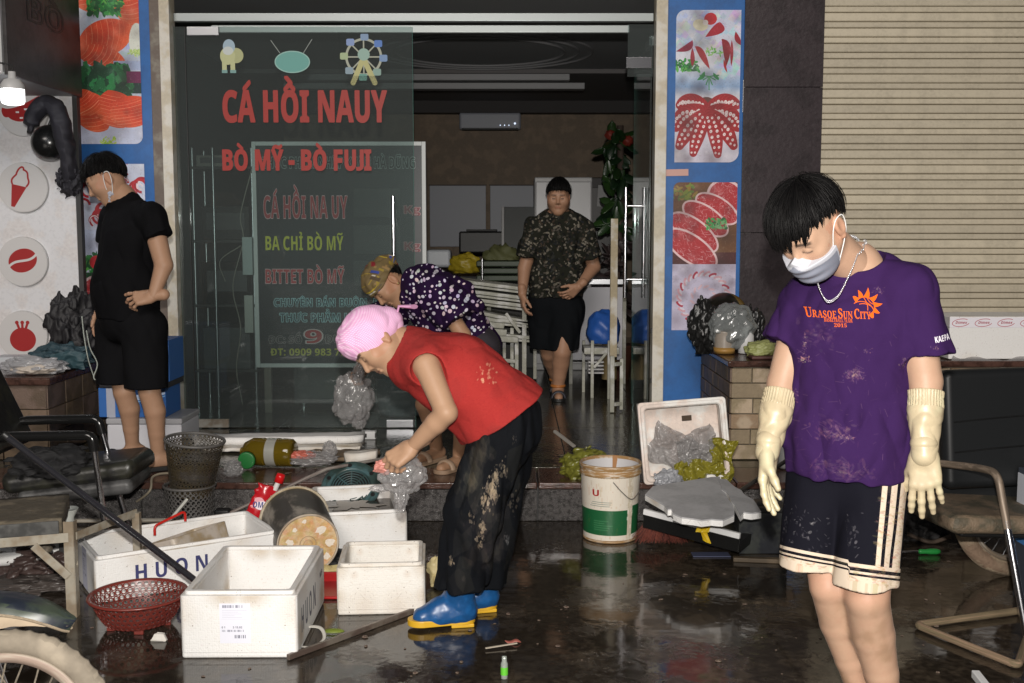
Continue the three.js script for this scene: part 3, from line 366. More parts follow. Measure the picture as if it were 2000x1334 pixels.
// ---------- glass doors ----------
const patch = (w, h, d, x, y, z) => bx(w, h, d, x, y, z, 0.004);
{
  const gd = thing('glass_door', 'closed glass door leaf with red seafood lettering and stickers', 'glass door', V(-1.36, PY, ZF));
  // leaf: X from -2.03 to -0.62
  mesh('pane', bx(1.41, 2.52, 0.011, 0.035, 0.005, 0, 0.001), glassMat, gd); mesh('pane_edge', bx(0.0015, 2.52, 0.0108, 0.7412, 0.005, 0, 0), glassEdge, gd);
  mesh('patch_fitting', patch(0.2, 0.055, 0.03, -0.56, 0.005, 0), stainMat([0.4, 0.38, 0.34], [0.2, 0.15, 0.1], 0.4, 0.4), gd); mesh('patch_fitting', patch(0.2, 0.055, 0.03, -0.56, 2.47, 0), M.steel, gd); mesh('lock', patch(0.175, 0.05, 0.03, 0.64, 0.005, 0), M.steel, gd);
  const h0 = at(768, 383, 6.96), h1 = at(768, 600, 6.96), hx = h0.x + 1.36; const hd = mesh('handle', cyl(V(hx, h1.y - PY, 0.05), V(hx, h0.y - PY, 0.05), 0.0125, 0.0125, 16), M.chrome, gd);
  mesh('standoff', join([0.18, 0.52].map((k) => cyl(V(hx, h1.y - PY + k, 0.002), V(hx, h1.y - PY + k, 0.05), 0.008, 0.008, 10))), M.chrome, hd);
  const red = '#9c2014';
  const put = (str, x0, x1, y0, y1, o) => { const a = at(x0, y0, 6.99), b = at(x1, y1, 6.99), w = b.x - a.x, h = a.y - b.y; return decal('lettering', w, h, textTex(str, 1024, Math.round(1024 * h / w), o), gd, V((a.x + b.x) / 2 + 1.36, (a.y + b.y) / 2 - PY, 0.0075)); };
  put('CÁ HỒI NAUY', 424, 762, 148, 240, { color: red, heavy: 9, base: 0.97, tall: 1.25, size: 200 }); put('BÒ MỸ - BÒ FUJI', 424, 732, 268, 334, { color: red, heavy: 8, base: 0.97, tall: 1.2, size: 150 });
  // stickers: Santa figure, oval shop sign on strings, ferris wheel
  const sticker = (x0, x1, y0, y1, draw) => { const a = at(x0, y0, 6.99), b = at(x1, y1, 6.99); const s = decal('sticker', b.x - a.x, a.y - b.y, canvasTex(256, Math.round(256 * (a.y - b.y) / (b.x - a.x)), draw), gd, V((a.x + b.x) / 2 + 1.36, (a.y + b.y) / 2 - PY, 0.0075)); s.material.opacity = 0.85; };
  sticker(424, 478, 74, 148, (x, w, h) => { x.fillStyle = '#b9bd8c'; x.beginPath(); x.arc(175, 165, 72, 0, 7); x.fill(); x.fillStyle = '#c8cc9a'; x.beginPath(); x.ellipse(95, 170, 72, 82, 0, 0, 7); x.fill(); x.fillRect(40, 220, 45, 105); x.fillRect(120, 220, 45, 105); x.fillStyle = '#a9c2d2'; x.beginPath(); x.ellipse(110, 80, 58, 68, 0, 0, 7); x.fill(); x.fillStyle = '#d3dbd8'; x.beginPath(); x.ellipse(100, 120, 50, 40, 0, 0, 7); x.fill(); x.fillStyle = '#7fa9a6'; x.fillRect(36, 300, 54, 30); x.fillRect(116, 300, 58, 30); });
  sticker(525, 616, 75, 144, (x, w, h) => { x.strokeStyle = '#9aa39f'; x.lineWidth = 4; x.beginPath(); x.moveTo(10, 10); x.lineTo(60, 80); x.moveTo(240, 4); x.lineTo(190, 80); x.stroke(); x.fillStyle = '#6fb0a8'; x.beginPath(); x.ellipse(128, 128, 96, 58, 0, 0, 7); x.fill(); x.strokeStyle = '#9cc9c0'; x.lineWidth = 6; x.stroke(); });
  sticker(660, 762, 66, 168, (x) => { x.strokeStyle = '#b4b9a8'; x.lineWidth = 12; x.beginPath(); x.arc(126, 112, 86, 0, 7); x.stroke(); x.lineWidth = 7; for (let i = 0; i < 8; i++) { const a = i / 8 * 6.283; x.beginPath(); x.moveTo(126, 112); x.lineTo(126 + 86 * Math.cos(a), 112 + 86 * Math.sin(a)); x.stroke(); } x.fillStyle = '#9fb7a6'; ['#7f9fcb', '#8fb0a6', '#6fa79a', '#93aab8', '#b2c49a', '#8ea6d8', '#8aa6c8', '#5a86d0'].forEach((c, i) => { const a = i / 8 * 6.283 + 0.05; x.fillStyle = c; x.beginPath(); x.roundRect(126 + 98 * Math.cos(a) - 20, 112 + 98 * Math.sin(a) - 16, 40, 34, 8); x.fill(); }); x.strokeStyle = '#c6c489'; x.lineWidth = 26; x.lineCap = 'round'; x.beginPath(); x.moveTo(72, 238); x.lineTo(124, 118); x.lineTo(180, 238); x.stroke(); x.fillStyle = '#9fc0b4'; x.beginPath(); x.arc(126, 100, 30, 0, 7); x.fill(); });
  // narrow fixed pane at the left, transom glass above
  const fp = thing('side_glass', 'narrow fixed glass pane beside the left door jamb', 'glass pane', V(-2.07, PY, ZF)); mesh('pane', bx(0.068, 2.52, 0.011, 0, 0.005, 0, 0.001), glassMat, fp); mesh('edge_seal', bx(0.003, 2.52, 0.013, 0.036, 0.005, 0, 0), M.darkGrey, fp);
  // the right leaf, swung into the shop
  const gr = thing('glass_door', 'glass door leaf swung open into the shop with long chrome handles', 'glass door', V(0.875, PY, ZF - 0.05));
  mesh('pane', bx(0.011, 2.45, 0.92, 0, 0.01, -0.46, 0.001), glassMat, gr); mesh('pane_edge', bx(0.0108, 2.45, 0.0015, 0, 0.01, -0.921, 0), glassEdge, gr); mesh('patch_fitting', patch(0.034, 0.06, 0.2, 0, 2.42, -0.1), M.chrome, gr); mesh('patch_fitting', patch(0.034, 0.055, 0.2, 0, 0.005, -0.1), M.steel, gr);
  for (const s of [-1, 1]) { const h = mesh('handle', cyl(V(s * 0.07, 0.79, -0.8), V(s * 0.07, 1.57, -0.8), 0.013, 0.013, 16), M.chrome, gr); mesh('standoff', join([1.04, 1.36].map((k, i) => cyl(V(0, i ? 1.44 : 0.92, -0.8), V(s * 0.07, i ? 1.44 : 0.92, -0.8), 0.009, 0.009, 10))), M.chrome, h); }
  const fr = thing('side_glass', 'fixed glass pane with chrome clamp at the top right of the door opening', 'glass pane', V(0.8, 2.42, ZF)); mesh('pane', bx(0.16, 0.32, 0.01, 0, 0, 0, 0.001), glassMat, fr); mesh('clamp', patch(0.16, 0.07, 0.03, -0.01, 0.05, 0.0), M.chrome, fr);
}
// ---------- inside of the shop ----------
const woodWall = stainMat([0.27, 0.19, 0.12], [0.19, 0.13, 0.08], 0.5, 0.55, { seed: 90, freq: 3 });
{
  const ro = structGroup('shop_wall'); const zb = -13.2;
  mesh('back_wall', bx(5.2, 2.9, 0.1, -0.4, PY, zb - 0.05, 0), woodWall, ro); mesh('left_wall', bx(0.1, 2.9, 6.0, -2.75, PY, -10.2, 0), std(L(0.1, 0.105, 0.11), 0.8), ro); mesh('right_wall', bx(0.1, 2.9, 6.0, 1.75, PY, -10.2, 0), std(L(0.12, 0.11, 0.1), 0.8), ro);
  const ce = structGroup('ceiling'); mesh('ceiling_board', bx(4.6, 0.1, 3.6, -0.5, 3.02, -9.0, 0), std(L(0.34, 0.35, 0.36), 0.8), ce); mesh('lower_ceiling', bx(4.6, 0.2, 2.4, -0.5, 2.98, -12.0, 0), std(L(0.2, 0.19, 0.19), 0.8), ce);
  mesh('soffit', bx(4.6, 0.14, 0.2, -0.5, 2.84, -13.08, 0.003), std(L(0.06, 0.055, 0.055), 0.7), ce);
  for (const [r, q] of [[0.98, 0], [0.86, 1], [0.74, 2]]) mesh('ceiling_ring', new THREE.TorusGeometry(r, 0.012, 8, 80).rotateX(PI / 2).translate(-0.28, 3.016 - q * 0.001, -9.8), std(L(0.3, 0.3, 0.31), 0.6), ce);
  for (const [i, w, y, z] of [[0, 2.75, 2.9, -10.75], [1, 2.9, 2.83, -10.85]]) mesh('light_trough', bx(w, 0.06, 0.14, -2.2 + w / 2, y, z, 0.006), std(L(0.36, 0.36, 0.37), 0.45), ce);
  for (const x of [832, 897, 966, 1031, 1098]) { const p = at(x, 203, 13.1); mesh('beam_end', bx(0.17, 0.11, 0.16, p.x, p.y - 0.055, -13.12, 0.004), std(L(0.05, 0.018, 0.015), 0.5), ro); }
}
// ---------- things inside the shop ----------
{ // illuminated price board behind the glass
  const a = at(492, 277, 7.6), b = at(835, 717, 7.6), w = b.x - a.x, h = a.y - b.y;
  const t = thing('price_board', 'dark price board with white frame and outlined letters behind the glass', 'price board', V((a.x + b.x) / 2, b.y, -7.6));
  mesh('panel', bx(w - 0.03, h - 0.03, 0.03, 0, 0.015, 0, 0.002), std(L(0.02, 0.024, 0.03), 0.35), t);
  for (const s of [-1, 1]) { mesh('frame', bx(0.028, h, 0.05, s * (w / 2 - 0.014), 0, 0, 0.003), M.white, t); mesh('frame', bx(w - 0.0565, 0.028, 0.05, 0, s < 0 ? 0 : h - 0.028, 0, 0.003), M.white, t); }
  const put = (str, x0, x1, y0, y1, o) => { const p = at(x0, y0, 7.58), q = at(x1, y1, 7.58), W = q.x - p.x, H = p.y - q.y, k = 700; return decal('lettering', W, H, textTex(str, k, Math.round(k * H / W), o), t, V((p.x + q.x) / 2 - t.position.x, (p.y + q.y) / 2 - t.position.y, 0.0165)); };
  put('THỰC PHẨM NHẬP KHẨU HÀ DŨNG', 505, 818, 290, 335, { outline: '#a9b6b4', lw: 6, color: '#10151a', size: 66, base: 0.85 });
  put('CÁ HỒI NA UY', 508, 682, 336, 430, { outline: '#e6bcc0', lw: 12, color: '#c03a40', size: 220, tall: 1.1, base: 0.96 });
  put('BA CHỈ BÒ MỸ', 512, 674, 436, 492, { outline: '#4f5a22', lw: 6, color: '#d8d43a', size: 150, base: 0.94, tall: 1.1 });
  put('BITTET BÒ MỸ', 512, 676, 500, 557, { outline: '#e0c2c4', lw: 9, color: '#c4343c', size: 150, base: 0.94, tall: 1.1 });
  put('CHUYÊN BÁN BUÔN, BÁN LẺ', 528, 800, 570, 602, { outline: '#b8ecf4', lw: 5, color: '#2a4a55', size: 58 });
  put('THỰC PHẨM LẨU NƯỚNG', 540, 800, 598, 632, { outline: '#b8ecf4', lw: 5, color: '#2a4a55', size: 62 });
  put('ĐC: SỐ', 522, 592, 642, 676, { outline: '#b8aeb0', lw: 12, color: '#2a2426', size: 210, base: 0.85 }); put('9', 592, 632, 634, 676, { outline: '#c9babb', lw: 60, color: '#b0222a', size: 640, base: 0.86 }); put('ĐƯỜNG', 632, 720, 642, 676, { outline: '#b8aeb0', lw: 10, color: '#2a2426', size: 170, base: 0.82 });
  put('ĐT: 0909 983 799', 524, 690, 672, 700, { outline: '#4a4a1e', lw: 5, color: '#bcb93e', size: 80, base: 0.8 });
  for (const [y0, y1, s] of [[368, 425, 'Kg'], [440, 496, 'Kg'], [510, 558, '']]) { const p = at(690, y0, 7.58), q = at(782, y1, 7.58); mesh('price_slot', bx(q.x - p.x, p.y - q.y, 0.006, (p.x + q.x) / 2 - t.position.x, q.y - t.position.y, 0.0165, 0.001), std(L(0.06, 0.065, 0.068), 0.3), t); if (s) put(s, 786, 822, y0 + 14, y1 - 4, { outline: '#b99a9c', lw: 40, color: '#8a4a50', size: 420 }); }
  for (const x of [-0.52, 0.1, 0.5]) mesh('leg', bx(0.05, b.y - PY, 0.04, x, -(b.y - PY), -0.02, 0.003), std(L(0.16, 0.14, 0.11), 0.6), t);
  mesh('box', bx(0.07, 0.26, 0.04, -w / 2 - 0.045, 0.64, 0, 0.004), std(L(0.4, 0.45, 0.45), 0.5), t); mesh('box', bx(0.06, 0.26, 0.04, -w / 2 - 0.045, 0.24, 0, 0.004), std(L(0.45, 0.45, 0.42), 0.5), t);
}
{ // rack with odds and ends left of the board
  const t = thing('metal_rack', 'dark metal rack with wires and boxes behind the left glass', 'rack', V(-2.15, PY, -7.9));
  for (const [x, z] of [[-0.12, 0], [0.03, 0.02], [0.3, 0], [0.3, -0.3], [-0.12, -0.3]]) mesh('post', cyl(V(x, 0, z), V(x, 1.85, z), 0.011), M.steel, t);
  for (const y of [0.25, 0.72, 1.18, 1.7]) mesh('shelf', bx(0.46, 0.02, 0.34, 0.09, y, -0.15, 0.003), M.darkGrey, t);
  const mk = (n, l, w, h, d, x, y, z, m, c = 'box') => { const q = thing(n, l, c, V(-2.15 + x, PY + y, -7.9 + z)); mesh('body', bx(w, h, d, 0, 0, 0, 0.006), m, q); mesh('panel', bx(w * 0.8, h * 0.5, 0.004, 0, h * 0.3, d / 2 + 0.001, 0.001), std(L(0.1, 0.1, 0.105), 0.3), q); return q; };
  mk('storage_box', 'black storage box on the upper shelf of the metal rack', 0.34, 0.24, 0.26, 0.1, 1.201, -0.15, M.black); mk('radio', 'dark radio on the middle shelf of the metal rack', 0.36, 0.3, 0.24, 0.1, 0.741, -0.14, M.blackGloss, 'radio'); mk('tray', 'pale tray on the top shelf of the metal rack', 0.3, 0.08, 0.25, 0.05, 1.721, -0.15, std(L(0.28, 0.27, 0.24), 0.6), 'tray'); mk('crate', 'grey plastic crate on the lowest shelf of the rack', 0.34, 0.3, 0.28, 0.09, 0.271, -0.15, std(L(0.07, 0.075, 0.08), 0.5), 'crate');
  tag(mesh('hanging_cable', join([tube([at(492, 330, 7.7), at(470, 420, 7.7), at(475, 470, 7.68), at(455, 560, 7.68), at(470, 640, 7.7), at(462, 720, 7.7), at(474, 790, 7.75)], 0.004, 60, 6), tube([at(470, 480, 7.7), at(430, 510, 7.7), at(440, 550, 7.7)], 0.004, 30, 6)]), std(L(0.3, 0.28, 0.24), 0.5)), 'thin pale cables hanging beside the price board', 'cable');
  const fan = thing('plastic_bin', 'dark plastic bin on the shop floor under the price board', 'bin', V(-0.75, PY, -7.55)); mesh('body', lathe([[0, 0], [0.15, 0], [0.17, 0.02], [0.2, 0.25], [0.21, 0.26], [0.2, 0.262], [0.185, 0.25], [0.15, 0.02], [0, 0.015]], 30), std(L(0.12, 0.13, 0.14), 0.4), fan);
  const cab = thing('low_cabinet', 'low grey glass cabinet standing behind the price board', 'cabinet', V(-1.05, PY, -7.95)); mesh('body', bx(1.0, 0.42, 0.4, 0, 0.04, 0, 0.006), std(L(0.05, 0.053, 0.055), 0.35), cab); mesh('door', bx(0.46, 0.34, 0.012, -0.24, 0.08, 0.207, 0.004), std(L(0.08, 0.085, 0.085), 0.25), cab); mesh('door', bx(0.46, 0.34, 0.012, 0.24, 0.08, 0.207, 0.004), std(L(0.08, 0.085, 0.085), 0.25), cab);
  for (const x of [-0.45, 0.45]) mesh('foot', cyl(V(x, 0, 0.1), V(x, 0.045, 0.1), 0.02), M.steel, cab);
}
{ // back of the shop
  const p = at(957, 236, 13.0), ac = thing('air_conditioner', 'white wall air conditioner high on the wooden back wall', 'air conditioner', V(p.x, p.y - 0.1, -13.1));
  mesh('body', bx(0.72, 0.2, 0.2, 0, 0, 0, 0.03), std(L(0.42, 0.44, 0.5), 0.4), ac); mesh('vent', bx(0.66, 0.02, 0.14, 0, -0.004, 0.045, 0.002), M.darkGrey, ac); mesh('vane', bx(0.62, 0.012, 0.06, 0, 0.012, 0.085, 0.004), std(L(0.36, 0.38, 0.42), 0.4), ac);
  const led = std(L(0.4), 0.3, { emissive: L(0.7, 0.8, 1), emissiveIntensity: 1.4 }); for (const [x, y, s] of [[0.12, 0.05, 0.006], [0.17, 0.05, 0.006], [0.22, 0.05, 0.006], [0.29, 0.07, 0.011]]) mesh('indicator_light', new THREE.SphereGeometry(s, 10, 8).translate(x, y, 0.1), led, ac);
  const wb = (x0, x1, y0, y1, l) => { const a = at(x0, y0, 13.05), b = at(x1, y1, 13.05), q = thing('white_board', l, 'board', V((a.x + b.x) / 2, b.y, -13.14)); mesh('panel', bx(b.x - a.x, a.y - b.y, 0.03, 0, 0, 0.0, 0.004), std(L(0.38, 0.4, 0.46), 0.4), q); mesh('frame', bx(b.x - a.x + 0.02, 0.015, 0.035, 0, a.y - b.y, 0.002, 0.002), std(L(0.1, 0.07, 0.05), 0.5), q); };
  wb(838, 949, 362, 482, 'left pale panel on the back wall'.replace('left pale panel', 'wide pale panel nearest the price board')); wb(957, 1056, 362, 480, 'pale panel on the back wall behind the dark partition');
  const d = (x, y, dd) => at(x, y, dd);
  { const a = d(898, 452, 11), b = d(985, 494, 11), q = thing('printer', 'black printer on the counter at the back of the shop', 'printer', V((a.x + b.x) / 2, b.y, -11)); mesh('body', bx(b.x - a.x, a.y - b.y, 0.35, 0, 0, 0, 0.02), M.black, q); mesh('paper_tray', bx(0.3, 0.02, 0.3, 0, a.y - b.y, 0.02, 0.004), M.darkGrey, q); }
  { const a = d(985, 404, 10.2), b = d(1050, 560, 10.2), q = thing('partition', 'dark partition panel with a pale edge behind the boy in camouflage', 'partition', V((a.x + b.x) / 2, PY, -10.2)); mesh('panel', bx(b.x - a.x, a.y - PY, 0.04, 0, 0, 0, 0.004), std(L(0.06, 0.065, 0.065), 0.6), q); mesh('edge', bx(0.025, a.y - PY, 0.045, a.x - (a.x + b.x) / 2 - 0.013, 0, 0, 0.003), std(L(0.3), 0.5), q); }
  { const a = d(1044, 346, 10.0), b = d(1156, 500, 10.0), q = thing('upright_freezer', 'white upright freezer behind the boy in the camouflage shirt', 'freezer', V((a.x + b.x) / 2, PY, -10.2)); const w = b.x - a.x, h = a.y - PY; mesh('body', bx(w, h, 0.5, 0, 0, -0.05, 0.012), std(L(0.5, 0.5, 0.5), 0.4), q); mesh('door', bx(w - 0.02, h - 0.1, 0.03, 0, 0.06, 0.218, 0.01), std(L(0.55, 0.55, 0.56), 0.35), q); mesh('handle', bx(0.025, 0.3, 0.03, -w / 2 + 0.05, h * 0.5, 0.248, 0.008), M.darkGrey, q); }
  { const a = d(1166, 362, 11), b = d(1190, 404, 11); const m = tag(mesh('paper_notice', bx(b.x - a.x, a.y - b.y, 0.004, 0, 0, 0, 0.001), std(L(0.45), 0.6)), 'small white paper notice on the right inner wall', 'notice'); m.position.set((a.x + b.x) / 2, b.y, -11); m.rotation.z = -0.06; const k = thing('wall_cabinet', 'dark cabinet under the paper notice at the back', 'cabinet', V((a.x + b.x) / 2 + 0.02, PY, -11.25)); mesh('body', bx(0.42, 1.8, 0.4, 0, 0, 0, 0.01), std(L(0.035, 0.03, 0.03), 0.5), k); mesh('door', bx(0.38, 1.6, 0.02, 0, 0.1, 0.21, 0.005), std(L(0.045, 0.04, 0.04), 0.4), k); }
  { // counter with baskets and bags
    const c = thing('counter', 'long dark counter across the back of the shop', 'counter', V(-0.55, PY, -10.6)); mesh('body', bx(2.2, 0.78, 0.6, 0, 0, 0, 0.006), std(L(0.05, 0.048, 0.045), 0.6), c); mesh('top', bx(2.24, 0.04, 0.66, 0, 0.781, 0, 0.006), std(L(0.2, 0.2, 0.2), 0.35), c);
    const bag = tag(mesh('yellow_bag', warp(new THREE.SphereGeometry(1, 30, 20), (v) => { const n = 1 + 0.25 * N3(v.x * 2, v.y * 2, v.z * 2 + 4); v.multiplyScalar(n); v.set(v.x * 0.14, Math.max(v.y, -0.7) * 0.1, v.z * 0.1); }), std(L(0.36, 0.27, 0.02), 0.4)), 'crumpled yellow bag among dark trays at the back counter', 'bag'); bag.position.copy(at(908, 518, 9.8));
    const t = thing('tray_stack', 'dark green trays stacked beside the yellow bag', 'trays', at(985, 548, 9.6)); for (let i = 0; i < 3; i++) mesh('tray', bx(0.48, 0.05, 0.3, (i % 2) * 0.03, i * 0.062, 0, 0.012), std(L(0.035, 0.05, 0.03), 0.5), t); mesh('cloth', warp(new THREE.SphereGeometry(1, 24, 16), (v) => { v.multiplyScalar(1 + 0.3 * N3(v.x * 2.2, v.y * 2.2, v.z)); v.set(v.x * 0.16, Math.max(v.y, 0) * 0.13, v.z * 0.12); }).translate(-0.02, 0.18, 0), std(L(0.08, 0.085, 0.03), 0.7), t);
    const q = at(942, 552, 9.2); const st = thing('support_stand', 'dark stand under the yellow bag behind the table stack', 'stand', V(at(930, 560, 9.7).x, PY, -9.75)); mesh('body', bx(0.85, at(0, 552, 9.7).y - PY, 0.4, 0, 0, 0, 0.006), std(L(0.04, 0.038, 0.036), 0.6), st);
    tag(mesh('chrome_post', cyl(at(942, 556, 9.2), at(942, 506, 9.2), 0.011), M.chrome), 'short shiny chrome post in front of the yellow bag', 'post'); void q;
    tag(mesh('white_tub', bx(0.22, 0.16, 0.2, 0, 0, 0, 0.03), std(L(0.5, 0.52, 0.56), 0.4)), 'pale plastic tub on the counter behind the purple woman', 'tub').position.copy(at(858, 522, 10.0));
  }
}
{ // folded white tables stacked in the shop
  const wm = stainMat([0.55, 0.55, 0.53], [0.28, 0.25, 0.2], 0.4, 0.5, { seed: 120 });
  const P = (x, y, d = 8.9) => at(x, y, d);
  const t0 = P(945, 745); const base = V(-0.25, PY, -8.9);
  for (let i = 0; i < 6; i++) { // six folded tables lying on each other
    const y0 = [556, 573, 588, 604, 622, 650][i], a = P(895, y0 - 8 + (i > 3 ? 6 : 0)), b = P(1040, y0 + 10 + (i === 3 ? 10 : 0)), th = 0.028;
    const t = thing('folding_table', ['topmost', 'second', 'third', 'fourth', 'fifth', 'lowest'][i] + ' table of the white folding table stack in the shop', 'folding table', V((a.x + b.x) / 2, Math.min(a.y, b.y), -8.9), 0, 'stacked white folding tables');
    const sl = Math.atan2(b.y - a.y, b.x - a.x); const top = mesh('tabletop', bx(b.x - a.x, th, 0.44, 0, 0, 0, 0.004), wm, t); top.rotation.z = sl; top.position.y = 0.03;
    for (const s of [-1, 1]) { const r = mesh('frame_bar', bx(b.x - a.x - 0.03, 0.02, 0.022, 0, -0.024, s * 0.19, 0.003), wm, t); r.rotation.z = sl; r.position.y = 0.03; }
  }
  const fr = thing('table_frame', 'white angle iron table legs standing under the stacked tables', 'table frame', base); void t0;
  const leg = (x, y0, y1, d, w = 0.035) => { const a = P(x, y0, d), b = P(x, y1, d); mesh('leg', bx(w, a.y - Math.max(PY, b.y), 0.03, a.x - base.x, Math.max(PY, b.y) - base.y, -d - base.z, 0.003), wm, fr); };
  leg(1024, 600, 745, 8.7); leg(1000, 640, 735, 8.75, 0.028); leg(985, 648, 730, 8.8, 0.026); leg(970, 650, 730, 8.85, 0.026); leg(1045, 640, 740, 8.9, 0.028); leg(1009, 660, 745, 8.65, 0.03); leg(955, 600, 740, 9.0);
  const bar = (x0, y0, x1, y1, d, w = 0.03) => mesh('brace', barBetween(P(x0, y0, d).sub(base), P(x1, y1, d).sub(base), w, w), wm, fr);
  bar(988, 612, 1016, 650, 8.68, 0.026); bar(950, 660, 1012, 664, 8.62, 0.045); bar(940, 700, 1010, 706, 8.72, 0.03); bar(945, 632, 985, 636, 8.72, 0.05); bar(945, 646, 990, 650, 8.7, 0.05);
  // stools and frames by the right door leaf
  const b2 = V(0.62, PY, -7.75), f2 = thing('table_frame', 'white ladder-like metal frame standing against the open door leaf', 'table frame', b2);
  const l2 = (x, y0, y1, d, w = 0.03) => { const a = at(x, y0, d), b = at(x, y1, d); mesh('leg', bx(w, a.y - Math.max(PY, b.y), 0.028, a.x - b2.x, Math.max(PY, b.y) - b2.y, -d - b2.z, 0.003), wm, f2); };
  l2(1196, 695, 805, 7.6); l2(1214, 700, 800, 7.65, 0.024); for (const y of [712, 790]) mesh('rung', barBetween(at(1196, y, 7.6).sub(b2), at(1215, y - 2, 7.65).sub(b2), 0.02, 0.026), wm, f2);
  const ub = at(1200, 427, 7.7), lb = at(1200, 697, 7.7); tag(mesh('upright_plank', bx(0.05, ub.y - lb.y, 0.03, 0, 0, 0, 0.003), stainMat([0.55, 0.53, 0.48], [0.35, 0.25, 0.15], 0.4, 0.6)), 'narrow white plank standing upright beside the open door leaf', 'plank').position.set(ub.x, lb.y, -7.7);
  const b3 = V(0.6, PY, -8.6), f3 = thing('stool', 'white metal stool frame behind the ladder-like frame', 'stool', b3), l3 = (x, y0, y1, d) => { const a = at(x, y0, d), b = at(x, y1, d); mesh('leg', bx(0.024, a.y - Math.max(PY, b.y), 0.024, a.x - b3.x, Math.max(PY, b.y) - PY, -d - b3.z, 0.003), wm, f3); };
  l3(1157, 665, 790, 8.3); l3(1190, 665, 790, 8.25); l3(1140, 665, 770, 8.6); mesh('seat', bx(0.27, 0.05, 0.26, at(1174, 675, 8.4).x - b3.x, at(1174, 690, 8.4).y - PY, 0.15, 0.006), wm, f3); mesh('brace', barBetween(at(1160, 718, 8.28).sub(b3), at(1184, 690, 8.28).sub(b3), 0.02, 0.02), wm, f3);
  const pl = tag(mesh('stack_of_plates', join([0, 1, 2, 3].map((k) => bx(0.12, 0.012, 0.14, 0, k * 0.028, 0, 0.004))), std(L(0.6), 0.3)), 'small pale slats stacked on the floor behind the stool', 'slats'); pl.position.copy(at(1163, 728, 8.5));
  const wt = thing('work_table', 'steel topped white work table behind the blue basin', 'table', V(at(1165, 600, 9.2).x, PY, -9.3)); const wy = at(1165, 556, 9.1).y - PY; mesh('tabletop', bx(0.5, 0.05, 0.5, 0, wy, 0, 0.008), M.steel, wt); mesh('front_panel', bx(0.46, wy - 0.22, 0.03, 0, 0.2, 0.2, 0.004), std(L(0.5, 0.5, 0.54), 0.5), wt); for (const x of [-0.22, 0.22]) mesh('leg', bx(0.03, wy, 0.03, x, 0, 0.23, 0.003), wm, wt);
  const bb = tag(mesh('blue_basin', warp(new THREE.SphereGeometry(1, 30, 20), (v) => { const n = 1 + 0.1 * N3(v.x * 1.6, v.y * 1.6, v.z * 1.6); v.multiplyScalar(n); v.set(v.x * 0.13, Math.max(v.y, -0.6) * 0.16, v.z * 0.13); }), std(L(0.02, 0.09, 0.36), 0.4)), 'blue plastic bag of goods on the stool beside the door leaf', 'bag'); bb.position.copy(at(1178, 645, 8.45));
  const yt = tag(mesh('yellow_cylinder', cyl(at(1190, 740, 8.55), at(1190, 655, 8.55), 0.06), std(L(0.2, 0.15, 0.07), 0.5)), 'ochre tube standing behind the stool by the door', 'tube'); void yt;
}
{ // artificial plant with red flowers
  const p = V(at(1206, 300, 9.4).x, PY, -9.4), t = thing('potted_plant', 'tall leafy plant with red flowers beside the open door leaf', 'plant', p);
  mesh('stem', tube([V(0.02, 0, 0), V(0, 0.8, 0.02), V(0.03, 1.5, 0), V(0.02, 2.15, 0)], 0.03, 30, 8), std(L(0.06, 0.04, 0.03), 0.8), t); mesh('pot', lathe([[0, 0], [0.12, 0], [0.16, 0.28], [0.17, 0.28], [0.17, 0.3], [0.15, 0.3], [0, 0.27]], 24), std(L(0.08, 0.03, 0.02), 0.5), t);
  const r = rng(4), leafG = new THREE.SphereGeometry(1, 8, 6).scale(0.09, 0.008, 0.032).translate(0.08, 0, 0), gm = [0, 1, 2].map((k) => std(L(0.01 + 0.005 * k, 0.028 + 0.012 * k, 0.011), 0.3));
  for (let i = 0; i < 70; i++) { const m = mesh('leaf', leafG, gm[i % 3], t); m.position.set((r() - 0.5) * 0.12, 1.25 + r() * 0.85, (r() - 0.5) * 0.12); m.rotation.set(r() * 6, r() * 6, (r() - 0.7) * 1.4); m.scale.setScalar(0.7 + r() * 0.7); }
  for (let i = 0; i < 3; i++) { const m = mesh('flower', warp(new THREE.SphereGeometry(0.045, 10, 8), (v) => v.multiplyScalar(1 + 0.3 * N3(v.x * 60, v.y * 60, v.z * 60 + i))), std(L(0.2, 0.022, 0.012), 0.6), t); m.position.set((r() - 0.5) * 0.2, i < 4 ? 2.0 + r() * 0.15 : 1.5 + r() * 0.4, 0.08 + (r() - 0.5) * 0.1); }
  for (let i = 0; i < 46; i++) { const m = mesh('leaf', leafG, std(L(0.03, 0.02, 0.02), 0.5), t); if (i) m.material = t.children[t.children.length - 2].material; m.position.set((r() - 0.5) * 0.14, 0.5 + r() * 0.75, (r() - 0.5) * 0.12); m.rotation.set(r() * 6, r() * 6, (r() - 0.7) * 1.4); }
}
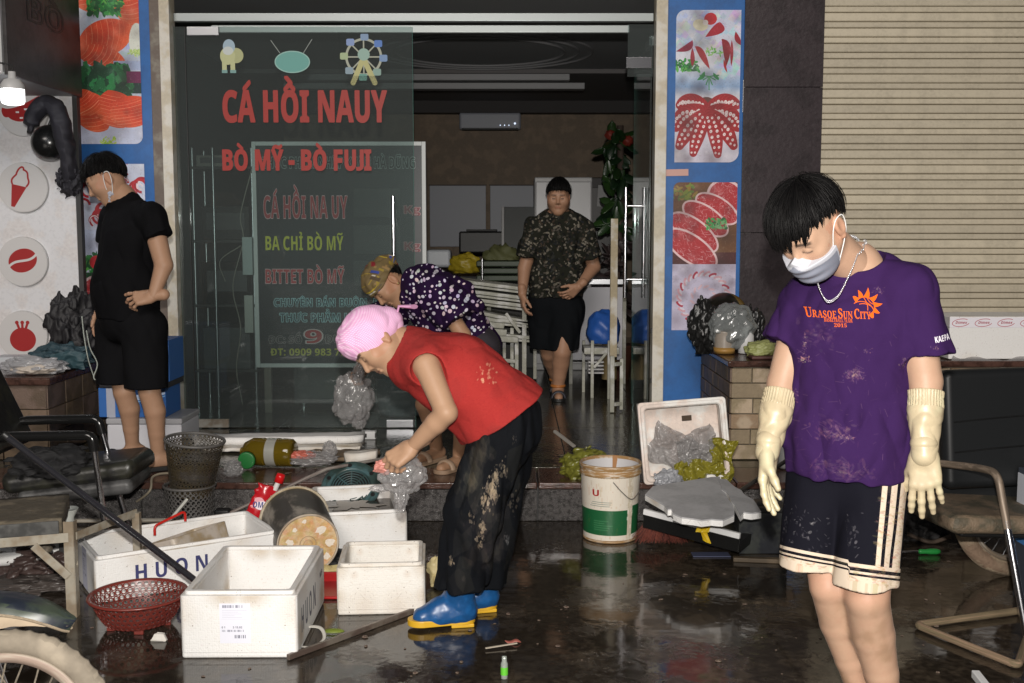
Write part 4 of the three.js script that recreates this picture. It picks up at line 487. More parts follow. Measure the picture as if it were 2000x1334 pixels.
// ---------- low brick walls at both sides of the platform ----------
const brickMats = [0, 1, 2, 3].map((k) => stainMat([0.46 - k * 0.03, 0.36 - k * 0.025, 0.25 - k * 0.015], [0.24, 0.17, 0.1], 0.4, 0.6, { seed: 140 + k, freq: 6, bumpMap: rep(noiseBump, 3), bumpScale: 0.0015 }));
const brickDark = [0, 1, 2].map((k) => stainMat([0.2 - k * 0.02, 0.14 - k * 0.015, 0.085], [0.1, 0.07, 0.045], 0.5, 0.55, { seed: 150 + k, freq: 6, bumpMap: rep(noiseBump, 3), bumpScale: 0.0015 }));
{
  const h = 0.52, w = 2.6, dpt = 0.94, t = thing('low_brick_wall', 'low wall of pale bricks with dark stone top right of the doorway', 'low wall', V(1.205, PY, -6.0));
  mesh('core', bx(w - 0.03, h, dpt - 0.02, w / 2, 0, -dpt / 2 - 0.012, 0), std(L(0.2, 0.17, 0.13), 0.9), t);
  const r = rng(8);
  for (let j = 0; j < 6; j++) { let x = j % 2 ? -0.07 : 0; for (let i = 0; x < w - 0.02; i++) { const l = 0.165 + r() * 0.05, x0 = Math.max(0, x), x1 = Math.min(w, x + l); if (x1 - x0 > 0.02) { const m = mesh('brick', bx(x1 - x0 - 0.005, 0.08, 0.02, 0, 0, 0, 0.004), brickMats[Math.floor(r() * 4)], t); m.position.set((x0 + x1) / 2, 0.004 + j * 0.0855, -0.006 + r() * 0.003); } x += l; } }
  for (let j = 0; j < 6; j++) for (let i = 0; i < 6; i++) { const l = dpt / 5.5, z0 = Math.max(0, i * l - (j % 2 ? l / 2 : 0)), z1 = Math.min(dpt, z0 === 0 && j % 2 ? l / 2 : z0 + l); if (z1 - z0 > 0.02 && z0 < dpt - 0.02) { const m = mesh('brick', bx(0.02, 0.08, z1 - z0 - 0.005, 0, 0, 0, 0.004), brickDark[(i + j) % 3], t); m.position.set(0.002 + r() * 0.003, 0.004 + j * 0.0855, -(z0 + z1) / 2); } }
  mesh('stone_top', uvm(bx(w + 0.05, 0.035, dpt + 0.05, w / 2, h, -dpt / 2 + 0.012, 0.01)), redStone, t);
}
{
  const h = 0.42, w = 1.5, dpt = 0.98, t = thing('low_brick_wall', 'low brown tiled wall with dark stone top under the black bag at left', 'low wall', V(-2.56, PY, -6.0));
  mesh('core', bx(w, h, dpt - 0.02, -w / 2 - 0.012, 0, -dpt / 2 - 0.012, 0), std(L(0.1, 0.08, 0.06), 0.9), t); const r = rng(9);
  for (let j = 0; j < 3; j++) for (let i = 0; i < 4; i++) { const m = mesh('tile', bx(0.02, 0.136, dpt / 4 - 0.005, 0, 0, 0, 0.003), brickDark[(i * 2 + j) % 3], t); m.position.set(-0.006 + r() * 0.003, 0.004 + j * 0.14, -dpt / 8 - i * dpt / 4); }
  for (let j = 0; j < 3; j++) for (let i = 0; i < 6; i++) { const m = mesh('tile', bx(0.245, 0.136, 0.02, 0, 0, 0, 0.003), brickDark[(i + j) % 3], t); m.position.set(-0.125 - i * 0.25, 0.004 + j * 0.14, -0.006 + r() * 0.003); }
  mesh('stone_top', uvm(bx(w + 0.05, 0.045, dpt + 0.06, -w / 2 + 0.015, h, -dpt / 2 + 0.02, 0.012)), redStone, t);
}
// ---------- foam boxes ----------
function rimmed(w, d, t, y0, y1, r, inset = 0) { const o = rrect(w - inset * 2, d - inset * 2, r); o.holes.push(rrect(w - t * 2, d - t * 2, Math.max(0.01, r * 0.8), -(w - t * 2) / 2, -(d - t * 2) / 2, THREE.Path)); return uvm(extrude(o, y1 - y0, 0.004, 5)).rotateX(-PI / 2).translate(0, y0, 0); }
function foamBox(name, label, p, turn, w, h, d, mat, t = 0.028, cat = 'foam box') {
  const q = thing(name, label, cat, p, turn);
  const g = join([rimmed(w, d, t, 0.02, h - 0.014, 0.016), rimmed(w, d, t, h - 0.0145, h, 0.02, 0.011), uvm(bx(w - 0.004, 0.03, d - 0.004, 0, 0, 0, 0.01)), bx(w - t * 1.6, 0.012, d - t * 1.6, 0, 0.026, 0, 0)]);
  mesh('body', warp(g, (v) => { const k = 1 + 0.0; v.x *= k; const n = 0.0014 * N3(v.x * 14 + w * 9, v.y * 14, v.z * 14); v.x += n; v.z += n; }), mat, q); return q;
}
const label1 = canvasTex(360, 480, (x, w, h) => { x.fillStyle = '#e4e5f0'; x.fillRect(0, 0, w, h); const r = rng(3); x.fillStyle = '#8b8d9c'; const bars = (a, b, W, H) => { for (let i = 0; i < W; i += 4) if (r() < 0.62) x.fillRect(a + i, b, 2 + r() * 3, H); }; bars(30, 20, 240, 34); x.fillStyle = '#c9cad8'; for (let i = 0; i < 5; i++) x.fillRect(30, 80 + i * 22, 120 + r() * 180, 5); x.fillRect(20, 190, w - 40, 2); x.fillStyle = '#5b5d6e'; x.font = 'bold 34px sans-serif'; x.fillText('0 1', 20, 300); x.fillText('3 15.02', 150, 300); x.fillStyle = '#8b8d9c'; bars(24, 318, 250, 24); x.fillStyle = '#6b6d7c'; bars(170, 380, 140, 40); });
const huon = (col, w = 512, h = 170) => textTex('HUON', w, h, { color: col, size: h * 0.9, base: 0.86, gap: 1.35, tall: 1.2 });
{ // front box with the shipping label
  const b = foamBox('foam_box', 'white foam box with shipping label in the foreground, open and empty', V(-0.935, 0, -3.93), 0.01, 0.4, 0.235, 0.575, M.foam, 0.032);
  decal('label', 0.105, 0.14, label1, b, V(-0.012, 0.125, 0.2885));
  decal('lettering', 0.34, 0.115, huon('#4c4f63', 512, 170), b, V(0.201, 0.105, 0.06), { ry: PI / 2 });
  decal('mark', 0.06, 0.04, textTex('MF', 128, 90, { color: '#4a3a4c', size: 70 }), b, V(0.201, 0.15, -0.2), { ry: PI / 2 });
}
foamBox('foam_box', 'small dirty white foam box, empty, beside the blue boots', V(-0.51, 0, -4.24), 0.07, 0.335, 0.2, 0.33, M.foamDirty, 0.026);
{
  const b = foamBox('foam_box', 'white foam box holding dark muddy water beside the tipped bucket', V(-0.73, 0, -5.07), 0.2, 0.42, 0.215, 0.55, M.foam, 0.03);
  const wat = phys(L(0.035, 0.026, 0.016), 0.04, { bumpMap: rep(noiseBump, 1), bumpScale: 0.001 }); mesh('dirty_water', bx(0.365, 0.11, 0.495, 0, 0.035, 0, 0.002), wat, b);
  const sc = mesh('scum', uvm(new THREE.CircleGeometry(1, 40).rotateX(-PI / 2)), std(L(0.4, 0.37, 0.33), 0.5), b); sc.geometry = warp(sc.geometry, (v) => { const k = 0.8 + 0.45 * N3(v.x * 2, v.z * 2, 3); v.x *= 0.16 * k; v.z *= 0.1 * k; }); sc.position.set(-0.02, 0.1475, -0.13);
}
{
  const q = V(-1.63, 0, -4.19), th = 0.56, dir = V(Math.cos(th), 0, -Math.sin(th)), out = V(-Math.sin(th), 0, -Math.cos(th)), w = 0.76, d = 0.42, c = q.clone().addScaledVector(dir, w / 2).addScaledVector(out, d / 2);
  const b = foamBox('foam_box', 'long white foam box with blue lettering behind the red basket', c, th, w, 0.188, d, M.foam, 0.026);
  decal('lettering', 0.34, 0.085, huon('#3a3d6b', 512, 128), b, V(-0.07, 0.1, d / 2 + 0.0015));
  const g = canvasTex(128, 256, (x) => { const r = rng(6); x.fillStyle = '#c9cbdc'; x.fillRect(0, 0, 128, 256); x.fillStyle = '#6f7182'; for (let j = 0; j < 2; j++) for (let i = 0; i < 70; i += 4) if (r() < 0.6) x.fillRect(28 + i, 40 + j * 120, 3, 16); for (let i = 0; i < 6; i++) x.fillRect(28, 76 + i * 12, 60 * r(), 3); }); decal('label', 0.09, 0.17, g, b, V(-w / 2 - 0.0015, 0.1, 0.02), { ry: -PI / 2 });
  // plastic tray leaning in the box
  const t = thing('plastic_tray', 'stained plastic tray with red handle leaning inside the long foam box', 'tray', c.clone().addScaledVector(dir, 0.05).add(V(0, 0.075, 0)), th);
  const tr = mesh('tray', join([rimmed(0.32, 0.2, 0.012, 0.0, 0.1, 0.02), bx(0.31, 0.01, 0.19, 0, 0, 0, 0.003)]), stainMat([0.5, 0.44, 0.38], [0.3, 0.2, 0.12], 0.45, 0.4, { seed: 33 }), t); tr.rotation.set(-0.35, 0.5, 0.18);
  mesh('handle', pipe([V(-0.12, 0.085, -0.1), V(-0.12, 0.125, -0.1), V(0.02, 0.165, -0.13), V(0.02, 0.12, -0.13)], 0.006, 0.02, 8), std(L(0.55, 0.02, 0.012), 0.35), t);
}
// ---------- perforated and lattice baskets ----------
function perforated(f, nu, nv, hole, th, rowShift = 0.5) { // f(u, v) -> point on the wall; u runs round
  const pos = [], nor = (u, v) => { const a = f(u + 1e-3, v).sub(f(u - 1e-3, v)), b = f(u, v + 1e-3).sub(f(u, v - 1e-3)); return a.cross(b).normalize(); }, K = 8;
  const P = (u, v, s) => { const p = f(u, v); return s ? p.addScaledVector(nor(u, v), s * th) : p; }, put = (...q) => q.forEach((p) => pos.push(p.x, p.y, p.z));
  for (let j = 0; j < nv; j++) for (let i = 0; i < nu; i++) {
    const u0 = i / nu + (j % 2 ? rowShift / nu : 0), v0 = j / nv, du = 1 / nu, dv = 1 / nv;
    for (let k = 0; k < K; k++) {
      const A = (k / K) * 2 * PI + PI / 8, Bq = ((k + 1) / K) * 2 * PI + PI / 8;
      const sqr = (a) => { const c = Math.cos(a), s = Math.sin(a), m = Math.max(Math.abs(c), Math.abs(s)); return [u0 + du * (0.5 + 0.5 * c / m), v0 + dv * (0.5 + 0.5 * s / m)]; }, cir = (a) => [u0 + du * (0.5 + hole * 0.5 * Math.cos(a)), v0 + dv * (0.5 + hole * 0.5 * Math.sin(a))];
      const s0 = sqr(A), s1 = sqr(Bq), c0 = cir(A), c1 = cir(Bq);
      const mid = [u0 + du * (0.5 + 0.5 * Math.sign(Math.round(Math.cos((A + Bq) / 2) * 1.4)) * (Math.abs(Math.cos((A + Bq) / 2)) > 0.6 ? 1 : 0)), 0]; void mid;
      for (const s of [0, 1]) { const a = P(...s0, s), b = P(...s1, s), c = P(...c0, s), d = P(...c1, s); s ? put(a, b, d, a, d, c) : put(a, d, b, a, c, d); }
      const a = P(...c0, 0), b = P(...c1, 0), c = P(...c0, 1), d = P(...c1, 1); put(a, b, d, a, d, c);
    }
  }
  const g = new THREE.BufferGeometry(); g.setAttribute('position', new THREE.Float32BufferAttribute(pos, 3)); g.computeVertexNormals(); return g;
}
{
  const p = fl(254, 1240), t = thing('plastic_basket', 'round red plastic colander basket on the wet ground', 'basket', V(p.x, 0, p.z - 0.1)), m = std(L(0.17, 0.03, 0.022), 0.3, { side: THREE.DoubleSide });
  const wall = (u, v) => { const a = u * 2 * PI, r = lerp(0.115, 0.168, Math.pow(Math.max(v, 0), 0.7)); return V(r * Math.cos(a), 0.02 + v * 0.098, -r * Math.sin(a)); };
  mesh('wall', perforated(wall, 42, 5, 0.7, 0.0025), m, t); mesh('rim', lathe([[0.166, 0.116], [0.178, 0.112], [0.182, 0.118], [0.178, 0.124], [0.168, 0.123], [0.166, 0.116]], 56), m, t);
  const bot = (u, v) => V((0.03 + v * 0.086) * Math.cos(u * 2 * PI), 0.019, (0.03 + v * 0.086) * Math.sin(u * 2 * PI)); mesh('base', join([perforated(bot, 26, 5, 0.6, 0.0025), new THREE.CylinderGeometry(0.031, 0.031, 0.003, 24).translate(0, 0.02, 0)]), m, t);
  for (let i = 0; i < 5; i++) mesh('foot', bx(0.035, 0.02, 0.012, 0.1 * Math.cos(i * 1.2566), 0, 0.1 * Math.sin(i * 1.2566), 0.003), m, t);
}
{ // two stacked waste baskets
  const p = at(380, 1035, 5.28), x = p.x, z = -5.22, grey = std(L(0.1, 0.095, 0.09), 0.5, { side: THREE.DoubleSide });
  const a = thing('waste_basket', 'grey slotted plastic basket standing under the tilted brown basket', 'basket', V(x, 0, z));
  const wall = (r0, r1, h) => (u, v) => { const b = u * 2 * PI, r = lerp(r0, r1, v); return V(r * Math.cos(b), v * h, -r * Math.sin(b)); };
  mesh('wall', perforated(wall(0.1, 0.118, 0.24), 30, 9, 0.7, 0.002, 0), grey, a); mesh('rim', new THREE.TorusGeometry(0.121, 0.007, 8, 48).rotateX(PI / 2).translate(0, 0.24, 0), grey, a); mesh('base', new THREE.CylinderGeometry(0.1, 0.1, 0.006, 30).translate(0, 0.004, 0), grey, a);
  const brown = stainMat([0.055, 0.05, 0.044], [0.056, 0.043, 0.027], 0.6, 0.35, { side: THREE.DoubleSide, seed: 44 });
  const b = thing('waste_basket', 'stained brown plastic basket tilted on top of the grey basket', 'basket', V(x + 0.012, 0.2, z + 0.01)); const g = new THREE.Group(); void g; b.rotation.z = -0.1; b.rotation.x = 0.05;
  mesh('wall', uvm(perforated(wall(0.096, 0.136, 0.262), 40, 14, 0.62, 0.0018)), brown, b); mesh('base', new THREE.CylinderGeometry(0.096, 0.094, 0.006, 32).translate(0, 0.003, 0), brown, b); mesh('rim', new THREE.TorusGeometry(0.138, 0.007, 8, 48).rotateX(PI / 2).translate(0, 0.265, 0), grey, b);
  mesh('residue', warp(new THREE.SphereGeometry(1, 26, 16), (v) => { const k = 1 + 0.2 * N3(v.x * 2, v.y * 2, v.z * 2); v.set(v.x * 0.098 * k, 0.1 + v.y * 0.05 * k, v.z * 0.098 * k); }), stainMat([0.11, 0.085, 0.035], [0.05, 0.04, 0.03], 0.6, 0.6), b);
}
// ---------- tipped bucket ----------
{
  const a = V(-0.865, 0.138, -4.56), b = V(-0.985, 0.158, -4.88), dir = b.clone().sub(a).normalize(), q = new THREE.Quaternion().setFromUnitVectors(UP, dir), t = thing('bucket', 'muddy white bucket tipped over with its stained bottom facing the street', 'bucket', a);
  const put = (n, g, m) => { const k = mesh(n, g, m, t); k.quaternion.copy(q); return k; };
  put('wall', lathe([[0.128, 0], [0.133, 0.004], [0.15, 0.335], [0.146, 0.335], [0.129, 0.02], [0.128, 0]], 56), stainMat([0.3, 0.27, 0.23], [0.07, 0.055, 0.04], 0.75, 0.5, { seed: 51 }));
  const bt = canvasTex(512, 512, (x) => { const r = rng(12); x.fillStyle = '#cdb48f'; x.fillRect(0, 0, 512, 512); for (let i = 0; i < 500; i++) { const a2 = r() * 6.28, d = Math.sqrt(r()) * 240; x.fillStyle = `rgba(${150 + r() * 70},${110 + r() * 60},${60 + r() * 50},0.16)`; x.beginPath(); x.ellipse(256 + d * Math.cos(a2), 256 + d * Math.sin(a2), 8 + r() * 40, 6 + r() * 24, r() * 3, 0, 7); x.fill(); } for (const [X, Y, s] of [[90, 300, 60], [400, 190, 50], [430, 330, 46], [200, 90, 26], [300, 60, 22], [120, 180, 40], [360, 430, 40]]) { x.fillStyle = 'rgba(228,222,212,0.85)'; x.beginPath(); for (let i = 0; i < 12; i++) x.lineTo(X + s * (0.5 + r() * 0.6) * Math.cos(i / 12 * 6.28), Y + s * (0.5 + r() * 0.6) * Math.sin(i / 12 * 6.28)); x.fill(); } });
  const disc = new THREE.CircleGeometry(0.127, 56).rotateX(PI / 2).translate(0, -0.0005, 0); put('bottom', join([disc]), std(0xffffff, 0.6, { map: bt, bumpMap: noiseBump, bumpScale: 0.002 }));
  put('bottom_ring', new THREE.TorusGeometry(0.128, 0.005, 8, 60).rotateX(PI / 2).translate(0, -0.002, 0), stainMat([0.5, 0.44, 0.36], [0.25, 0.18, 0.1], 0.5, 0.5)); put('moulding_mark', join([new THREE.TorusGeometry(0.034, 0.002, 6, 40).rotateX(PI / 2).translate(0, -0.001, 0), new THREE.TorusGeometry(0.018, 0.0015, 6, 30).rotateX(PI / 2).translate(0, -0.001, 0)]), std(L(0.4, 0.28, 0.16), 0.6));
  put('rim', lathe([[0.149, 0.33], [0.158, 0.325], [0.16, 0.336], [0.156, 0.345], [0.146, 0.343], [0.149, 0.33]], 56), stainMat([0.52, 0.46, 0.36], [0.3, 0.22, 0.12], 0.5, 0.5));
  for (let i = 0; i < 36; i++) { const c = i / 36 * 2 * PI, m = mesh('rim_rib', bx(0.006, 0.02, 0.004, 0, 0, 0, 0.001), t.children[t.children.length - 1].name === 'rim_rib' ? t.children[t.children.length - 1].material : std(L(0.5, 0.43, 0.32), 0.5), t); m.quaternion.copy(q).multiply(new THREE.Quaternion().setFromAxisAngle(UP, c)); m.position.copy(V(0.159 * Math.sin(c), 0.322, 0.159 * Math.cos(c)).applyQuaternion(q)); }
}
// ---------- green and white paint bucket ----------
{
  const f = fl(1196, 1064), t = thing('paint_bucket', 'tall white paint bucket with a green label by the step', 'bucket', V(f.x, 0, f.z - 0.135));
  const tex = canvasTex(1024, 512, (x, w, h) => {
    x.fillStyle = '#d8d0c2'; x.fillRect(0, 0, w, h); const r = rng(21); x.fillStyle = '#1d5a35'; x.fillRect(0, 265, w, 205); x.fillStyle = '#c7bda9'; x.fillRect(548, 0, 34, h); x.fillStyle = '#1d5a35'; x.fillRect(584, 235, 100, 60); x.fillRect(680, 215, w, 90);
    x.fillStyle = '#c9a98f'; for (let i = 0; i < 420; i++) { const X = r() * w, Y = r() * h; x.fillStyle = `rgba(${130 + r() * 60},${90 + r() * 45},${50 + r() * 40},${0.03 + r() * 0.16})`; x.fillRect(X, Y, 2 + r() * 8, 8 + r() * 60 * (Y < 200 ? 1 : 0.4)); }
    x.fillStyle = '#9e2626'; x.font = 'bold 74px sans-serif'; x.fillText('U', 330, 150); x.font = 'bold 30px sans-serif'; x.fillText('TAMI', 756, 150); x.fillStyle = '#7f8a80'; for (let i = 0; i < 3; i++) x.fillRect(330 - i * 6, 196 + i * 16, 120, 5); x.fillStyle = '#3f7a52'; for (let i = 0; i < 5; i++) x.fillRect(340, 350 + i * 18, 60 + r() * 60, 6); x.fillStyle = '#b86a28'; x.fillRect(700, 440, 40, 16);
    for (let i = 0; i < 30; i++) { x.fillStyle = `rgba(235,228,215,${0.2 + r() * 0.5})`; x.fillRect(540 + r() * 46, r() * h, 10, 30); }
  }, true);
  const wallG = new THREE.CylinderGeometry(0.141, 0.128, 0.3, 64, 1, true).translate(0, 0.165, 0), uvw = wallG.attributes.uv; void uvw; const wm = mesh('wall', wallG, std(0xffffff, 0.4, { map: tex, side: THREE.DoubleSide }), t); wm.rotation.y = PI + 0.35;
  const sm = stainMat([0.6, 0.54, 0.45], [0.36, 0.2, 0.09], 0.6, 0.45, { seed: 77, freq: 8, side: THREE.DoubleSide });
  mesh('base', lathe([[0, 0.003], [0.118, 0.003], [0.126, 0], [0.129, 0.006], [0.1285, 0.0152], [0, 0.02]], 56), sm, t); mesh('rim', lathe([[0.1412, 0.314], [0.148, 0.318], [0.147, 0.332], [0.1425, 0.334], [0.1425, 0.35], [0.149, 0.353], [0.148, 0.366], [0.144, 0.37], [0.138, 0.366], [0.137, 0.3], [0.1412, 0.314]], 64), sm, t);
  mesh('lining', new THREE.CylinderGeometry(0.1375, 0.124, 0.33, 56, 1, true).translate(0, 0.19, 0), std(L(0.55, 0.54, 0.55), 0.5, { side: THREE.DoubleSide }), t); const dr = mesh('drip', bx(0.024, 0.1, 0.003, 0, 0, 0, 0.001), std(L(0.36, 0.17, 0.06), 0.5), t); dr.position.set(0.034, 0.27, -0.131);
  mesh('handle', tube([V(0.0, 0.3, 0.151), V(0.045, 0.25, 0.15), V(0.09, 0.215, 0.128), V(0.13, 0.24, 0.08)], 0.0022, 24, 6), std(L(0.12, 0.11, 0.1), 0.5), t);
}
// ---------- things on the platform, left of the women ----------
const slab = (name, label, p, turn, w, h, d, mat, cat, tilt = 0, bumpy = 0.004) => { const t = thing(name, label, cat, p, turn); const g = new THREE.BoxGeometry(w, h, d, Math.ceil(w / 0.03), 2, Math.ceil(d / 0.03)); uvm(g); const m = mesh('sheet', uvm(weldNormals(warp(g.toNonIndexed(), (v) => { const e = Math.max(Math.abs(v.x) / (w / 2), Math.abs(v.z) / (d / 2)); v.y += bumpy * N3(v.x * 8, 0, v.z * 8 + w * 5) * (e > 0.9 ? 1.4 : 1); if (e > 0.97) { v.x += 0.012 * N3(v.x * 15, v.y * 3, v.z * 25); v.z += 0.012 * N3(v.z * 15, v.y * 3, v.x * 25 + 7); } }))), mat, t); m.position.y = h / 2; m.rotation.z = tilt; return t; };
{
  const c = (px, py, y) => fl(px, py, y);
  { const p = c(550, 862, PY + 0.03); slab('foam_board', 'long white foam strip lying in front of the glass door', V(p.x, PY + 0.035, -6.35), 0.02, 0.97, 0.04, 0.16, M.foam, 'foam board', 0.012, 0.003); slab('foam_board', 'thin white foam sheet lying under the long foam strip', V(p.x + 0.04, PY + 0.014, -6.28), 0.03, 0.9, 0.018, 0.2, M.foamDirty, 'foam board', 0.006, 0.003); }
  slab('cardboard', 'wet brown cardboard lying on the platform behind the drain cover', V(c(655, 895, PY).x, PY + 0.002, -6.06), -0.05, 0.46, 0.02, 0.26, stainMat([0.27, 0.19, 0.12], [0.14, 0.1, 0.06], 0.5, 0.8), 'cardboard', 0.02, 0.008);
  slab('foam_piece', 'broken white foam piece on the wet cardboard', V(c(712, 898, PY).x, PY + 0.024, -5.87), 0.12, 0.17, 0.05, 0.1, M.foamDirty, 'foam piece', 0.06, 0.006);
  { const t = thing('switch_box', 'small white electrical socket box at the foot of the glass door', 'socket box', V(at(719, 838, 6.6).x, PY + 0.001, -6.62)); mesh('body', bx(0.09, 0.05, 0.05, 0, 0, 0, 0.005), M.white, t); mesh('socket', bx(0.024, 0.024, 0.004, -0.02, 0.013, 0.0255, 0.001), M.black, t); mesh('clip', bx(0.012, 0.03, 0.01, 0.045, 0.01, 0.02, 0.002), M.darkGrey, t); }
  { // cooking oil bottle lying on its side, cap towards the street
    const p = c(517, 902, PY), t = thing('oil_bottle', 'large bottle of yellow cooking oil with green cap lying on the platform', 'bottle', V(p.x, PY, -5.83), 0);
    const body = phys(L(0.26, 0.18, 0.015), 0.08, { transmission: 0.6, thickness: 0 }); const prof = [[0, -0.15], [0.06, -0.15], [0.074, -0.135], [0.076, -0.09], [0.072, -0.08], [0.076, -0.07], [0.076, 0.0], [0.072, 0.01], [0.076, 0.02], [0.074, 0.08], [0.05, 0.125], [0.022, 0.14], [0.02, 0.15]];
    const g = lathe(prof, 40).rotateZ(PI / 2).rotateY(-0.15).translate(0.045, 0.079, 0); mesh('body', g, body, t); mesh('oil', lathe([[0, -0.145], [0.068, -0.14], [0.07, 0.07], [0.045, 0.12], [0, 0.13]], 30).rotateZ(PI / 2).rotateY(-0.15).translate(0.045, 0.074, 0).scale(1, 0.96, 1), std(L(0.19, 0.12, 0.01), 0.15), t);
    mesh('label', lathe([[0.0768, -0.06], [0.0768, -0.005]], 40).rotateZ(PI / 2).rotateY(-0.15).translate(0.045, 0.079, 0), std(L(0.5, 0.5, 0.45), 0.2, { metalness: 0.4 }), t);
    mesh('cap', lathe([[0, 0.02], [0.04, 0.02], [0.046, 0.014], [0.047, -0.01], [0, -0.01]], 28).rotateX(PI / 2).translate(-0.05, 0.05, 0.075), std(L(0.02, 0.17, 0.04), 0.3), t);
  }
  { const g = (s, rx, ry, rz) => { const q = sdfMesh((x, y, z) => { const n = 0.16 * N3(x * 2.4 + s, y * 2.4, z * 2.4) + 0.09 * Math.abs(N3(x * 5 + s, y * 5, z * 5)); return (Math.hypot(x, y * (y < 0 ? 1.25 : 1), z) - 0.8 - n); }, V(-1.25, -1.1, -1.25), V(1.25, 1.25, 1.25), 0.06); return warp(q, (v) => v.multiply(V(rx, ry, rz))); };
    const t = thing('meat_bag', 'clear plastic bag with pink meat lying by the wet cardboard', 'bag', V(c(615, 905, PY).x, PY + 0.045, -5.8)); mesh('bag', g(3, 0.16, 0.05, 0.08), M.bag, t); mesh('meat', g(9, 0.09, 0.028, 0.05).translate(-0.05, 0.024, 0.012), std(L(0.52, 0.13, 0.09), 0.35), t); mesh('knot', g(14, 0.045, 0.06, 0.04).translate(0.1, 0.045, 0), M.bag, t);
    const u = thing('plastic_bag', 'small clear plastic bag lying beside the brown basket', 'bag', V(c(458, 928, PY).x, PY + 0.03, -5.6)); mesh('bag', g(21, 0.055, 0.06, 0.05), M.bag, u);
  }
  { // drain cover leaning on the step
    const p = V(at(684, 955, 5.33).x, 0.19, -5.36), t = thing('drain_cover', 'round teal drain cover with ring slots leaning on the step', 'drain cover', p); const m = stainMat([0.06, 0.12, 0.13], [0.03, 0.045, 0.045], 0.5, 0.35, { seed: 88 }), put = (n, g) => { const k = mesh(n, g, m, t); k.rotation.x = -0.78; k.rotation.z = 0.05; return k; };
    put('rim', lathe([[0.098, 0], [0.14, 0], [0.147, 0.006], [0.147, 0.016], [0.142, 0.02], [0.104, 0.02], [0.098, 0.012], [0.098, 0]], 64).rotateX(PI / 2)); for (let i = 0; i < 6; i++) put('ring', new THREE.TorusGeometry(0.025 + i * 0.0135, 0.0032, 6, 48).translate(0, 0, 0.008)); for (let i = 0; i < 4; i++) put('spoke', bx(0.006, 0.2, 0.006, 0, -0.1, 0.006, 0.001).rotateZ(i * PI / 4));
    for (let i = 0; i < 6; i++) { const a = i * PI / 3 + 0.6, k = mesh('bolt_hole', new THREE.CylinderGeometry(0.011, 0.011, 0.004, 20).rotateX(PI / 2).translate(0.122 * Math.cos(a), 0.122 * Math.sin(a), 0.02), M.black, t); k.rotation.x = -0.78; k.rotation.z = 0.05; }
    mesh('backing', new THREE.CylinderGeometry(0.1, 0.1, 0.003, 40).rotateX(PI / 2).translate(0, 0, 0.001), M.black, t).rotation.x = -0.78;
  }
  { const a = at(447, 1003, 5.35), b = at(640, 925, 5.33), d = at(765, 893, 5.75), t = thing('mop_pole', 'grey mop pole lying against the step with a black end', 'pole', a); mesh('shaft', sweep([a.clone().sub(a), b.clone().sub(a).add(V(0, 0.03, 0.03)), d.clone().sub(a)], () => 0.0085, 10), stainMat([0.3, 0.28, 0.25], [0.14, 0.12, 0.1], 0.5, 0.5), t); mesh('head', bx(0.075, 0.07, 0.06, -0.03, -0.045, 0, 0.012), M.black, t); }
  tag(mesh('white_pipe', cyl(fl(150, 990).setY(0.02).setX(-2.2).setZ(-5.38), V(-1.05, 0.03, -5.37), 0.011), stainMat([0.45, 0.43, 0.38], [0.25, 0.2, 0.15], 0.5, 0.5)), 'thin pale pipe lying on the ground along the step', 'pipe');
  { const a = at(318, 1032, 5.0), b = at(366, 974, 5.06); tag(mesh('plastic_stick', barBetween(a, b, 0.011, 0.011), std(L(0.5, 0.5, 0.46), 0.4)), 'white plastic stick leaning on the grey slotted basket', 'stick'); }
  tag(mesh('hose', tube([fl(235, 1000, 0.02), at(290, 962, 5.4), at(300, 930, 5.5), at(345, 924, 5.62), at(400, 930, 5.7)], 0.006, 50, 8), std(L(0.35, 0.3, 0.22), 0.5)), 'thin pale hose curling over the step behind the baskets', 'hose');
  { // fabric softener pouch
    const p = fl(520, 1030), t = thing('softener_pouch', 'red softener pouch with red cap standing behind the tipped bucket', 'pouch', V(p.x - 0.03, 0, -5.2), 0.25); const rm = std(L(0.5, 0.012, 0.02), 0.22), tilt = 0.32;
    const f = (x, y, z) => { const k = clamp(y / 0.26), w = lerp(0.085, 0.05, k), d = lerp(0.04, 0.012, k); return (Math.hypot(x / w, z / d) - 1) * d; };
    const g = sdfMesh((x, y, z) => Math.max(f(x, y, z), -y, y - 0.25) + 0.003 * N3(x * 22, y * 22, z * 22), V(-0.11, -0.02, -0.06), V(0.11, 0.28, 0.06), 0.008); const b = mesh('pouch', g, rm, t); b.rotation.z = -tilt;
    const sp = mesh('spout', cyl(V(0.03, 0.235, 0), V(0.036, 0.285, 0), 0.014, 0.012), std(L(0.7, 0.68, 0.66), 0.3), t); sp.rotation.z = -tilt; const cp = mesh('cap', lathe([[0, 0], [0.022, 0], [0.022, 0.03], [0.019, 0.044], [0, 0.046]], 20).translate(0.037, 0.275, 0), std(L(0.62, 0.01, 0.012), 0.25), t); cp.rotation.z = -tilt;
    const d = decal('logo', 0.11, 0.075, canvasTex(256, 176, (x) => { x.fillStyle = '#e9a9b4'; x.beginPath(); x.ellipse(80, 60, 60, 46, 0.3, 0, 7); x.ellipse(160, 110, 70, 46, 0, 0, 7); x.fill(); x.fillStyle = '#f4e6ea'; x.beginPath(); x.ellipse(120, 96, 84, 50, -0.2, 0, 7); x.fill(); x.fillStyle = '#1d2f7a'; x.font = 'bold 92px sans-serif'; x.save(); x.translate(20, 140); x.rotate(-0.2); x.scale(0.8, 1); x.fillText('OMO', 0, 0); x.restore(); }), t, V(0.045, 0.15, 0.0345)); d.rotation.z = -tilt; d.rotation.x = -0.08;
  }
}
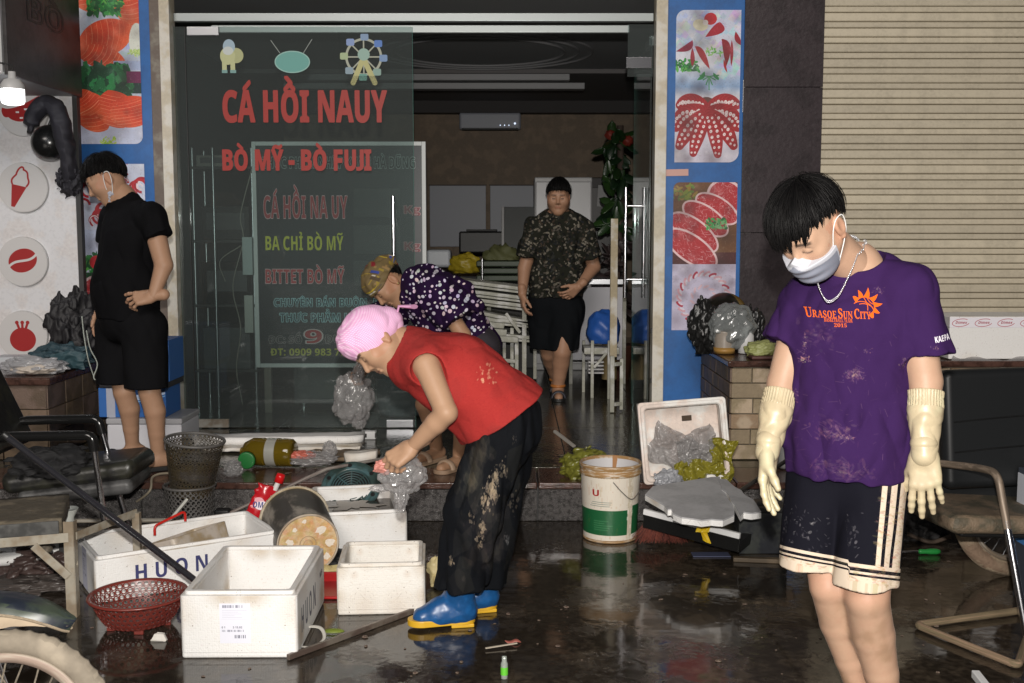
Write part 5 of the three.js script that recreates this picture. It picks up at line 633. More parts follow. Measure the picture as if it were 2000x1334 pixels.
// ---------- small litter on the wet ground, left and middle ----------
{
  tag(mesh('red_dustpan', join([uvm(bx(0.2, 0.012, 0.2, 0, 0, 0, 0.004)), bx(0.2, 0.05, 0.012, 0, 0, -0.1, 0.004), bx(0.012, 0.04, 0.2, -0.1, 0, 0, 0.004), bx(0.012, 0.04, 0.2, 0.1, 0, 0, 0.004)]), std(L(0.4, 0.015, 0.015), 0.3)), 'red plastic dustpan lying between the foam boxes', 'dustpan').position.copy(fl(640, 1155, 0.002));
  { const t = thing('rubber_glove', 'crumpled yellow rubber glove between the foam boxes', 'glove', fl(630, 1118, 0.01)); const fm = std(L(0.6, 0.5, 0.24), 0.5); mesh('palm', new THREE.SphereGeometry(1, 20, 14).scale(0.05, 0.02, 0.035).translate(0, 0.012, 0), fm, t); for (let i = 0; i < 4; i++) mesh('finger', sweep([V(0.03, 0.014, -0.025 + i * 0.016), V(0.07, 0.02, -0.03 + i * 0.02), V(0.1, 0.012, -0.034 + i * 0.025)], (k) => 0.008 * (1.1 - 0.4 * k), 8), fm, t); }
  { const t = thing('rubber_glove', 'yellow rubber glove lying behind the small foam box by the trouser leg', 'glove', fl(852, 1135, 0.01)); const fm = std(L(0.55, 0.46, 0.24), 0.5); mesh('palm', warp(new THREE.SphereGeometry(1, 20, 14), (v) => { v.multiplyScalar(1 + 0.25 * N3(v.x * 2, v.y * 2, v.z * 2)); v.set(v.x * 0.035, v.y * 0.05, v.z * 0.03); }).translate(0, 0.05, 0), fm, t); for (let i = 0; i < 3; i++) mesh('finger', sweep([V(-0.01 + i * 0.01, 0.03, 0.02), V(-0.015 + i * 0.015, 0.015, 0.05), V(-0.01 + i * 0.02, 0.006, 0.075)], () => 0.008, 8), fm, t); }
  tag(mesh('black_cloth', warp(new THREE.SphereGeometry(1, 30, 18), (v) => { v.multiplyScalar(1 + 0.35 * N3(v.x * 2, v.y * 2, v.z * 2)); v.set(v.x * 0.12, Math.max(v.y, -0.2) * 0.06, v.z * 0.1); }), M.black), 'black rag lying behind the small foam box', 'rag').position.copy(fl(655, 1100, 0.01).setX(-0.7));
  { const a = fl(562, 1284, 0.012), b = fl(862, 1172, 0.012); tag(mesh('metal_bar', barBetween(a, b, 0.014, 0.02), stainMat([0.2, 0.17, 0.14], [0.1, 0.07, 0.05], 0.5, 0.35, { metalness: 0.3 })), 'long thin metal bar lying on the ground by the front foam box', 'bar'); }
  { const st = (pts, r) => { const c = new THREE.CatmullRomCurve3(pts); return sweep(c.getPoints(60), () => r, 6, 0.25); }; tag(mesh('packing_strap', st([fl(578, 1262, 0.006), fl(610, 1262, 0.01), fl(632, 1248, 0.02), fl(625, 1226, 0.035), fl(600, 1225, 0.03), fl(580, 1245, 0.012), fl(570, 1272, 0.006), fl(600, 1270, 0.006)], 0.007), std(L(0.55, 0.53, 0.48), 0.4)), 'white plastic packing strap curled beside the front foam box', 'strap'); tag(mesh('lime_peel', warp(new THREE.SphereGeometry(1, 20, 12, 0, PI), (v) => v.set(v.x * 0.04, Math.abs(v.y) * 0.012 + 0.003, v.z * 0.02)), std(L(0.3, 0.38, 0.06), 0.4, { side: THREE.DoubleSide })), 'pale green lime peel beside the white strap', 'peel').position.copy(fl(652, 1235)); }
  { const p = fl(312, 1252, 0), t = tag(mesh('foam_scrap', warp(bx(0.045, 0.03, 0.02, 0, 0, 0, 0.005), (v) => { v.x += 0.012 * N3(v.x * 40, v.y * 40, 3); v.y += 0.006 * N3(v.x * 50, 2, v.z * 50); if (v.y < 0.003) v.y = 0.001; }), M.foamDirty), 'small white foam scrap on the ground by the red basket', 'foam scrap'); t.position.copy(p); }
  const r = rng(55); // scattered bits of dirt and foam
  const bits = tag(mesh('litter', join([...Array(95)].map((_, i) => { const px = 120 + r() * 1750, py = 1075 + r() * 250, p = fl(px, py, 0.001), s = 0.002 + r() * r() * 0.008; return new THREE.DodecahedronGeometry(s, 0).scale(1 + r(), 0.5, 1 + r()).rotateY(r() * 6).translate(p.x, p.y + s * 0.3, p.z); })), stainMat([0.3, 0.26, 0.2], [0.12, 0.08, 0.05], 0.6, 0.7)), 'small crumbs of dirt and foam scattered over the wet ground', 'litter'); bits.userData.kind = 'stuff';
  const bits2 = tag(mesh('litter', join([...Array(90)].map(() => { const px = 230 + r() * 900, py = 865 + r() * 65, p = fl(px, py, PY + 0.002), s = 0.002 + r() * r() * 0.01; return new THREE.DodecahedronGeometry(s, 0).scale(1 + r() * 2, 0.4, 1 + r()).rotateY(r() * 6).translate(p.x, p.y + s * 0.2, p.z); })), stainMat([0.25, 0.2, 0.13], [0.1, 0.08, 0.05], 0.6, 0.7)), 'crumbs and scraps scattered over the wet platform', 'litter'); bits2.userData.kind = 'stuff';
  { const t = thing('small_bottle', 'small clear bottle with bright green label on the wet ground', 'bottle', fl(985, 1325, 0)); mesh('body', lathe([[0, 0.001], [0.011, 0.001], [0.012, 0.05], [0.008, 0.06], [0.008, 0.075], [0, 0.076]], 20), phys(L(0.6, 0.65, 0.6), 0.1, { transmission: 0.6 }), t); mesh('label', lathe([[0.0124, 0.014], [0.0124, 0.04]], 20), std(L(0.12, 0.5, 0.04), 0.4), t); }
  { const t = tag(mesh('skewer_stick', barBetween(fl(948, 1266, 0.008), fl(1010, 1256, 0.012), 0.007, 0.004), std(L(0.4, 0.35, 0.28), 0.5)), 'short flat stick lying behind the small green bottle', 'stick'); void t; const u = tag(mesh('leaf_scrap', warp(new THREE.SphereGeometry(1, 14, 8), (v) => v.set(v.x * 0.03, v.y * 0.005 + 0.006 + 0.004 * Math.sin(v.x * 4), v.z * 0.012)), std(L(0.3, 0.09, 0.07), 0.5)), 'reddish leaf scrap lying across the flat stick', 'leaf'); u.position.copy(fl(1002, 1256)); }
  { const a = fl(1894, 1334, 0.02); const t = tag(mesh('white_bar', barBetween(a.clone().add(V(0.03, 0, 0.1)), fl(1905, 1316, 0.02), 0.026, 0.026), M.white), 'end of a white bar lying on the ground at the lower right edge', 'bar'); void t; }
}
// crumpled film: a closed lumpy skin, r = half sizes
const crumple = (seed, rx, ry, rz, amp = 0.2, flat = -0.7, cell = 0.055) => { const q = sdfMesh((x, y, z) => { const n = amp * N3(x * 1.7 + seed, y * 1.7, z * 1.7) + amp * 0.55 * (0.5 - Math.abs(N3(x * 2.7 + seed, y * 2.7, z * 2.7))) + amp * 0.07 * (0.4 - Math.abs(N3(x * 7, y * 7 + seed, z * 7))); return Math.hypot(x, y, z) - 0.85 - n; }, V(-1.35, -1.35, -1.35), V(1.35, 1.35, 1.35), cell); return warp(q, (v) => v.set(v.x * rx, Math.max(v.y, flat) * ry, v.z * rz)); };
// a creased sheet of film, thick enough to have two sides
const film = (seed, w, h, amp, n = 40) => { const g = new THREE.BoxGeometry(w, h, 0.0015, n, n, 1); return warp(g, (v) => { const s = v.z; v.z += amp * (N3(v.x * 9 + seed, v.y * 9, 2) * 0.6 + (0.5 - Math.abs(N3(v.x * 14, v.y * 14 + seed, 5))) * 0.8 + 0.3 * (0.4 - Math.abs(N3(v.x * 33 + seed, v.y * 33, 8)))); v.x += 0.02 * N3(v.y * 7 + seed, v.x * 3, 1) ; v.y += 0.02 * N3(v.x * 7, v.y * 3 + seed, 4); void s; }); };
// ---------- right side: leaning foam box, broken sheets, battery, broom ----------
{
  const c = at(1343, 868, 5.55), q = thing('foam_box', 'stained white foam box stood on its side, its opening full of plastic bags', 'foam box', V(c.x - 0.01, PY - 0.012, -5.5), -0.06); q.rotation.x = 0; q.rotation.z = 0.09;
  const g = join([rimmed(0.44, 0.41, 0.034, 0.02, 0.16, 0.02), rimmed(0.44, 0.41, 0.03, 0.16, 0.172, 0.025, 0.012), uvm(bx(0.436, 0.03, 0.406, 0, 0, 0, 0.01))]);
  const b = mesh('body', g, stainMat([0.8, 0.785, 0.75], [0.56, 0.42, 0.26], 0.3, 0.6, { seed: 91, freq: 4, bumpMap: rep(foamBump, 2), bumpScale: 0.0008 }), q); b.rotation.x = PI / 2 - 0.16; b.position.set(0, 0.205, -0.08);
  mesh('hole', bx(0.05, 0.028, 0.004, 0.03, 0.305, 0.0, 0.002), std(L(0.06, 0.04, 0.025), 0.8), q).position.z = -0.062;
  mesh('stain', new THREE.CircleGeometry(0.16, 30).scale(1, 0.62, 1).translate(-0.03, 0.12, -0.02), stainMat([0.42, 0.28, 0.14], [0.6, 0.46, 0.3], 0.6, 0.6), q).rotation.x = -0.16;
  const f1 = thing('plastic_bag', 'crumpled clear plastic bag inside the leaning foam box', 'bag', V(c.x - 0.06, PY + 0.15, -5.45)); const m1 = mesh('bag', film(3, 0.3, 0.2, 0.05), M.bag, f1); m1.rotation.set(-0.3, 0, -0.45); const m2 = mesh('fold', film(9, 0.2, 0.16, 0.05), M.bag, f1); m2.rotation.set(-0.2, 0.2, 0.5); m2.position.set(0.1, 0.03, 0.02);
  const f2 = thing('plastic_bag', 'olive yellow plastic bag hanging over the edge of the leaning foam box', 'bag', V(c.x + 0.15, PY + 0.13, -5.4)); const m3 = mesh('bag', film(14, 0.13, 0.2, 0.05), M.bagYellow, f2); m3.rotation.set(-0.2, -0.3, -0.15); const m4 = mesh('fold', film(19, 0.24, 0.11, 0.05), M.bagYellow, f2); m4.position.set(-0.12, -0.07, 0.02); m4.rotation.z = 0.1;
  const f3 = tag(mesh('plastic_bag', crumple(30, 0.075, 0.06, 0.05), phys(L(0.42, 0.43, 0.46), 0.3, { transmission: 0.3 })), 'grey film bundle standing in front of the leaning foam box', 'bag'); f3.position.copy(at(1305, 938, 5.3));
  const y = tag(mesh('yellow_bag', crumple(40, 0.14, 0.1, 0.12, 0.25, -0.6), std(L(0.16, 0.16, 0.025), 0.3)), 'olive yellow bag lying on the platform edge beside the paint bucket', 'bag'); y.position.copy(fl(1148, 915, PY + 0.05)).add(V(0, 0, -0.05));
  { const a = at(1083, 842, 6.1), b = at(1122, 872, 5.95); tag(mesh('stick', barBetween(a, b, 0.018, 0.014), std(L(0.3, 0.28, 0.25), 0.5)), 'short grey stick lying on the platform behind the olive bag', 'stick'); }
  // grey broken sheets
  const sheet = (name, label, pts, y, tiltx, mat, th = 0.03) => { const s = new THREE.Shape(pts.map(([px, py]) => { const p = fl(px, py, y); return new THREE.Vector2(p.x, -p.z); })); const m = thing(name, label, 'foam sheet'), gs = [[0.007, th - 0.006, 'top_skin', mat], [th - 0.004, 0, 'white_core', M.foam]].map(([t2, o, n, mm]) => { const g = uvm(extrude(s, t2, 0.002)).rotateX(-PI / 2).translate(0, o, 0); mesh(n, g, mm, m); return g; }); gs[0].computeBoundingBox(); const c0 = gs[0].boundingBox.getCenter(V()); gs.forEach((g) => g.translate(-c0.x, 0, -c0.z)); m.position.set(c0.x, y - th, c0.z); m.rotation.x = tiltx; return m; };
  const jag = (a, b, n, amp, seed) => { const r = rng(seed); return [...Array(n)].map((_, i) => { const t = i / n; return [lerp(a[0], b[0], t) + (r() - 0.5) * amp * 1.6, lerp(a[1], b[1], t) + (r() - 0.5) * amp]; }); };
  const er = stainMat([0.6, 0.6, 0.6], [0.3, 0.28, 0.25], 0.4, 0.7); void er;
  sheet('foam_sheet', 'large broken grey foam sheet lying across the signboard', [[1260, 966], [1275, 953], [1390, 938], ...jag([1404, 940], [1440, 1002], 9, 5, 3), [1434, 1000], [1412, 1008], ...jag([1400, 1008], [1345, 1006], 6, 3, 4), ...jag([1330, 1002], [1290, 984], 7, 6, 5)], 0.265, 0.05, M.foamGrey);
  sheet('foam_sheet', 'smaller broken grey foam sheet with a ragged white edge near the glove', [[1402, 938], [1420, 940], ...jag([1430, 946], [1487, 986], 7, 4, 9), [1487, 996], ...jag([1470, 996], [1445, 1000], 5, 5, 10), ...jag([1436, 984], [1404, 942], 7, 5, 12)], 0.275, 0.03, M.foamGrey);
  // sign board under them
  const a = at(1258, 996, 4.95), b2 = at(1446, 1044, 4.72), t = thing('old_signboard', 'black signboard with white edge lying tilted under the grey foam sheets', 'signboard', a.clone().lerp(b2, 0.5)); const dl = b2.clone().sub(a), len = dl.length();
  const rot = new THREE.Euler(0, Math.atan2(-dl.z, dl.x), Math.asin(dl.y / len), 'YXZ'); for (const [n, g, m] of [['panel', uvm(bx(len, 0.05, 0.3, 0, -0.09, -0.17, 0.004)), M.black], ['white_edge', bx(len, 0.026, 0.02, 0, -0.02, 0, 0.003), M.white], ['side', bx(len, 0.06, 0.015, 0, -0.085, -0.012, 0.003), M.blackGloss]]) { const k = mesh(n, g, m, t); k.rotation.copy(rot); }
  const tie = thing('yellow_ribbon', 'yellow plastic ribbon hanging over the white edge of the signboard', 'ribbon', at(1376, 1026, 4.77)); mesh('loop', film(50, 0.06, 0.05, 0.015, 14), std(L(0.62, 0.42, 0.01), 0.4), tie).rotation.x = -0.4; mesh('tail', film(53, 0.035, 0.05, 0.014, 12), std(L(0.6, 0.4, 0.01), 0.4), tie).position.set(0.0, -0.04, 0.008);
  // broom bristles
  const br = thing('broom', 'rust red broom head of soft bristles lying beside the paint bucket', 'broom', fl(1292, 1045, 0.05)); const r = rng(90), bm = [std(L(0.16, 0.035, 0.022), 0.7), std(L(0.2, 0.05, 0.03), 0.7), std(L(0.1, 0.022, 0.016), 0.7)], sets = [[], [], []];
  for (let i = 0; i < 420; i++) { const an = -PI * (0.08 + 0.84 * r()), l = 0.08 + r() * 0.05, x0 = (r() - 0.5) * 0.08, z0 = (r() - 0.5) * 0.06; sets[i % 3].push(sweep([V(x0, 0.055 + r() * 0.02, z0), V(x0 + Math.cos(an) * l * 0.5, 0.045 + r() * 0.02, z0 + 0.02 + r() * 0.02), V(x0 + Math.cos(an) * l, -0.03 + r() * 0.03, z0 - Math.sin(an) * l * 0.35)], (k) => 0.0016 * (1 - 0.5 * k), 3)); }
  sets.forEach((s, i) => { const m = mesh('bristles', join(s), bm[i], br); m.userData.kind = 'stuff'; }); mesh('binding', bx(0.12, 0.03, 0.07, 0, 0.055, -0.02, 0.01), std(L(0.05, 0.02, 0.015), 0.6), br); mesh('yellow_tip', sweep([V(0.1, 0.0, 0.0), V(0.15, -0.02, 0.02)], () => 0.008, 8), std(L(0.35, 0.28, 0.06), 0.5), br);
  // battery
  const bp = fl(1490, 1083), bt = thing('car_battery', 'dusty black car battery on the wet ground beside the boy in purple', 'battery', V(bp.x, 0, bp.z - 0.09), 0.02); const bm2 = stainMat([0.022, 0.024, 0.03], [0.1, 0.08, 0.06], 0.35, 0.4, { seed: 101, freq: 6 });
  mesh('case', bx(0.225, 0.19, 0.17, 0, 0, 0, 0.006), bm2, bt); mesh('lid', bx(0.228, 0.025, 0.174, 0, 0.19, 0, 0.005), M.black, bt); for (let i = 0; i < 3; i++) mesh('plug', cyl(V(-0.06 + i * 0.06, 0.21, 0.02), V(-0.06 + i * 0.06, 0.225, 0.02), 0.015), M.darkGrey, bt); for (const s of [-1, 1]) mesh('terminal', cyl(V(s * 0.085, 0.21, -0.04), V(s * 0.085, 0.235, -0.04), 0.01), M.steel, bt);
  tag(mesh('blue_sheet', uvm(bx(0.17, 0.004, 0.07, 0, 0, 0, 0.001)), std(L(0.08, 0.09, 0.15), 0.25)), 'bluish plastic piece lying flat in front of the signboard', 'sheet').position.copy(fl(1388, 1084, 0.002));
  { const p = fl(1490, 1098, 0), m = tag(mesh('wood_strip', uvm(bx(0.26, 0.02, 0.035, 0, 0, 0, 0.004)), stainMat([0.14, 0.1, 0.06], [0.07, 0.05, 0.03], 0.5, 0.6)), 'brown wooden strip lying in front of the black battery', 'strip'); m.position.copy(p); m.rotation.y = -0.14; }
  // black pole behind the boy, jerry can
  tag(mesh('long_stick', cyl(at(1440, 962, 5.15), at(1585, 868, 4.7), 0.0095), std(L(0.05, 0.045, 0.04), 0.4)), 'dark broom handle leaning behind the hand of the boy in purple', 'pole');
  const jc = thing('jerry_can', 'pale plastic canister with blue label in front of the brick wall', 'canister', V(at(1550, 930, 5.75).x, PY, -5.78)); mesh('body', bx(0.17, 0.24, 0.12, 0, 0, 0, 0.03), phys(L(0.55, 0.56, 0.56), 0.35, { transmission: 0.2 }), jc); mesh('cap', cyl(V(0.04, 0.235, 0), V(0.04, 0.27, 0), 0.02), std(L(0.05, 0.12, 0.35), 0.4), jc); decal('label', 0.07, 0.14, canvasTex(96, 192, (x) => { x.fillStyle = '#dfe6f2'; x.fillRect(0, 0, 96, 192); x.fillStyle = '#2a66b8'; x.fillRect(6, 8, 84, 50); x.fillRect(6, 76, 84, 12); x.fillRect(6, 98, 70, 12); x.fillRect(6, 140, 60, 40); }), jc, V(-0.02, 0.12, 0.0612));
  // bagged goods on the brick wall
  const tp = 0.2 + 0.555, gt = thing('bagged_tubs', 'clear plastic bag of tubs and jars on the dark wall top', 'bag', V(at(1430, 680, 6.35).x, tp, -6.35)); mesh('bag', crumple(61, 0.155, 0.16, 0.11, 0.12, -0.95), phys(L(0.55, 0.58, 0.58), 0.18, { transmission: 0.75 }), gt).position.y = 0.15;
  mesh('jar', lathe([[0, 0], [0.055, 0], [0.06, 0.02], [0.057, 0.035], [0.06, 0.05], [0.057, 0.065], [0.06, 0.08], [0.057, 0.1], [0.062, 0.12], [0.062, 0.13], [0, 0.13]], 28).translate(-0.05, 0.005, 0.02), std(L(0.3, 0.26, 0.22), 0.35), gt); mesh('jar_filling', lathe([[0, 0], [0.061, 0], [0.061, 0.035], [0, 0.036]], 28).translate(-0.05, 0.004, 0.021), std(L(0.36, 0.2, 0.05), 0.5), gt); mesh('white_jar', lathe([[0, 0], [0.045, 0], [0.045, 0.1], [0.03, 0.13], [0.03, 0.15], [0, 0.152]], 24).translate(0.075, 0.005, 0.02), std(L(0.6), 0.4), gt);
  const hb = thing('helmet', 'black and yellow rounded helmet behind the bag of tubs', 'helmet', V(at(1415, 600, 6.6).x, tp, -6.6)); mesh('shell', new THREE.SphereGeometry(0.14, 36, 20, 0, 2 * PI, 0, PI * 0.6).translate(0, 0.2, 0), canvasShell(), hb); mesh('stand', cyl(V(0, 0, 0), V(0, 0.18, 0), 0.1, 0.11, 24), M.black, hb);
  function canvasShell() { return std(0xffffff, 0.3, { map: canvasTex(256, 128, (x) => { x.fillStyle = '#16140f'; x.fillRect(0, 0, 256, 128); x.fillStyle = '#8a6a1c'; x.fillRect(150, 0, 46, 128); x.fillRect(214, 0, 22, 128); x.fillStyle = '#6b5424'; x.fillRect(90, 10, 30, 60); }) }); }
  tag(mesh('black_bag', crumple(71, 0.1, 0.17, 0.08, 0.25, -0.95), std(L(0.012), 0.35)), 'black plastic bag standing beside the clear bag on the wall top', 'bag').position.set(at(1375, 640, 6.5).x, tp + 0.14, -6.5); tag(mesh('black_bag', crumple(75, 0.09, 0.14, 0.08, 0.25, -0.95), std(L(0.014), 0.35)), 'black plastic bag behind the clear bag of tubs, next to the dark stone', 'bag').position.set(at(1470, 640, 6.55).x, tp + 0.12, -6.58);
  tag(mesh('cabbage', crumple(81, 0.1, 0.062, 0.09, 0.16, -0.7), stainMat([0.3, 0.32, 0.12], [0.16, 0.16, 0.04], 0.5, 0.5)), 'pale green cabbage on the corner of the wall top', 'cabbage').position.set(at(1488, 688, 6.1).x, tp + 0.045, -6.12); tag(mesh('foam_tray', bx(0.22, 0.02, 0.16, 0, 0, 0, 0.008), std(L(0.08, 0.03, 0.025), 0.5)), 'dark red tray under the cabbage on the wall top', 'tray').position.set(at(1500, 700, 6.1).x, tp + 0.001, -6.09);
  // white carton on the wall top at the right
  const wbx = at(1855, 705, 5.98), ww = 0.62, wc = thing('white_box', 'white foam box with red printed tape on the low wall behind the chair', 'foam box', V(wbx.x + ww / 2, tp, -6.18)); mesh('body', bx(ww, 0.235, 0.36, 0, 0.006, 0, 0.006), M.foam, wc); mesh('seam', bx(ww + 0.002, 0.004, 0.362, 0, 0.18, 0, 0), std(L(0.4), 0.6), wc);
  decal('tape', ww, 0.055, canvasTex(1024, 92, (x, w, h) => { x.fillStyle = '#e6e3ea'; x.fillRect(0, 0, w, h); x.font = 'italic bold 34px sans-serif'; for (let i = 0; i < 5; i++) { const X = 20 + i * 205; x.strokeStyle = '#b03a4a'; x.lineWidth = 5; x.beginPath(); x.ellipse(X + 80, 48, 78, 34, -0.12, 0.4, 5.6); x.stroke(); x.fillStyle = '#9e1c34'; x.fillText('Dimex', X + 28, 58); } }), wc, V(0, 0.208, 0.1815));
  mesh('wrap', film(88, 0.6, 0.04, 0.008, 30), M.bag, wc).position.set(0, 0.0, 0.2);
}
// ---------- visitor chair at the right, wheel behind it, screwdriver ----------
{
  const t = thing('office_chair', 'mud caked black leather chair with chrome sled frame at the right edge', 'chair', V(1.95, 0, -4.1)); const o = t.position, loc = (v) => v.clone().sub(o); const lea = phys(L(0.011, 0.012, 0.013), 0.4, { specularIntensity: 0.5 });
  const a = at(1838, 720, 4.35), b = at(2060, 955, 4.3); const back = mesh('backrest', uvm(new RoundedBoxGeometry(b.x - a.x, a.y - b.y, 0.08, 5, 0.035)), lea, t); back.position.copy(loc(V((a.x + b.x) / 2, (a.y + b.y) / 2, -4.36))); back.rotation.x = -0.1; back.rotation.y = 0.1; back.rotation.z = 0.03;
  for (const y of [0.03, -0.09]) mesh('seam', sweep([V(-0.19, y, 0.0425), V(0, y + 0.012, 0.044), V(0.2, y + 0.02, 0.0425)], () => 0.003, 6), M.blackGloss, back);
  const lw = at(1880, 985, 4.35); mesh('back_lower', uvm(new RoundedBoxGeometry(0.48, 0.2, 0.05, 4, 0.02)), lea, t).position.copy(loc(V(lw.x + 0.12, lw.y + 0.03, -4.42)));
  const s0 = at(1836, 1015, 4.0), sc = V(s0.x + 0.27, s0.y - 0.03, -4.22), sg = new THREE.BoxGeometry(0.54, 0.085, 0.46, 24, 6, 18); const seat = mesh('seat', uvm(weldNormals(warp(new RoundedBoxGeometry(0.54, 0.07, 0.46, 6, 0.034), (v) => { v.y += 0.006 * N3(v.x * 9, v.y * 20, v.z * 9); }))), stainMat([0.16, 0.115, 0.075], [0.05, 0.04, 0.03], 0.5, 0.7, { seed: 118, bumpMap: rep(noiseBump, 3), bumpScale: 0.003 }), t); void sg; seat.position.copy(loc(sc)); seat.rotation.set(-0.02, 0.12, -0.05); const under = mesh('seat_base', uvm(new RoundedBoxGeometry(0.5, 0.03, 0.4, 4, 0.014)), M.black, t); under.position.copy(loc(sc)).add(V(0.04, -0.046, -0.03)); under.rotation.copy(seat.rotation);
  const F = (x, y) => fl(x, y, 0.016), mudBar = stainMat([0.3, 0.2, 0.13], [0.16, 0.11, 0.07], 0.5, 0.75, { bumpMap: noiseBump, bumpScale: 0.004, seed: 115 }); const top0 = at(1836, 905, 4.25), top1 = at(1948, 922, 3.95), low = fl(2006, 1246, 0.02);
  mesh('arm_tube', pipe([top0, at(1900, 912, 4.1), top1, top1.clone().lerp(low, 0.35)].map(loc), 0.0145, 0.05, 12), stainMat([0.26, 0.2, 0.15], [0.14, 0.1, 0.07], 0.5, 0.5, { metalness: 0.3 }), t);
  mesh('front_tube', cyl(loc(top1.clone().lerp(low, 0.3)), loc(low), 0.0142, 0.0142, 16), M.chrome, t);
  mesh('base_tube', pipe([low, F(1988, 1300), F(1788, 1220), F(1996, 1192), fl(2060, 1180, 0.016)].map(loc), 0.014, 0.03, 10), mudBar, t);
  const r0 = V(2.42, 0, 0), p2 = [top0, top1, low].map((v) => v.clone().add(V(0.5, 0, -0.05))); void r0; mesh('arm_tube', pipe(p2.map(loc), 0.0145, 0.06, 12), M.chrome, t);
  // wheel of a parked motorbike behind it
  const wz = -4.56, wc = V(at(1985, 985, 4.56).x, 0.288, wz), w = thing('motorbike', 'mud covered motorbike of which one wheel shows under the right chair', 'motorbike', wc, 0.15); mesh('tyre', uvm(warp(new THREE.TorusGeometry(0.25, 0.036, 14, 90), (v) => { v.z += 0.003 * N3(v.x * 20, v.y * 20, v.z * 20); })), M.mud, w); mesh('rim', lathe([[0.205, -0.03], [0.22, -0.03], [0.222, 0], [0.22, 0.03], [0.205, 0.03], [0.2, 0.0], [0.205, -0.03]], 70).rotateX(PI / 2), stainMat([0.35, 0.31, 0.26], [0.2, 0.15, 0.1], 0.5, 0.5), w); mesh('hub', cyl(V(0, 0, -0.04), V(0, 0, 0.04), 0.05, 0.05, 24), M.mud, w); for (let i = 0; i < 24; i++) { const k = i / 24 * 2 * PI; mesh('spoke', cyl(V(0.048 * Math.cos(k + 0.5), 0.048 * Math.sin(k + 0.5), 0.02 * (i % 2 ? 1 : -1)), V(0.204 * Math.cos(k), 0.204 * Math.sin(k), 0), 0.0022, 0.0022, 6), i ? w.children[w.children.length - 1].material : M.steel, w); }
  const db = thing('dark_bag', 'dark bag of rags lying behind the screwdriver under the chair', 'bag', V(at(1800, 1040, 5.1).x, 0.0, -5.15)); mesh('bag', crumple(95, 0.14, 0.12, 0.1, 0.25, -0.5), std(L(0.03, 0.028, 0.028), 0.7), db).position.y = 0.06; mesh('strap', tube([V(-0.08, 0.04, 0.08), V(0.02, 0.01, 0.11), V(0.12, 0.03, 0.09)], 0.01, 20, 8), std(L(0.1, 0.07, 0.05), 0.7), db);
  const s = fl(1795, 1078, 0.012), sd = thing('screwdriver', 'screwdriver with green handle on the wet ground behind the boy', 'screwdriver', s); mesh('shaft', cyl(V(-0.12, 0, 0.004), V(0.0, 0.002, 0), 0.0045), M.chrome, sd); mesh('handle', lathe([[0, 0], [0.008, 0], [0.0115, 0.008], [0.0105, 0.03], [0.0135, 0.05], [0.0135, 0.08], [0.009, 0.096], [0, 0.098]], 20).rotateZ(-PI / 2).translate(-0.002, 0.002, 0), std(L(0.02, 0.26, 0.05), 0.35), sd);
  const ct = at(1989, 912, 4.3), cb = thing('blue_carton', 'carton with white and blue print at the right edge of the picture', 'carton', V(ct.x + 0.15, 0, -4.15)); mesh('box', bx(0.3, ct.y, 0.3, 0, 0, 0.0, 0.004), std(L(0.05, 0.06, 0.08), 0.5), cb); mesh('white_panel', bx(0.004, 0.14, 0.29, -0.151, ct.y - 0.16, 0, 0.001), std(L(0.6, 0.62, 0.68), 0.5), cb); mesh('blue_panel', bx(0.004, 0.13, 0.29, -0.151, ct.y - 0.295, 0, 0.001), std(L(0.07, 0.25, 0.6), 0.5), cb);
}
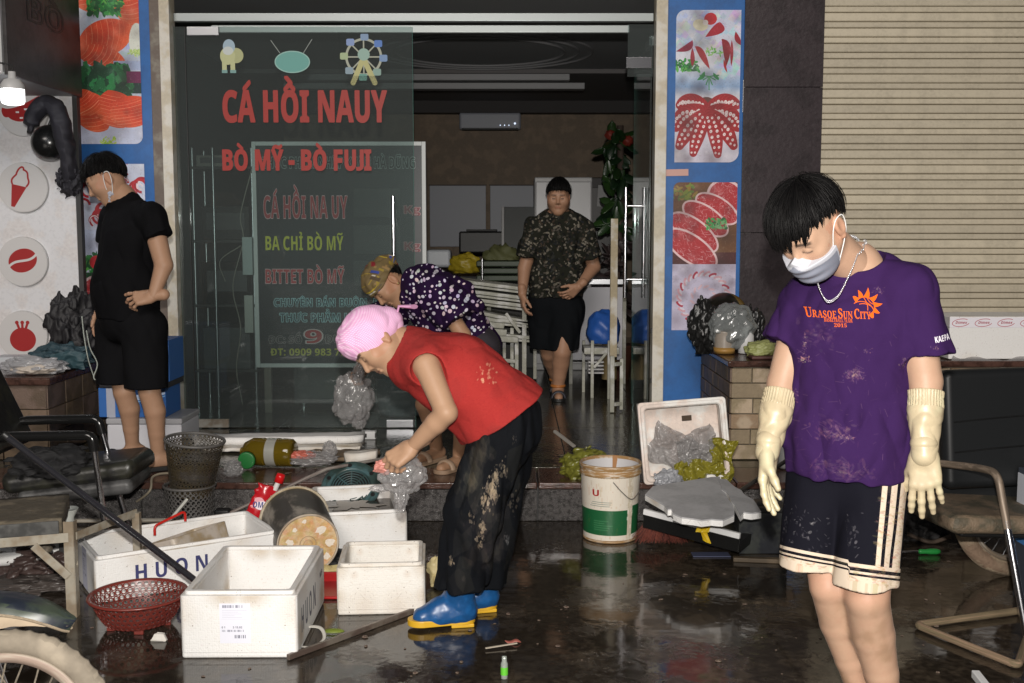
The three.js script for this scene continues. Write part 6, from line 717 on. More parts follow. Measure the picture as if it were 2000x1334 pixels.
// ---------- left side: chair, low table, broom pole, motorbike front ----------
{
  const t = thing('office_chair', 'black padded chair with chrome armrest legs in front of the tiled wall', 'chair', V(-1.95, 0, -4.9)), o = t.position, loc = (v) => v.clone().sub(o); const lea = stainMat([0.014, 0.014, 0.014], [0.05, 0.042, 0.034], 0.35, 0.35, { seed: 130, freq: 5, bumpMap: rep(noiseBump, 1), bumpScale: 0.001 });
  const arm = (x0, y0, x1, y1, d, lx, ly) => { const a = at(x0, y0, d), b = at(x1, y1, d - 0.02), c = at(lx, ly, d - 0.02); c.y = 0.005; const k = b.clone().lerp(c, 0.12); mesh('armrest', pipe([a, b, k].map(loc), 0.022, 0.07, 14), M.blackGloss, t); mesh('leg', cyl(loc(k), loc(c), 0.0135, 0.0135, 16), M.chrome, t); const bk = a.clone().add(V(-0.15, -0.02, 0)); mesh('arm_back', cyl(loc(a), loc(bk), 0.02, 0.02, 14), M.blackGloss, t); };
  arm(12, 853, 180, 850, 4.7, 216, 1085); arm(52, 821, 192, 818, 5.1, 258, 1060);
  const p = at(150, 915, 4.9); const seat = mesh('seat', uvm(weldNormals(warp(new RoundedBoxGeometry(0.58, 0.09, 0.4, 8, 0.04), (v) => { v.y += 0.012 * N3(v.x * 7, v.z * 7, 2) - 0.06 * Math.max(0, v.x - 0.2); }))), lea, t); seat.position.copy(loc(V(p.x, 0.38, -4.95))); seat.rotation.z = 0.1; seat.rotation.y = 0.08; const ft = mesh('seat_front', uvm(new RoundedBoxGeometry(0.5, 0.07, 0.36, 4, 0.03)), stainMat([0.03, 0.03, 0.03], [0.16, 0.13, 0.1], 0.5, 0.45, { seed: 131 }), t); ft.position.copy(loc(V(p.x + 0.03, 0.31, -4.93))); ft.rotation.copy(seat.rotation);
  const rag = mesh('rag', crumple(131, 0.2, 0.09, 0.16, 0.22, -0.4), std(L(0.012, 0.012, 0.013), 0.8), t); rag.position.copy(loc(V(at(95, 915, 4.8).x, 0.42, -4.85))); rag.userData.label = 'black rag bunched on the chair seat';
  const bk = at(20, 770, 5.0), bm = mesh('backrest', uvm(new RoundedBoxGeometry(0.07, 0.6, 0.48, 5, 0.03)), lea, t); bm.position.copy(loc(V(bk.x - 0.11, 0.74, -4.92))); bm.rotation.z = 0.42;
  const st = fl(0, 0, 0); void st;
}
{
  const t = thing('low_table', 'low dirty table with thick worn top on angle iron legs at the left', 'table', V(-1.86, 0, -4.1)), o = t.position, loc = (v) => v.clone().sub(o), iron = stainMat([0.34, 0.31, 0.25], [0.2, 0.16, 0.11], 0.5, 0.6, { seed: 135 });
  const c0 = at(126, 1002, 4.12), yT = c0.y, hx = c0.x; // near right corner of the top
  const top = mesh('tabletop', uvm(weldNormals(warp(new THREE.BoxGeometry(0.66, 0.055, 0.42, 20, 3, 12).toNonIndexed(), (v) => { v.y += 0.004 * N3(v.x * 12, v.y * 30, v.z * 12); v.x += 0.003 * N3(v.y * 40, v.z * 14, 4); }))), stainMat([0.2, 0.165, 0.115], [0.1, 0.08, 0.055], 0.6, 0.8, { seed: 136, freq: 6, bumpMap: noiseBump, bumpScale: 0.003 }), t); top.rotation.y = 0.32; top.position.copy(loc(V(hx - 0.36, yT - 0.03, -4.14)));
  const edge = mesh('edge_cloth', uvm(bx(0.64, 0.05, 0.01, 0, -0.028, 0.213, 0.004)), stainMat([0.05, 0.05, 0.048], [0.11, 0.1, 0.085], 0.45, 0.8, { seed: 137, freq: 7 }), t); edge.rotation.copy(top.rotation); edge.position.copy(top.position);
  const lp = fl(140, 1206), L1 = V(lp.x, 0, lp.z), yR = yT - 0.075, dirL = V(-Math.cos(0.32), 0, Math.sin(0.32));
  mesh('leg', join([bx(0.036, yR + 0.06, 0.004, 0, 0, 0, 0), bx(0.004, yR + 0.06, 0.034, 0.018, 0, -0.017, 0)]), iron, t).position.copy(loc(L1)); const L2 = L1.clone().addScaledVector(dirL, 0.5); mesh('leg', join([bx(0.036, yR, 0.004, 0, 0, 0, 0), bx(0.004, yR, 0.034, 0.018, 0, -0.017, 0)]), iron, t).position.copy(loc(L2)); const L3 = L1.clone().add(V(0.13, 0, -0.37)); mesh('leg', bx(0.03, yR, 0.03, 0, 0, 0, 0.002), iron, t).position.copy(loc(L3));
  mesh('rail', barBetween(loc(L1.clone().setY(yR)), loc(L1.clone().addScaledVector(dirL, 0.62).setY(yR)), 0.008, 0.036), iron, t); mesh('brace', barBetween(loc(L1.clone().setY(yR - 0.15)).add(V(-0.004, 0, 0.004)), loc(L1.clone().addScaledVector(dirL, 0.12).setY(yR - 0.02)).add(V(0, 0, 0.004)), 0.008, 0.03), iron, t); mesh('brace', barBetween(loc(L1.clone().setY(yR - 0.12)).add(V(0.02, 0, -0.02)), loc(L1.clone().add(V(-0.04, yR - 0.02, -0.14))), 0.008, 0.028), iron, t); mesh('rail', barBetween(loc(L1.clone().setY(yR)).add(V(0.02, 0, -0.02)), loc(L3.clone().setY(yR)), 0.008, 0.03), iron, t);
  const kn = at(86, 1080, 4.2); mesh('foot_pad', lathe([[0, 0], [0.028, 0.004], [0.034, 0.014], [0.028, 0.024], [0.012, 0.03], [0.01, 0.07], [0, 0.07]], 20), stainMat([0.2, 0.17, 0.13], [0.1, 0.08, 0.06], 0.5, 0.7), t).position.copy(loc(kn));
  slab('foam_board', 'white foam board lying on the ground under the low table', V(at(75, 1085, 4.55).x, 0.1, -4.55), 0.4, 0.42, 0.03, 0.2, M.foam, 'foam board', 0.05, 0.004); { const s = thing('brick_pile', 'dark wet bundle lying under the low table', 'bundle', fl(55, 1140, 0).setZ(-4.5)); mesh('bundle', crumple(137, 0.19, 0.1, 0.12, 0.3, -0.5), stainMat([0.07, 0.045, 0.04], [0.03, 0.025, 0.02], 0.5, 0.4), s).position.y = 0.05; mesh('sack', crumple(139, 0.2, 0.04, 0.1, 0.3, -0.5), stainMat([0.12, 0.1, 0.09], [0.05, 0.04, 0.04], 0.5, 0.4), s).position.set(0.03, 0.02, 0.12); }
  const s2 = at(128, 1000, 4.5); tag(mesh('white_cup', lathe([[0, 0], [0.03, 0], [0.034, 0.07], [0.05, 0.1], [0.052, 0.104], [0.045, 0.1], [0, 0.09]], 26), std(L(0.6, 0.62, 0.58), 0.35)), 'pale upturned cup just behind the corner of the low table', 'cup').position.set(s2.x, s2.y - 0.09, -4.5); const stp = thing('cup_stand', 'grey post under the pale cup behind the low table', 'post', V(s2.x, 0, -4.5)); mesh('post', bx(0.05, s2.y - 0.092, 0.05, 0, 0, 0, 0.004), M.darkGrey, stp); mesh('foot', bx(0.1, 0.012, 0.1, 0, 0, 0, 0.003), M.darkGrey, stp);
}
{ const a = at(14, 853, 3.72), b = at(378, 1131, 4.0), t = thing('broom_pole', 'long shiny black pole leaning from the left edge into the front foam box', 'pole', b); const d = a.clone().sub(b); mesh('shaft', cyl(V(0, 0, 0), d, 0.0125, 0.0125, 16), phys(L(0.02, 0.02, 0.024), 0.16, { clearcoat: 1, clearcoatRoughness: 0.08 }), t); mesh('end_cap', cyl(d.clone().multiplyScalar(1.0), d.clone().multiplyScalar(1.02), 0.014, 0.012, 16), M.black, t); }
{ // front of a parked motorbike
  const c = V(at(20, 1428, 2.57).x, 0.25, -2.57), t = thing('motorbike', 'front wheel and dusty dark fender of a parked motorbike at the lower left', 'motorbike', V(c.x, 0, c.z), 0.1); const ty = uvm(warp(new THREE.TorusGeometry(0.22, 0.03, 18, 140), (v) => { const a = Math.atan2(v.y, v.x), r = Math.hypot(v.x, v.y), k = r > 0.242 ? 0.0018 * (Math.sin(a * 90) > 0.1 ? 1 : -1) : 0; v.x += Math.cos(a) * k; v.y += Math.sin(a) * k; v.z *= 0.85; }));
  const dust = stainMat([0.3, 0.255, 0.195], [0.19, 0.16, 0.125], 0.5, 0.85, { seed: 150, freq: 5, bumpMap: noiseBump, bumpScale: 0.002 }); const wl = mesh('wheel', ty, dust, t); wl.position.y = 0.25; mesh('rim', lathe([[0.176, -0.022], [0.194, -0.024], [0.199, -0.017], [0.192, 0], [0.199, 0.017], [0.194, 0.024], [0.176, 0.022], [0.173, 0.0], [0.176, -0.022]], 90).rotateX(PI / 2), stainMat([0.36, 0.31, 0.25], [0.24, 0.2, 0.15], 0.4, 0.6), wl); mesh('hub', cyl(V(0, 0, -0.05), V(0, 0, 0.05), 0.045, 0.045, 30), dust, wl);
  for (let i = 0; i < 28; i++) { const k = i / 28 * 2 * PI, s = i % 2 ? 1 : -1, q = Math.floor(i / 2) % 2 ? 0.7 : -0.7; mesh('spoke', cyl(V(0.044 * Math.cos(k + q), 0.044 * Math.sin(k + q), 0.03 * s), V(0.175 * Math.cos(k), 0.175 * Math.sin(k), 0.004 * s), 0.0026, 0.0022, 8), dust, wl); }
  // fender: a rounded blade above the tyre, its sides caked with mud
  const N = 48, prof = (s) => { const a = lerp(2.5, 1.02, s), e3 = s * s * s; return [a, lerp(0.262, 0.303, e3), lerp(0.356, 0.316, Math.pow(s, 1.6)), 0.064 * Math.sqrt(clamp(1.03 - e3 * s))]; };
  const strip = (q0, q1, K, off) => { const p = [], ix = []; for (let i = 0; i <= N; i++) { const [a, ri, ro, w] = prof(i / N); for (let k = 0; k <= K; k++) { const q = lerp(q0, q1, k / K), z = Math.abs(q) > 1 ? Math.sign(q) : q, r = Math.abs(q) > 1 ? lerp(ro - 0.03, ri, Math.abs(q) - 1) : ro - 0.03 + 0.03 * Math.sqrt(1 - q * q), rr = r + (Math.abs(q) > 1 ? 0 : off) + 0.0025 * N3(a * 6, q * 4, 2); p.push(rr * Math.cos(a), rr * Math.sin(a), z * (w + off)); } } for (let i = 0; i < N; i++) for (let k = 0; k < K; k++) { const A = i * (K + 1) + k, B2 = A + K + 1; ix.push(A, A + 1, B2, B2, A + 1, B2 + 1); } const g = new THREE.BufferGeometry(); g.setAttribute('position', new THREE.Float32BufferAttribute(p, 3)); g.setIndex(ix); g.computeVertexNormals(); return uvm(weldNormals(g.toNonIndexed())); };
  const mudF = stainMat([0.38, 0.3, 0.21], [0.28, 0.21, 0.14], 0.4, 0.9, { side: THREE.DoubleSide, seed: 155, bumpMap: noiseBump, bumpScale: 0.002 }), fo = mesh('fender', join([strip(-1, 1, 16, 0.002)]), stainMat([0.014, 0.018, 0.028], [0.05, 0.045, 0.04], 0.4, 0.4, { side: THREE.DoubleSide, seed: 156 }), t); fo.position.y = 0.25; mesh('fender_side', join([strip(1, 2, 8, 0)]), mudF, fo); mesh('fender_side', join([strip(-1, -2, 8, 0)]), mudF, fo); mesh('fender_lip', join([-1, 1].map((sg) => sweep([...Array(N + 1)].map((_, i) => { const [a, ri, ro, w] = prof(i / N); return V((ro - 0.03) * Math.cos(a), (ro - 0.03) * Math.sin(a), sg * w); }), () => 0.004, 6))), mudF, fo);
  mesh('fork', cyl(V(-0.02, 0.25, 0.075), V(-0.2, 0.72, 0.085), 0.016, 0.018, 16), M.steel, t); mesh('fork', cyl(V(-0.02, 0.25, -0.075), V(-0.16, 0.72, -0.075), 0.016, 0.018, 16), M.steel, t); mesh('leg_shield', uvm(new RoundedBoxGeometry(0.05, 0.42, 0.3, 5, 0.02)), M.black, t).position.set(-0.11, 0.62, 0.0);
}
// ---------- left background: cartons, bags, balloon and cloth ----------
{
  const fb = thing('foam_box', 'white foam box under the blue cartons behind the man in black', 'foam box', V(at(292, 880, 6.35).x, PY, -6.45)); mesh('body', bx(0.43, 0.15, 0.36, 0, 0, 0, 0.01), std(L(0.62, 0.62, 0.66), 0.6), fb); mesh('lid', uvm(bx(0.44, 0.035, 0.37, 0, 0.151, 0, 0.01)), std(L(0.4, 0.4, 0.42), 0.4), fb);
  const ct = (label, x, y, w, h, dd) => { const c = thing('blue_carton', label, 'carton', V(x, y, dd)); mesh('box', uvm(bx(w, h, 0.28, 0, 0, 0, 0.003)), std(L(0.025, 0.13, 0.42), 0.5), c); mesh('tape', bx(0.05, h + 0.002, 0.282, -w / 2 + 0.07, -0.001, 0, 0.001), std(L(0.4, 0.42, 0.5), 0.35), c); decal('print', w * 0.6, h * 0.7, canvasTex(192, 192, (x2) => { x2.fillStyle = '#bcd0ee'; x2.beginPath(); x2.moveTo(0, 70); x2.quadraticCurveTo(90, 10, 192, 6); x2.lineTo(192, 30); x2.quadraticCurveTo(100, 90, 0, 96); x2.fill(); x2.fillStyle = '#7fb0e4'; x2.beginPath(); x2.moveTo(0, 100); x2.quadraticCurveTo(100, 96, 192, 40); x2.lineTo(192, 52); x2.quadraticCurveTo(110, 110, 0, 116); x2.fill(); }), c, V(w * 0.19, h * 0.55, 0.1415)); };
  ct('blue carton with white swoosh on top of the white foam box', at(275, 800, 6.45).x, PY + 0.187, 0.39, 0.17, -6.45); ct('upper blue carton with white swoosh beside the shorts of the man in black', at(282, 700, 6.45).x, PY + 0.395, 0.38, 0.24, -6.45); tag(mesh('dark_carton', bx(0.4, 0.034, 0.3, 0, 0, 0, 0.003), std(L(0.03, 0.03, 0.035), 0.6)), 'flat dark carton lying between the two blue cartons', 'carton').position.set(at(278, 750, 6.45).x, PY + 0.359, -6.45);
  const tp = 0.2 + 0.466;
  tag(mesh('black_bag', crumple(161, 0.16, 0.24, 0.14, 0.28, -0.95), std(L(0.012, 0.011, 0.013), 0.6)), 'black bag of clothes behind the man in black on the tiled wall', 'bag').position.set(at(140, 640, 6.45).x, tp + 0.21, -6.5);
  { const t = thing('blue_green_bag', 'dark teal bag lying on the tiled wall beside the man in black', 'bag', V(at(120, 712, 6.3).x, tp, -6.3)); mesh('bag', crumple(165, 0.19, 0.09, 0.13, 0.2, -0.75), std(L(0.025, 0.055, 0.07), 0.6), t).position.y = 0.07; mesh('fold', film(166, 0.2, 0.1, 0.02, 20), std(L(0.03, 0.07, 0.085), 0.6), t).position.set(0.08, 0.06, 0.12); }
  { const t = thing('plastic_bag', 'clear plastic bag of pale goods at the near end of the tiled wall', 'bag', V(at(62, 742, 6.08).x, tp, -6.12)); mesh('bag', crumple(171, 0.2, 0.06, 0.11, 0.2, -0.7), phys(L(0.5, 0.5, 0.52), 0.25, { transmission: 0.4 }), t).position.y = 0.045; mesh('goods', crumple(172, 0.14, 0.04, 0.07, 0.15, -0.7), std(L(0.5, 0.44, 0.38), 0.5), t).position.set(0.02, 0.035, 0.045); }
  tag(mesh('paper_box', bx(0.2, 0.05, 0.16, 0, 0, 0, 0.004), std(L(0.5, 0.52, 0.55), 0.5)), 'flat white box behind the clear bag at the left edge', 'box').position.set(at(20, 722, 6.5).x, tp + 0.002, -6.55);
  const bl = thing('black_balloon', 'round black ball hanging on the white sign wall', 'ball', at(97, 279, 6.55)); mesh('ball', new THREE.SphereGeometry(0.104, 40, 26), std(L(0.008), 0.22), bl); mesh('knot', cyl(V(0, 0.09, 0), V(0.01, 0.13, 0), 0.012, 0.006), M.black, bl);
  const pts = [[58, 258], [68, 222], [92, 203], [112, 218], [124, 262], [133, 310], [137, 352]].map(([x, y], i) => at(x, y, 6.42 + i * 0.006)), o = pts[0].clone(); const cl = thing('black_cloth', 'black rolled cloth bent over the black ball on the sign wall', 'cloth', o), cv = new THREE.CatmullRomCurve3(pts.map((p) => p.clone().sub(o))).getPoints(60);
  mesh('cloth', warp(sweep(cv, (t) => 0.05 + 0.028 * Math.sin(t * 3.1) + (t < 0.06 ? -0.03 : 0), 16, 0.7), (v) => { const n = 0.012 * N3(v.x * 14, v.y * 14, v.z * 14); v.x += n; v.y += n * 0.5; v.z += n; }), std(L(0.012, 0.011, 0.016), 0.75), cl); mesh('tail', crumple(181, 0.075, 0.1, 0.05, 0.25, -2).translate(cv[60].x - 0.005, cv[60].y - 0.0, cv[60].z), std(L(0.012, 0.011, 0.016), 0.75), cl);
  tag(mesh('earphone_cord', join([tube([at(160, 618, 6.05), at(164, 655, 5.98), at(172, 700, 5.9), at(183, 735, 5.75)], 0.0035, 40, 6), tube([at(169, 646, 6.0), at(176, 680, 5.9), at(190, 710, 5.8), at(183, 735, 5.75), at(186, 742, 5.75)], 0.0035, 40, 6)]), std(L(0.35, 0.38, 0.34), 0.5)), 'thin pale cord hanging in front of the black bag and shorts', 'cord');
}
// ---------- people ----------
const skinMat = new THREE.MeshPhysicalMaterial({ color: 0xffffff, vertexColors: true, roughness: 0.5, specularIntensity: 0.6, sheen: 0.15, sheenColor: L(1, 0.8, 0.7), sheenRoughness: 0.5 });
const skinTone = (s, x, y, z) => { const n = 0.05 * fbm(x * 14, y * 14, z * 14, 3) + 0.02 * N3(x * 90, y * 90, z * 90); return [s[0] * (1 + n), s[1] * (1 + n * 1.2), s[2] * (1 + n * 1.3)]; };
const limb = (...c) => union(c, 0.008); // a chain of tapered pieces without swelling at the joints
function frame(o, f, u0) { const z = f.clone().normalize(), y = u0.clone().addScaledVector(z, -u0.dot(z)).normalize(), x = y.clone().cross(z); return new THREE.Matrix4().makeBasis(x, y, z).setPosition(o); }
// head in its own axes: x to the person's left, y up, z to the face
function headField(o = {}) {
  const j = o.jaw ?? 1, fat = o.fat ?? 0;
  const solid = union([elli(V(0, 0.036, -0.014), V(0.077, 0.094, 0.098)), elli(V(0, -0.03, 0.022), V(0.062 + fat, 0.082, 0.07)), cap(V(0.05 * j, -0.05, 0.0), V(0.012, -0.1, 0.056), 0.02 + fat, 0.019 + fat * 0.6), cap(V(-0.05 * j, -0.05, 0.0), V(-0.012, -0.1, 0.056), 0.02 + fat, 0.019 + fat * 0.6), ball(V(0.04, -0.022, 0.056), 0.025 + fat), ball(V(-0.04, -0.022, 0.056), 0.025 + fat), cap(V(0.036, 0.024, 0.072), V(-0.036, 0.024, 0.072), 0.0145)], 0.03);
  const nose = union([cap(V(0, 0.012, 0.084), V(0, -0.026, 0.104), 0.0075, 0.0115), ball(V(0.0115, -0.031, 0.094), 0.0085), ball(V(-0.0115, -0.031, 0.094), 0.0085)], 0.008);
  const sock = [V(0.032, 0.004, 0.101), V(-0.032, 0.004, 0.101)], lid = [V(0.031, 0.001, 0.0785), V(-0.031, 0.001, 0.0785)].map((c) => elli(c, V(0.0155, 0.0105, 0.0125)));
  const lips = union([cap(V(0.017, -0.058, 0.0845), V(-0.017, -0.058, 0.0845), 0.0068), cap(V(0.014, -0.0685, 0.083), V(-0.014, -0.0685, 0.083), 0.0072)], 0.004);
  const ear = (s) => { const a = elli(V(s * 0.079, -0.008, -0.014), V(0.0095, 0.032, 0.0195)), b = elli(V(s * 0.089, -0.002, -0.011), V(0.006, 0.02, 0.0105)), c = ball(V(s * 0.078, -0.038, -0.009), 0.0085); return (x, y, z) => smax(smin(a(x, y, z), c(x, y, z), 0.006), -b(x, y, z), 0.005); }, e1 = ear(1), e2 = ear(-1);
  const neck = o.neck ? cap(V(0, -0.05, -0.022), o.neck, 0.052 + fat * 0.5, 0.058 + fat) : null;
  return (x, y, z) => { let d = solid(x, y, z); for (const c of sock) d = smax(d, -(Math.hypot(x - c.x, y - c.y, z - c.z) - 0.0155), 0.014); for (const f of lid) d = smin(d, f(x, y, z), 0.005); d = smin(d, nose(x, y, z), 0.012); d = smin(d, lips(x, y, z), 0.006); d = smin(d, e1(x, y, z), 0.006); d = smin(d, e2(x, y, z), 0.006); if (neck) d = smin(d, neck(x, y, z), 0.03); return d; };
}
function headGeo(m, tone, o = {}) {
  const inv = m.clone().invert(), nk = o.neckTo ? o.neckTo.clone().applyMatrix4(inv) : null, f = headField({ ...o, neck: nk });
  const lo = V(-0.1, -0.14, -0.13), hi = V(0.1, 0.15, 0.13); if (nk) { for (const k of ['x', 'y', 'z']) { lo[k] = Math.min(lo[k], nk[k] - 0.075); hi[k] = Math.max(hi[k], nk[k] + 0.075); } }
  const g = sdfMesh(f, lo, hi, o.cell ?? 0.0034, { color: (x, y, z) => {
    let c = skinTone(tone, x * 2, y * 2, z * 2); const mix = (q, k) => { c = c.map((v, i) => lerp(v, q[i], clamp(k))); };
    if (z > 0.06 && !o.plain) {
      mix([tone[0] * 0.8, tone[1] * 0.5, tone[2] * 0.5], 0.85 * sstep(0.011, 0.006, Math.hypot((x) * 0.5, y + 0.063)) * sstep(0.024, 0.018, Math.abs(x)));
      mix([0.05, 0.02, 0.015], 0.8 * sstep(0.0022, 0.0008, Math.abs(y + 0.0632)) * sstep(0.022, 0.018, Math.abs(x)));
      for (const s of [-1, 1]) { const ex = x - s * 0.032; mix([0.03, 0.02, 0.016], 0.85 * sstep(0.0062, 0.0035, Math.abs(y - 0.0265 + ex * ex * 5)) * sstep(0.024, 0.018, Math.abs(ex))); if (o.closed) mix([0.03, 0.018, 0.015], 0.85 * sstep(0.0026, 0.001, Math.abs(y + 0.004 - ex * ex * 6)) * sstep(0.017, 0.013, Math.abs(ex))); else { mix([0.55, 0.5, 0.47], 0.9 * sstep(1.05, 0.9, Math.hypot(ex / 0.012, (y + 0.001) / 0.0042))); mix([0.015, 0.01, 0.01], sstep(1.05, 0.85, Math.hypot(ex / 0.0052, (y + 0.001) / 0.0052)) * sstep(0.006, 0.0045, Math.abs(y + 0.001))); mix([0.03, 0.02, 0.016], 0.9 * sstep(0.0018, 0.0008, Math.abs(y - 0.0035 + ex * ex * 14)) * sstep(0.016, 0.012, Math.abs(ex))); } mix([tone[0] * 0.55, tone[1] * 0.35, tone[2] * 0.3], 0.8 * sstep(0.0045, 0.002, Math.hypot(x - s * 0.0075, (y + 0.0375) * 1.3)) * sstep(0.09, 0.096, z)); }
      mix([tone[0] * 1.04, tone[1] * 0.86, tone[2] * 0.82], 0.4 * sstep(0.03, 0.0, Math.hypot(Math.abs(x) - 0.04, y + 0.025)));
    }
    if (o.plain && z > 0.06) { mix([tone[0] * 0.75, tone[1] * 0.45, tone[2] * 0.45], 0.6 * sstep(0.012, 0.004, Math.abs(y + 0.063)) * sstep(0.024, 0.014, Math.abs(x))); for (const q of [-1, 1]) { mix([0.03, 0.02, 0.016], 0.6 * sstep(0.008, 0.003, Math.abs(y - 0.0265)) * sstep(0.024, 0.016, Math.abs(x - q * 0.032))); mix([0.03, 0.02, 0.016], 0.75 * sstep(0.007, 0.002, Math.abs(y + 0.001)) * sstep(0.016, 0.01, Math.abs(x - q * 0.032))); } }
    if (Math.abs(x) > 0.07 && y < 0.03 && y > -0.05) mix([tone[0] * 1.02, tone[1] * 0.78, tone[2] * 0.72], 0.5);
    return c;
  } });
  return g.applyMatrix4(m);
}
// hand in its own axes: wrist at the origin, fingers along y, palm towards z, thumb towards x (mirror for the other hand)
function handPrims(o = {}) {
  const k = o.scale ?? 1, fat = o.fat ?? 1, curl = o.curl ?? [0.3, 0.35, 0.4, 0.45], sp = o.spread ?? 0.06, P = [];
  const S = (x, y, z) => V(x * k, y * k, z * k), add = (a, b, ra, rb) => P.push(cap(a, b, ra * k * fat, rb * k * fat));
  const kx = [0.031, 0.0105, -0.0105, -0.03], ky = [0.088, 0.092, 0.087, 0.078], len = [[0.04, 0.024, 0.02], [0.044, 0.028, 0.021], [0.041, 0.026, 0.02], [0.032, 0.019, 0.018]], fr = [0.0093, 0.0095, 0.009, 0.008];
  const palm = [];
  for (let i = 0; i < 4; i++) palm.push([S(kx[i] * 0.62, 0.012, 0), S(kx[i], ky[i], 0.002), 0.0135, 0.0118]);
  palm.forEach(([a, b, ra, rb]) => add(a, b, ra, rb)); add(S(0.024, 0.02, 0.008), S(0.034, 0.05, 0.012), 0.015, 0.012); add(S(-0.022, 0.02, 0.007), S(-0.026, 0.06, 0.006), 0.013, 0.011);
  const fingers = [];
  for (let i = 0; i < 4; i++) { let p = S(kx[i], ky[i], 0.002), a = 0.1, ang = Math.atan2(kx[i], 0.12) * 0.5 + (1.5 - i) * sp; const chain = []; for (let s = 0; s < 3; s++) { a += (curl[i] ?? 0.3) * [1, 1.25, 0.8][s]; const l = len[i][s] * k, q = V(p.x + Math.sin(ang) * Math.cos(a) * l, p.y + Math.cos(ang) * Math.cos(a) * l, p.z + Math.sin(a) * l); chain.push(cap(p, q, fr[i] * k * fat * (1 - s * 0.07), fr[i] * k * fat * (0.96 - s * 0.1))); p = q; } fingers.push(union(chain, 0.006)); }
  const th = o.thumb ?? [0.7, 0.25], t0 = S(0.024, 0.022, 0.006), d1 = V(Math.sin(th[0]) * Math.cos(th[1]), Math.cos(th[0]), Math.sin(th[0]) * Math.sin(th[1]) + 0.25).normalize(), d2 = V(Math.sin(th[0] * 0.55) * Math.cos(th[1]), Math.cos(th[0] * 0.55), Math.sin(th[1]) * 0.6 + 0.3).normalize(), t1 = t0.clone().addScaledVector(d1, 0.043 * k), t2 = t1.clone().addScaledVector(d2, 0.033 * k), t3 = t2.clone().addScaledVector(d2, 0.024 * k);
  const thumb = union([cap(t0, t1, 0.0145 * k * fat, 0.011 * k * fat), cap(t1, t2, 0.0108 * k * fat, 0.01 * k * fat), cap(t2, t3, 0.01 * k * fat, 0.0078 * k * fat)], 0.008);
  const pf = union(P, 0.016), wr = cap(S(0, -(o.stub ?? 0.05), 0), S(0, 0.016, 0), o.wrist ?? 0.026, 0.022 * k * fat);
  return (x, y, z) => { let d = smin(pf(x, y, z), wr(x, y, z), 0.02); let e = 9; for (const f of fingers) e = Math.min(e, f(x, y, z)); d = smin(d, e, 0.007); return smin(d, thumb(x, y, z), 0.01); };
}
function handGeo(wrist, dir, palmN, left, o, tone, cell = 0.0032) {
  const y = dir.clone().normalize(), z = palmN.clone().addScaledVector(y, -palmN.dot(y)).normalize(), x = y.clone().cross(z); if (left) x.negate();
  const f0 = handPrims(o), col = (a, b, c) => { const t = tone ?? [1, 1, 1], k = sstep(0.09, 0.2, b); const q = skinTone(t, a * 3, b * 3, c * 3); return [q[0] * (1 - 0.04 * k), q[1] * (1 - 0.12 * k), q[2] * (1 - 0.12 * k)]; };
  const fat = o.scale ?? 1, g = sdfMesh(f0, V(-0.075, -(o.stub ?? 0.05) - 0.04, -0.04).multiplyScalar(fat * 1.05), V(0.1, 0.22, 0.16).multiplyScalar(fat * 1.05), cell, { color: tone ? col : undefined });
  g.applyMatrix4(new THREE.Matrix4().makeBasis(x, y, z).setPosition(wrist)); if (left) { const ix = g.index.array; for (let i = 0; i < ix.length; i += 3) { const t = ix[i]; ix[i] = ix[i + 1]; ix[i + 1] = t; } }
  return g;
}
const boundsOf = (pts, pad) => { const b = new THREE.Box3().setFromPoints(pts); return [b.min.addScalar(-pad), b.max.addScalar(pad)]; };
function mergeSkin(list) { return mergeGeometries(list.map((g) => { for (const k of Object.keys(g.attributes)) if (!['position', 'normal', 'uv', 'color'].includes(k)) g.deleteAttribute(k); return g; })); }
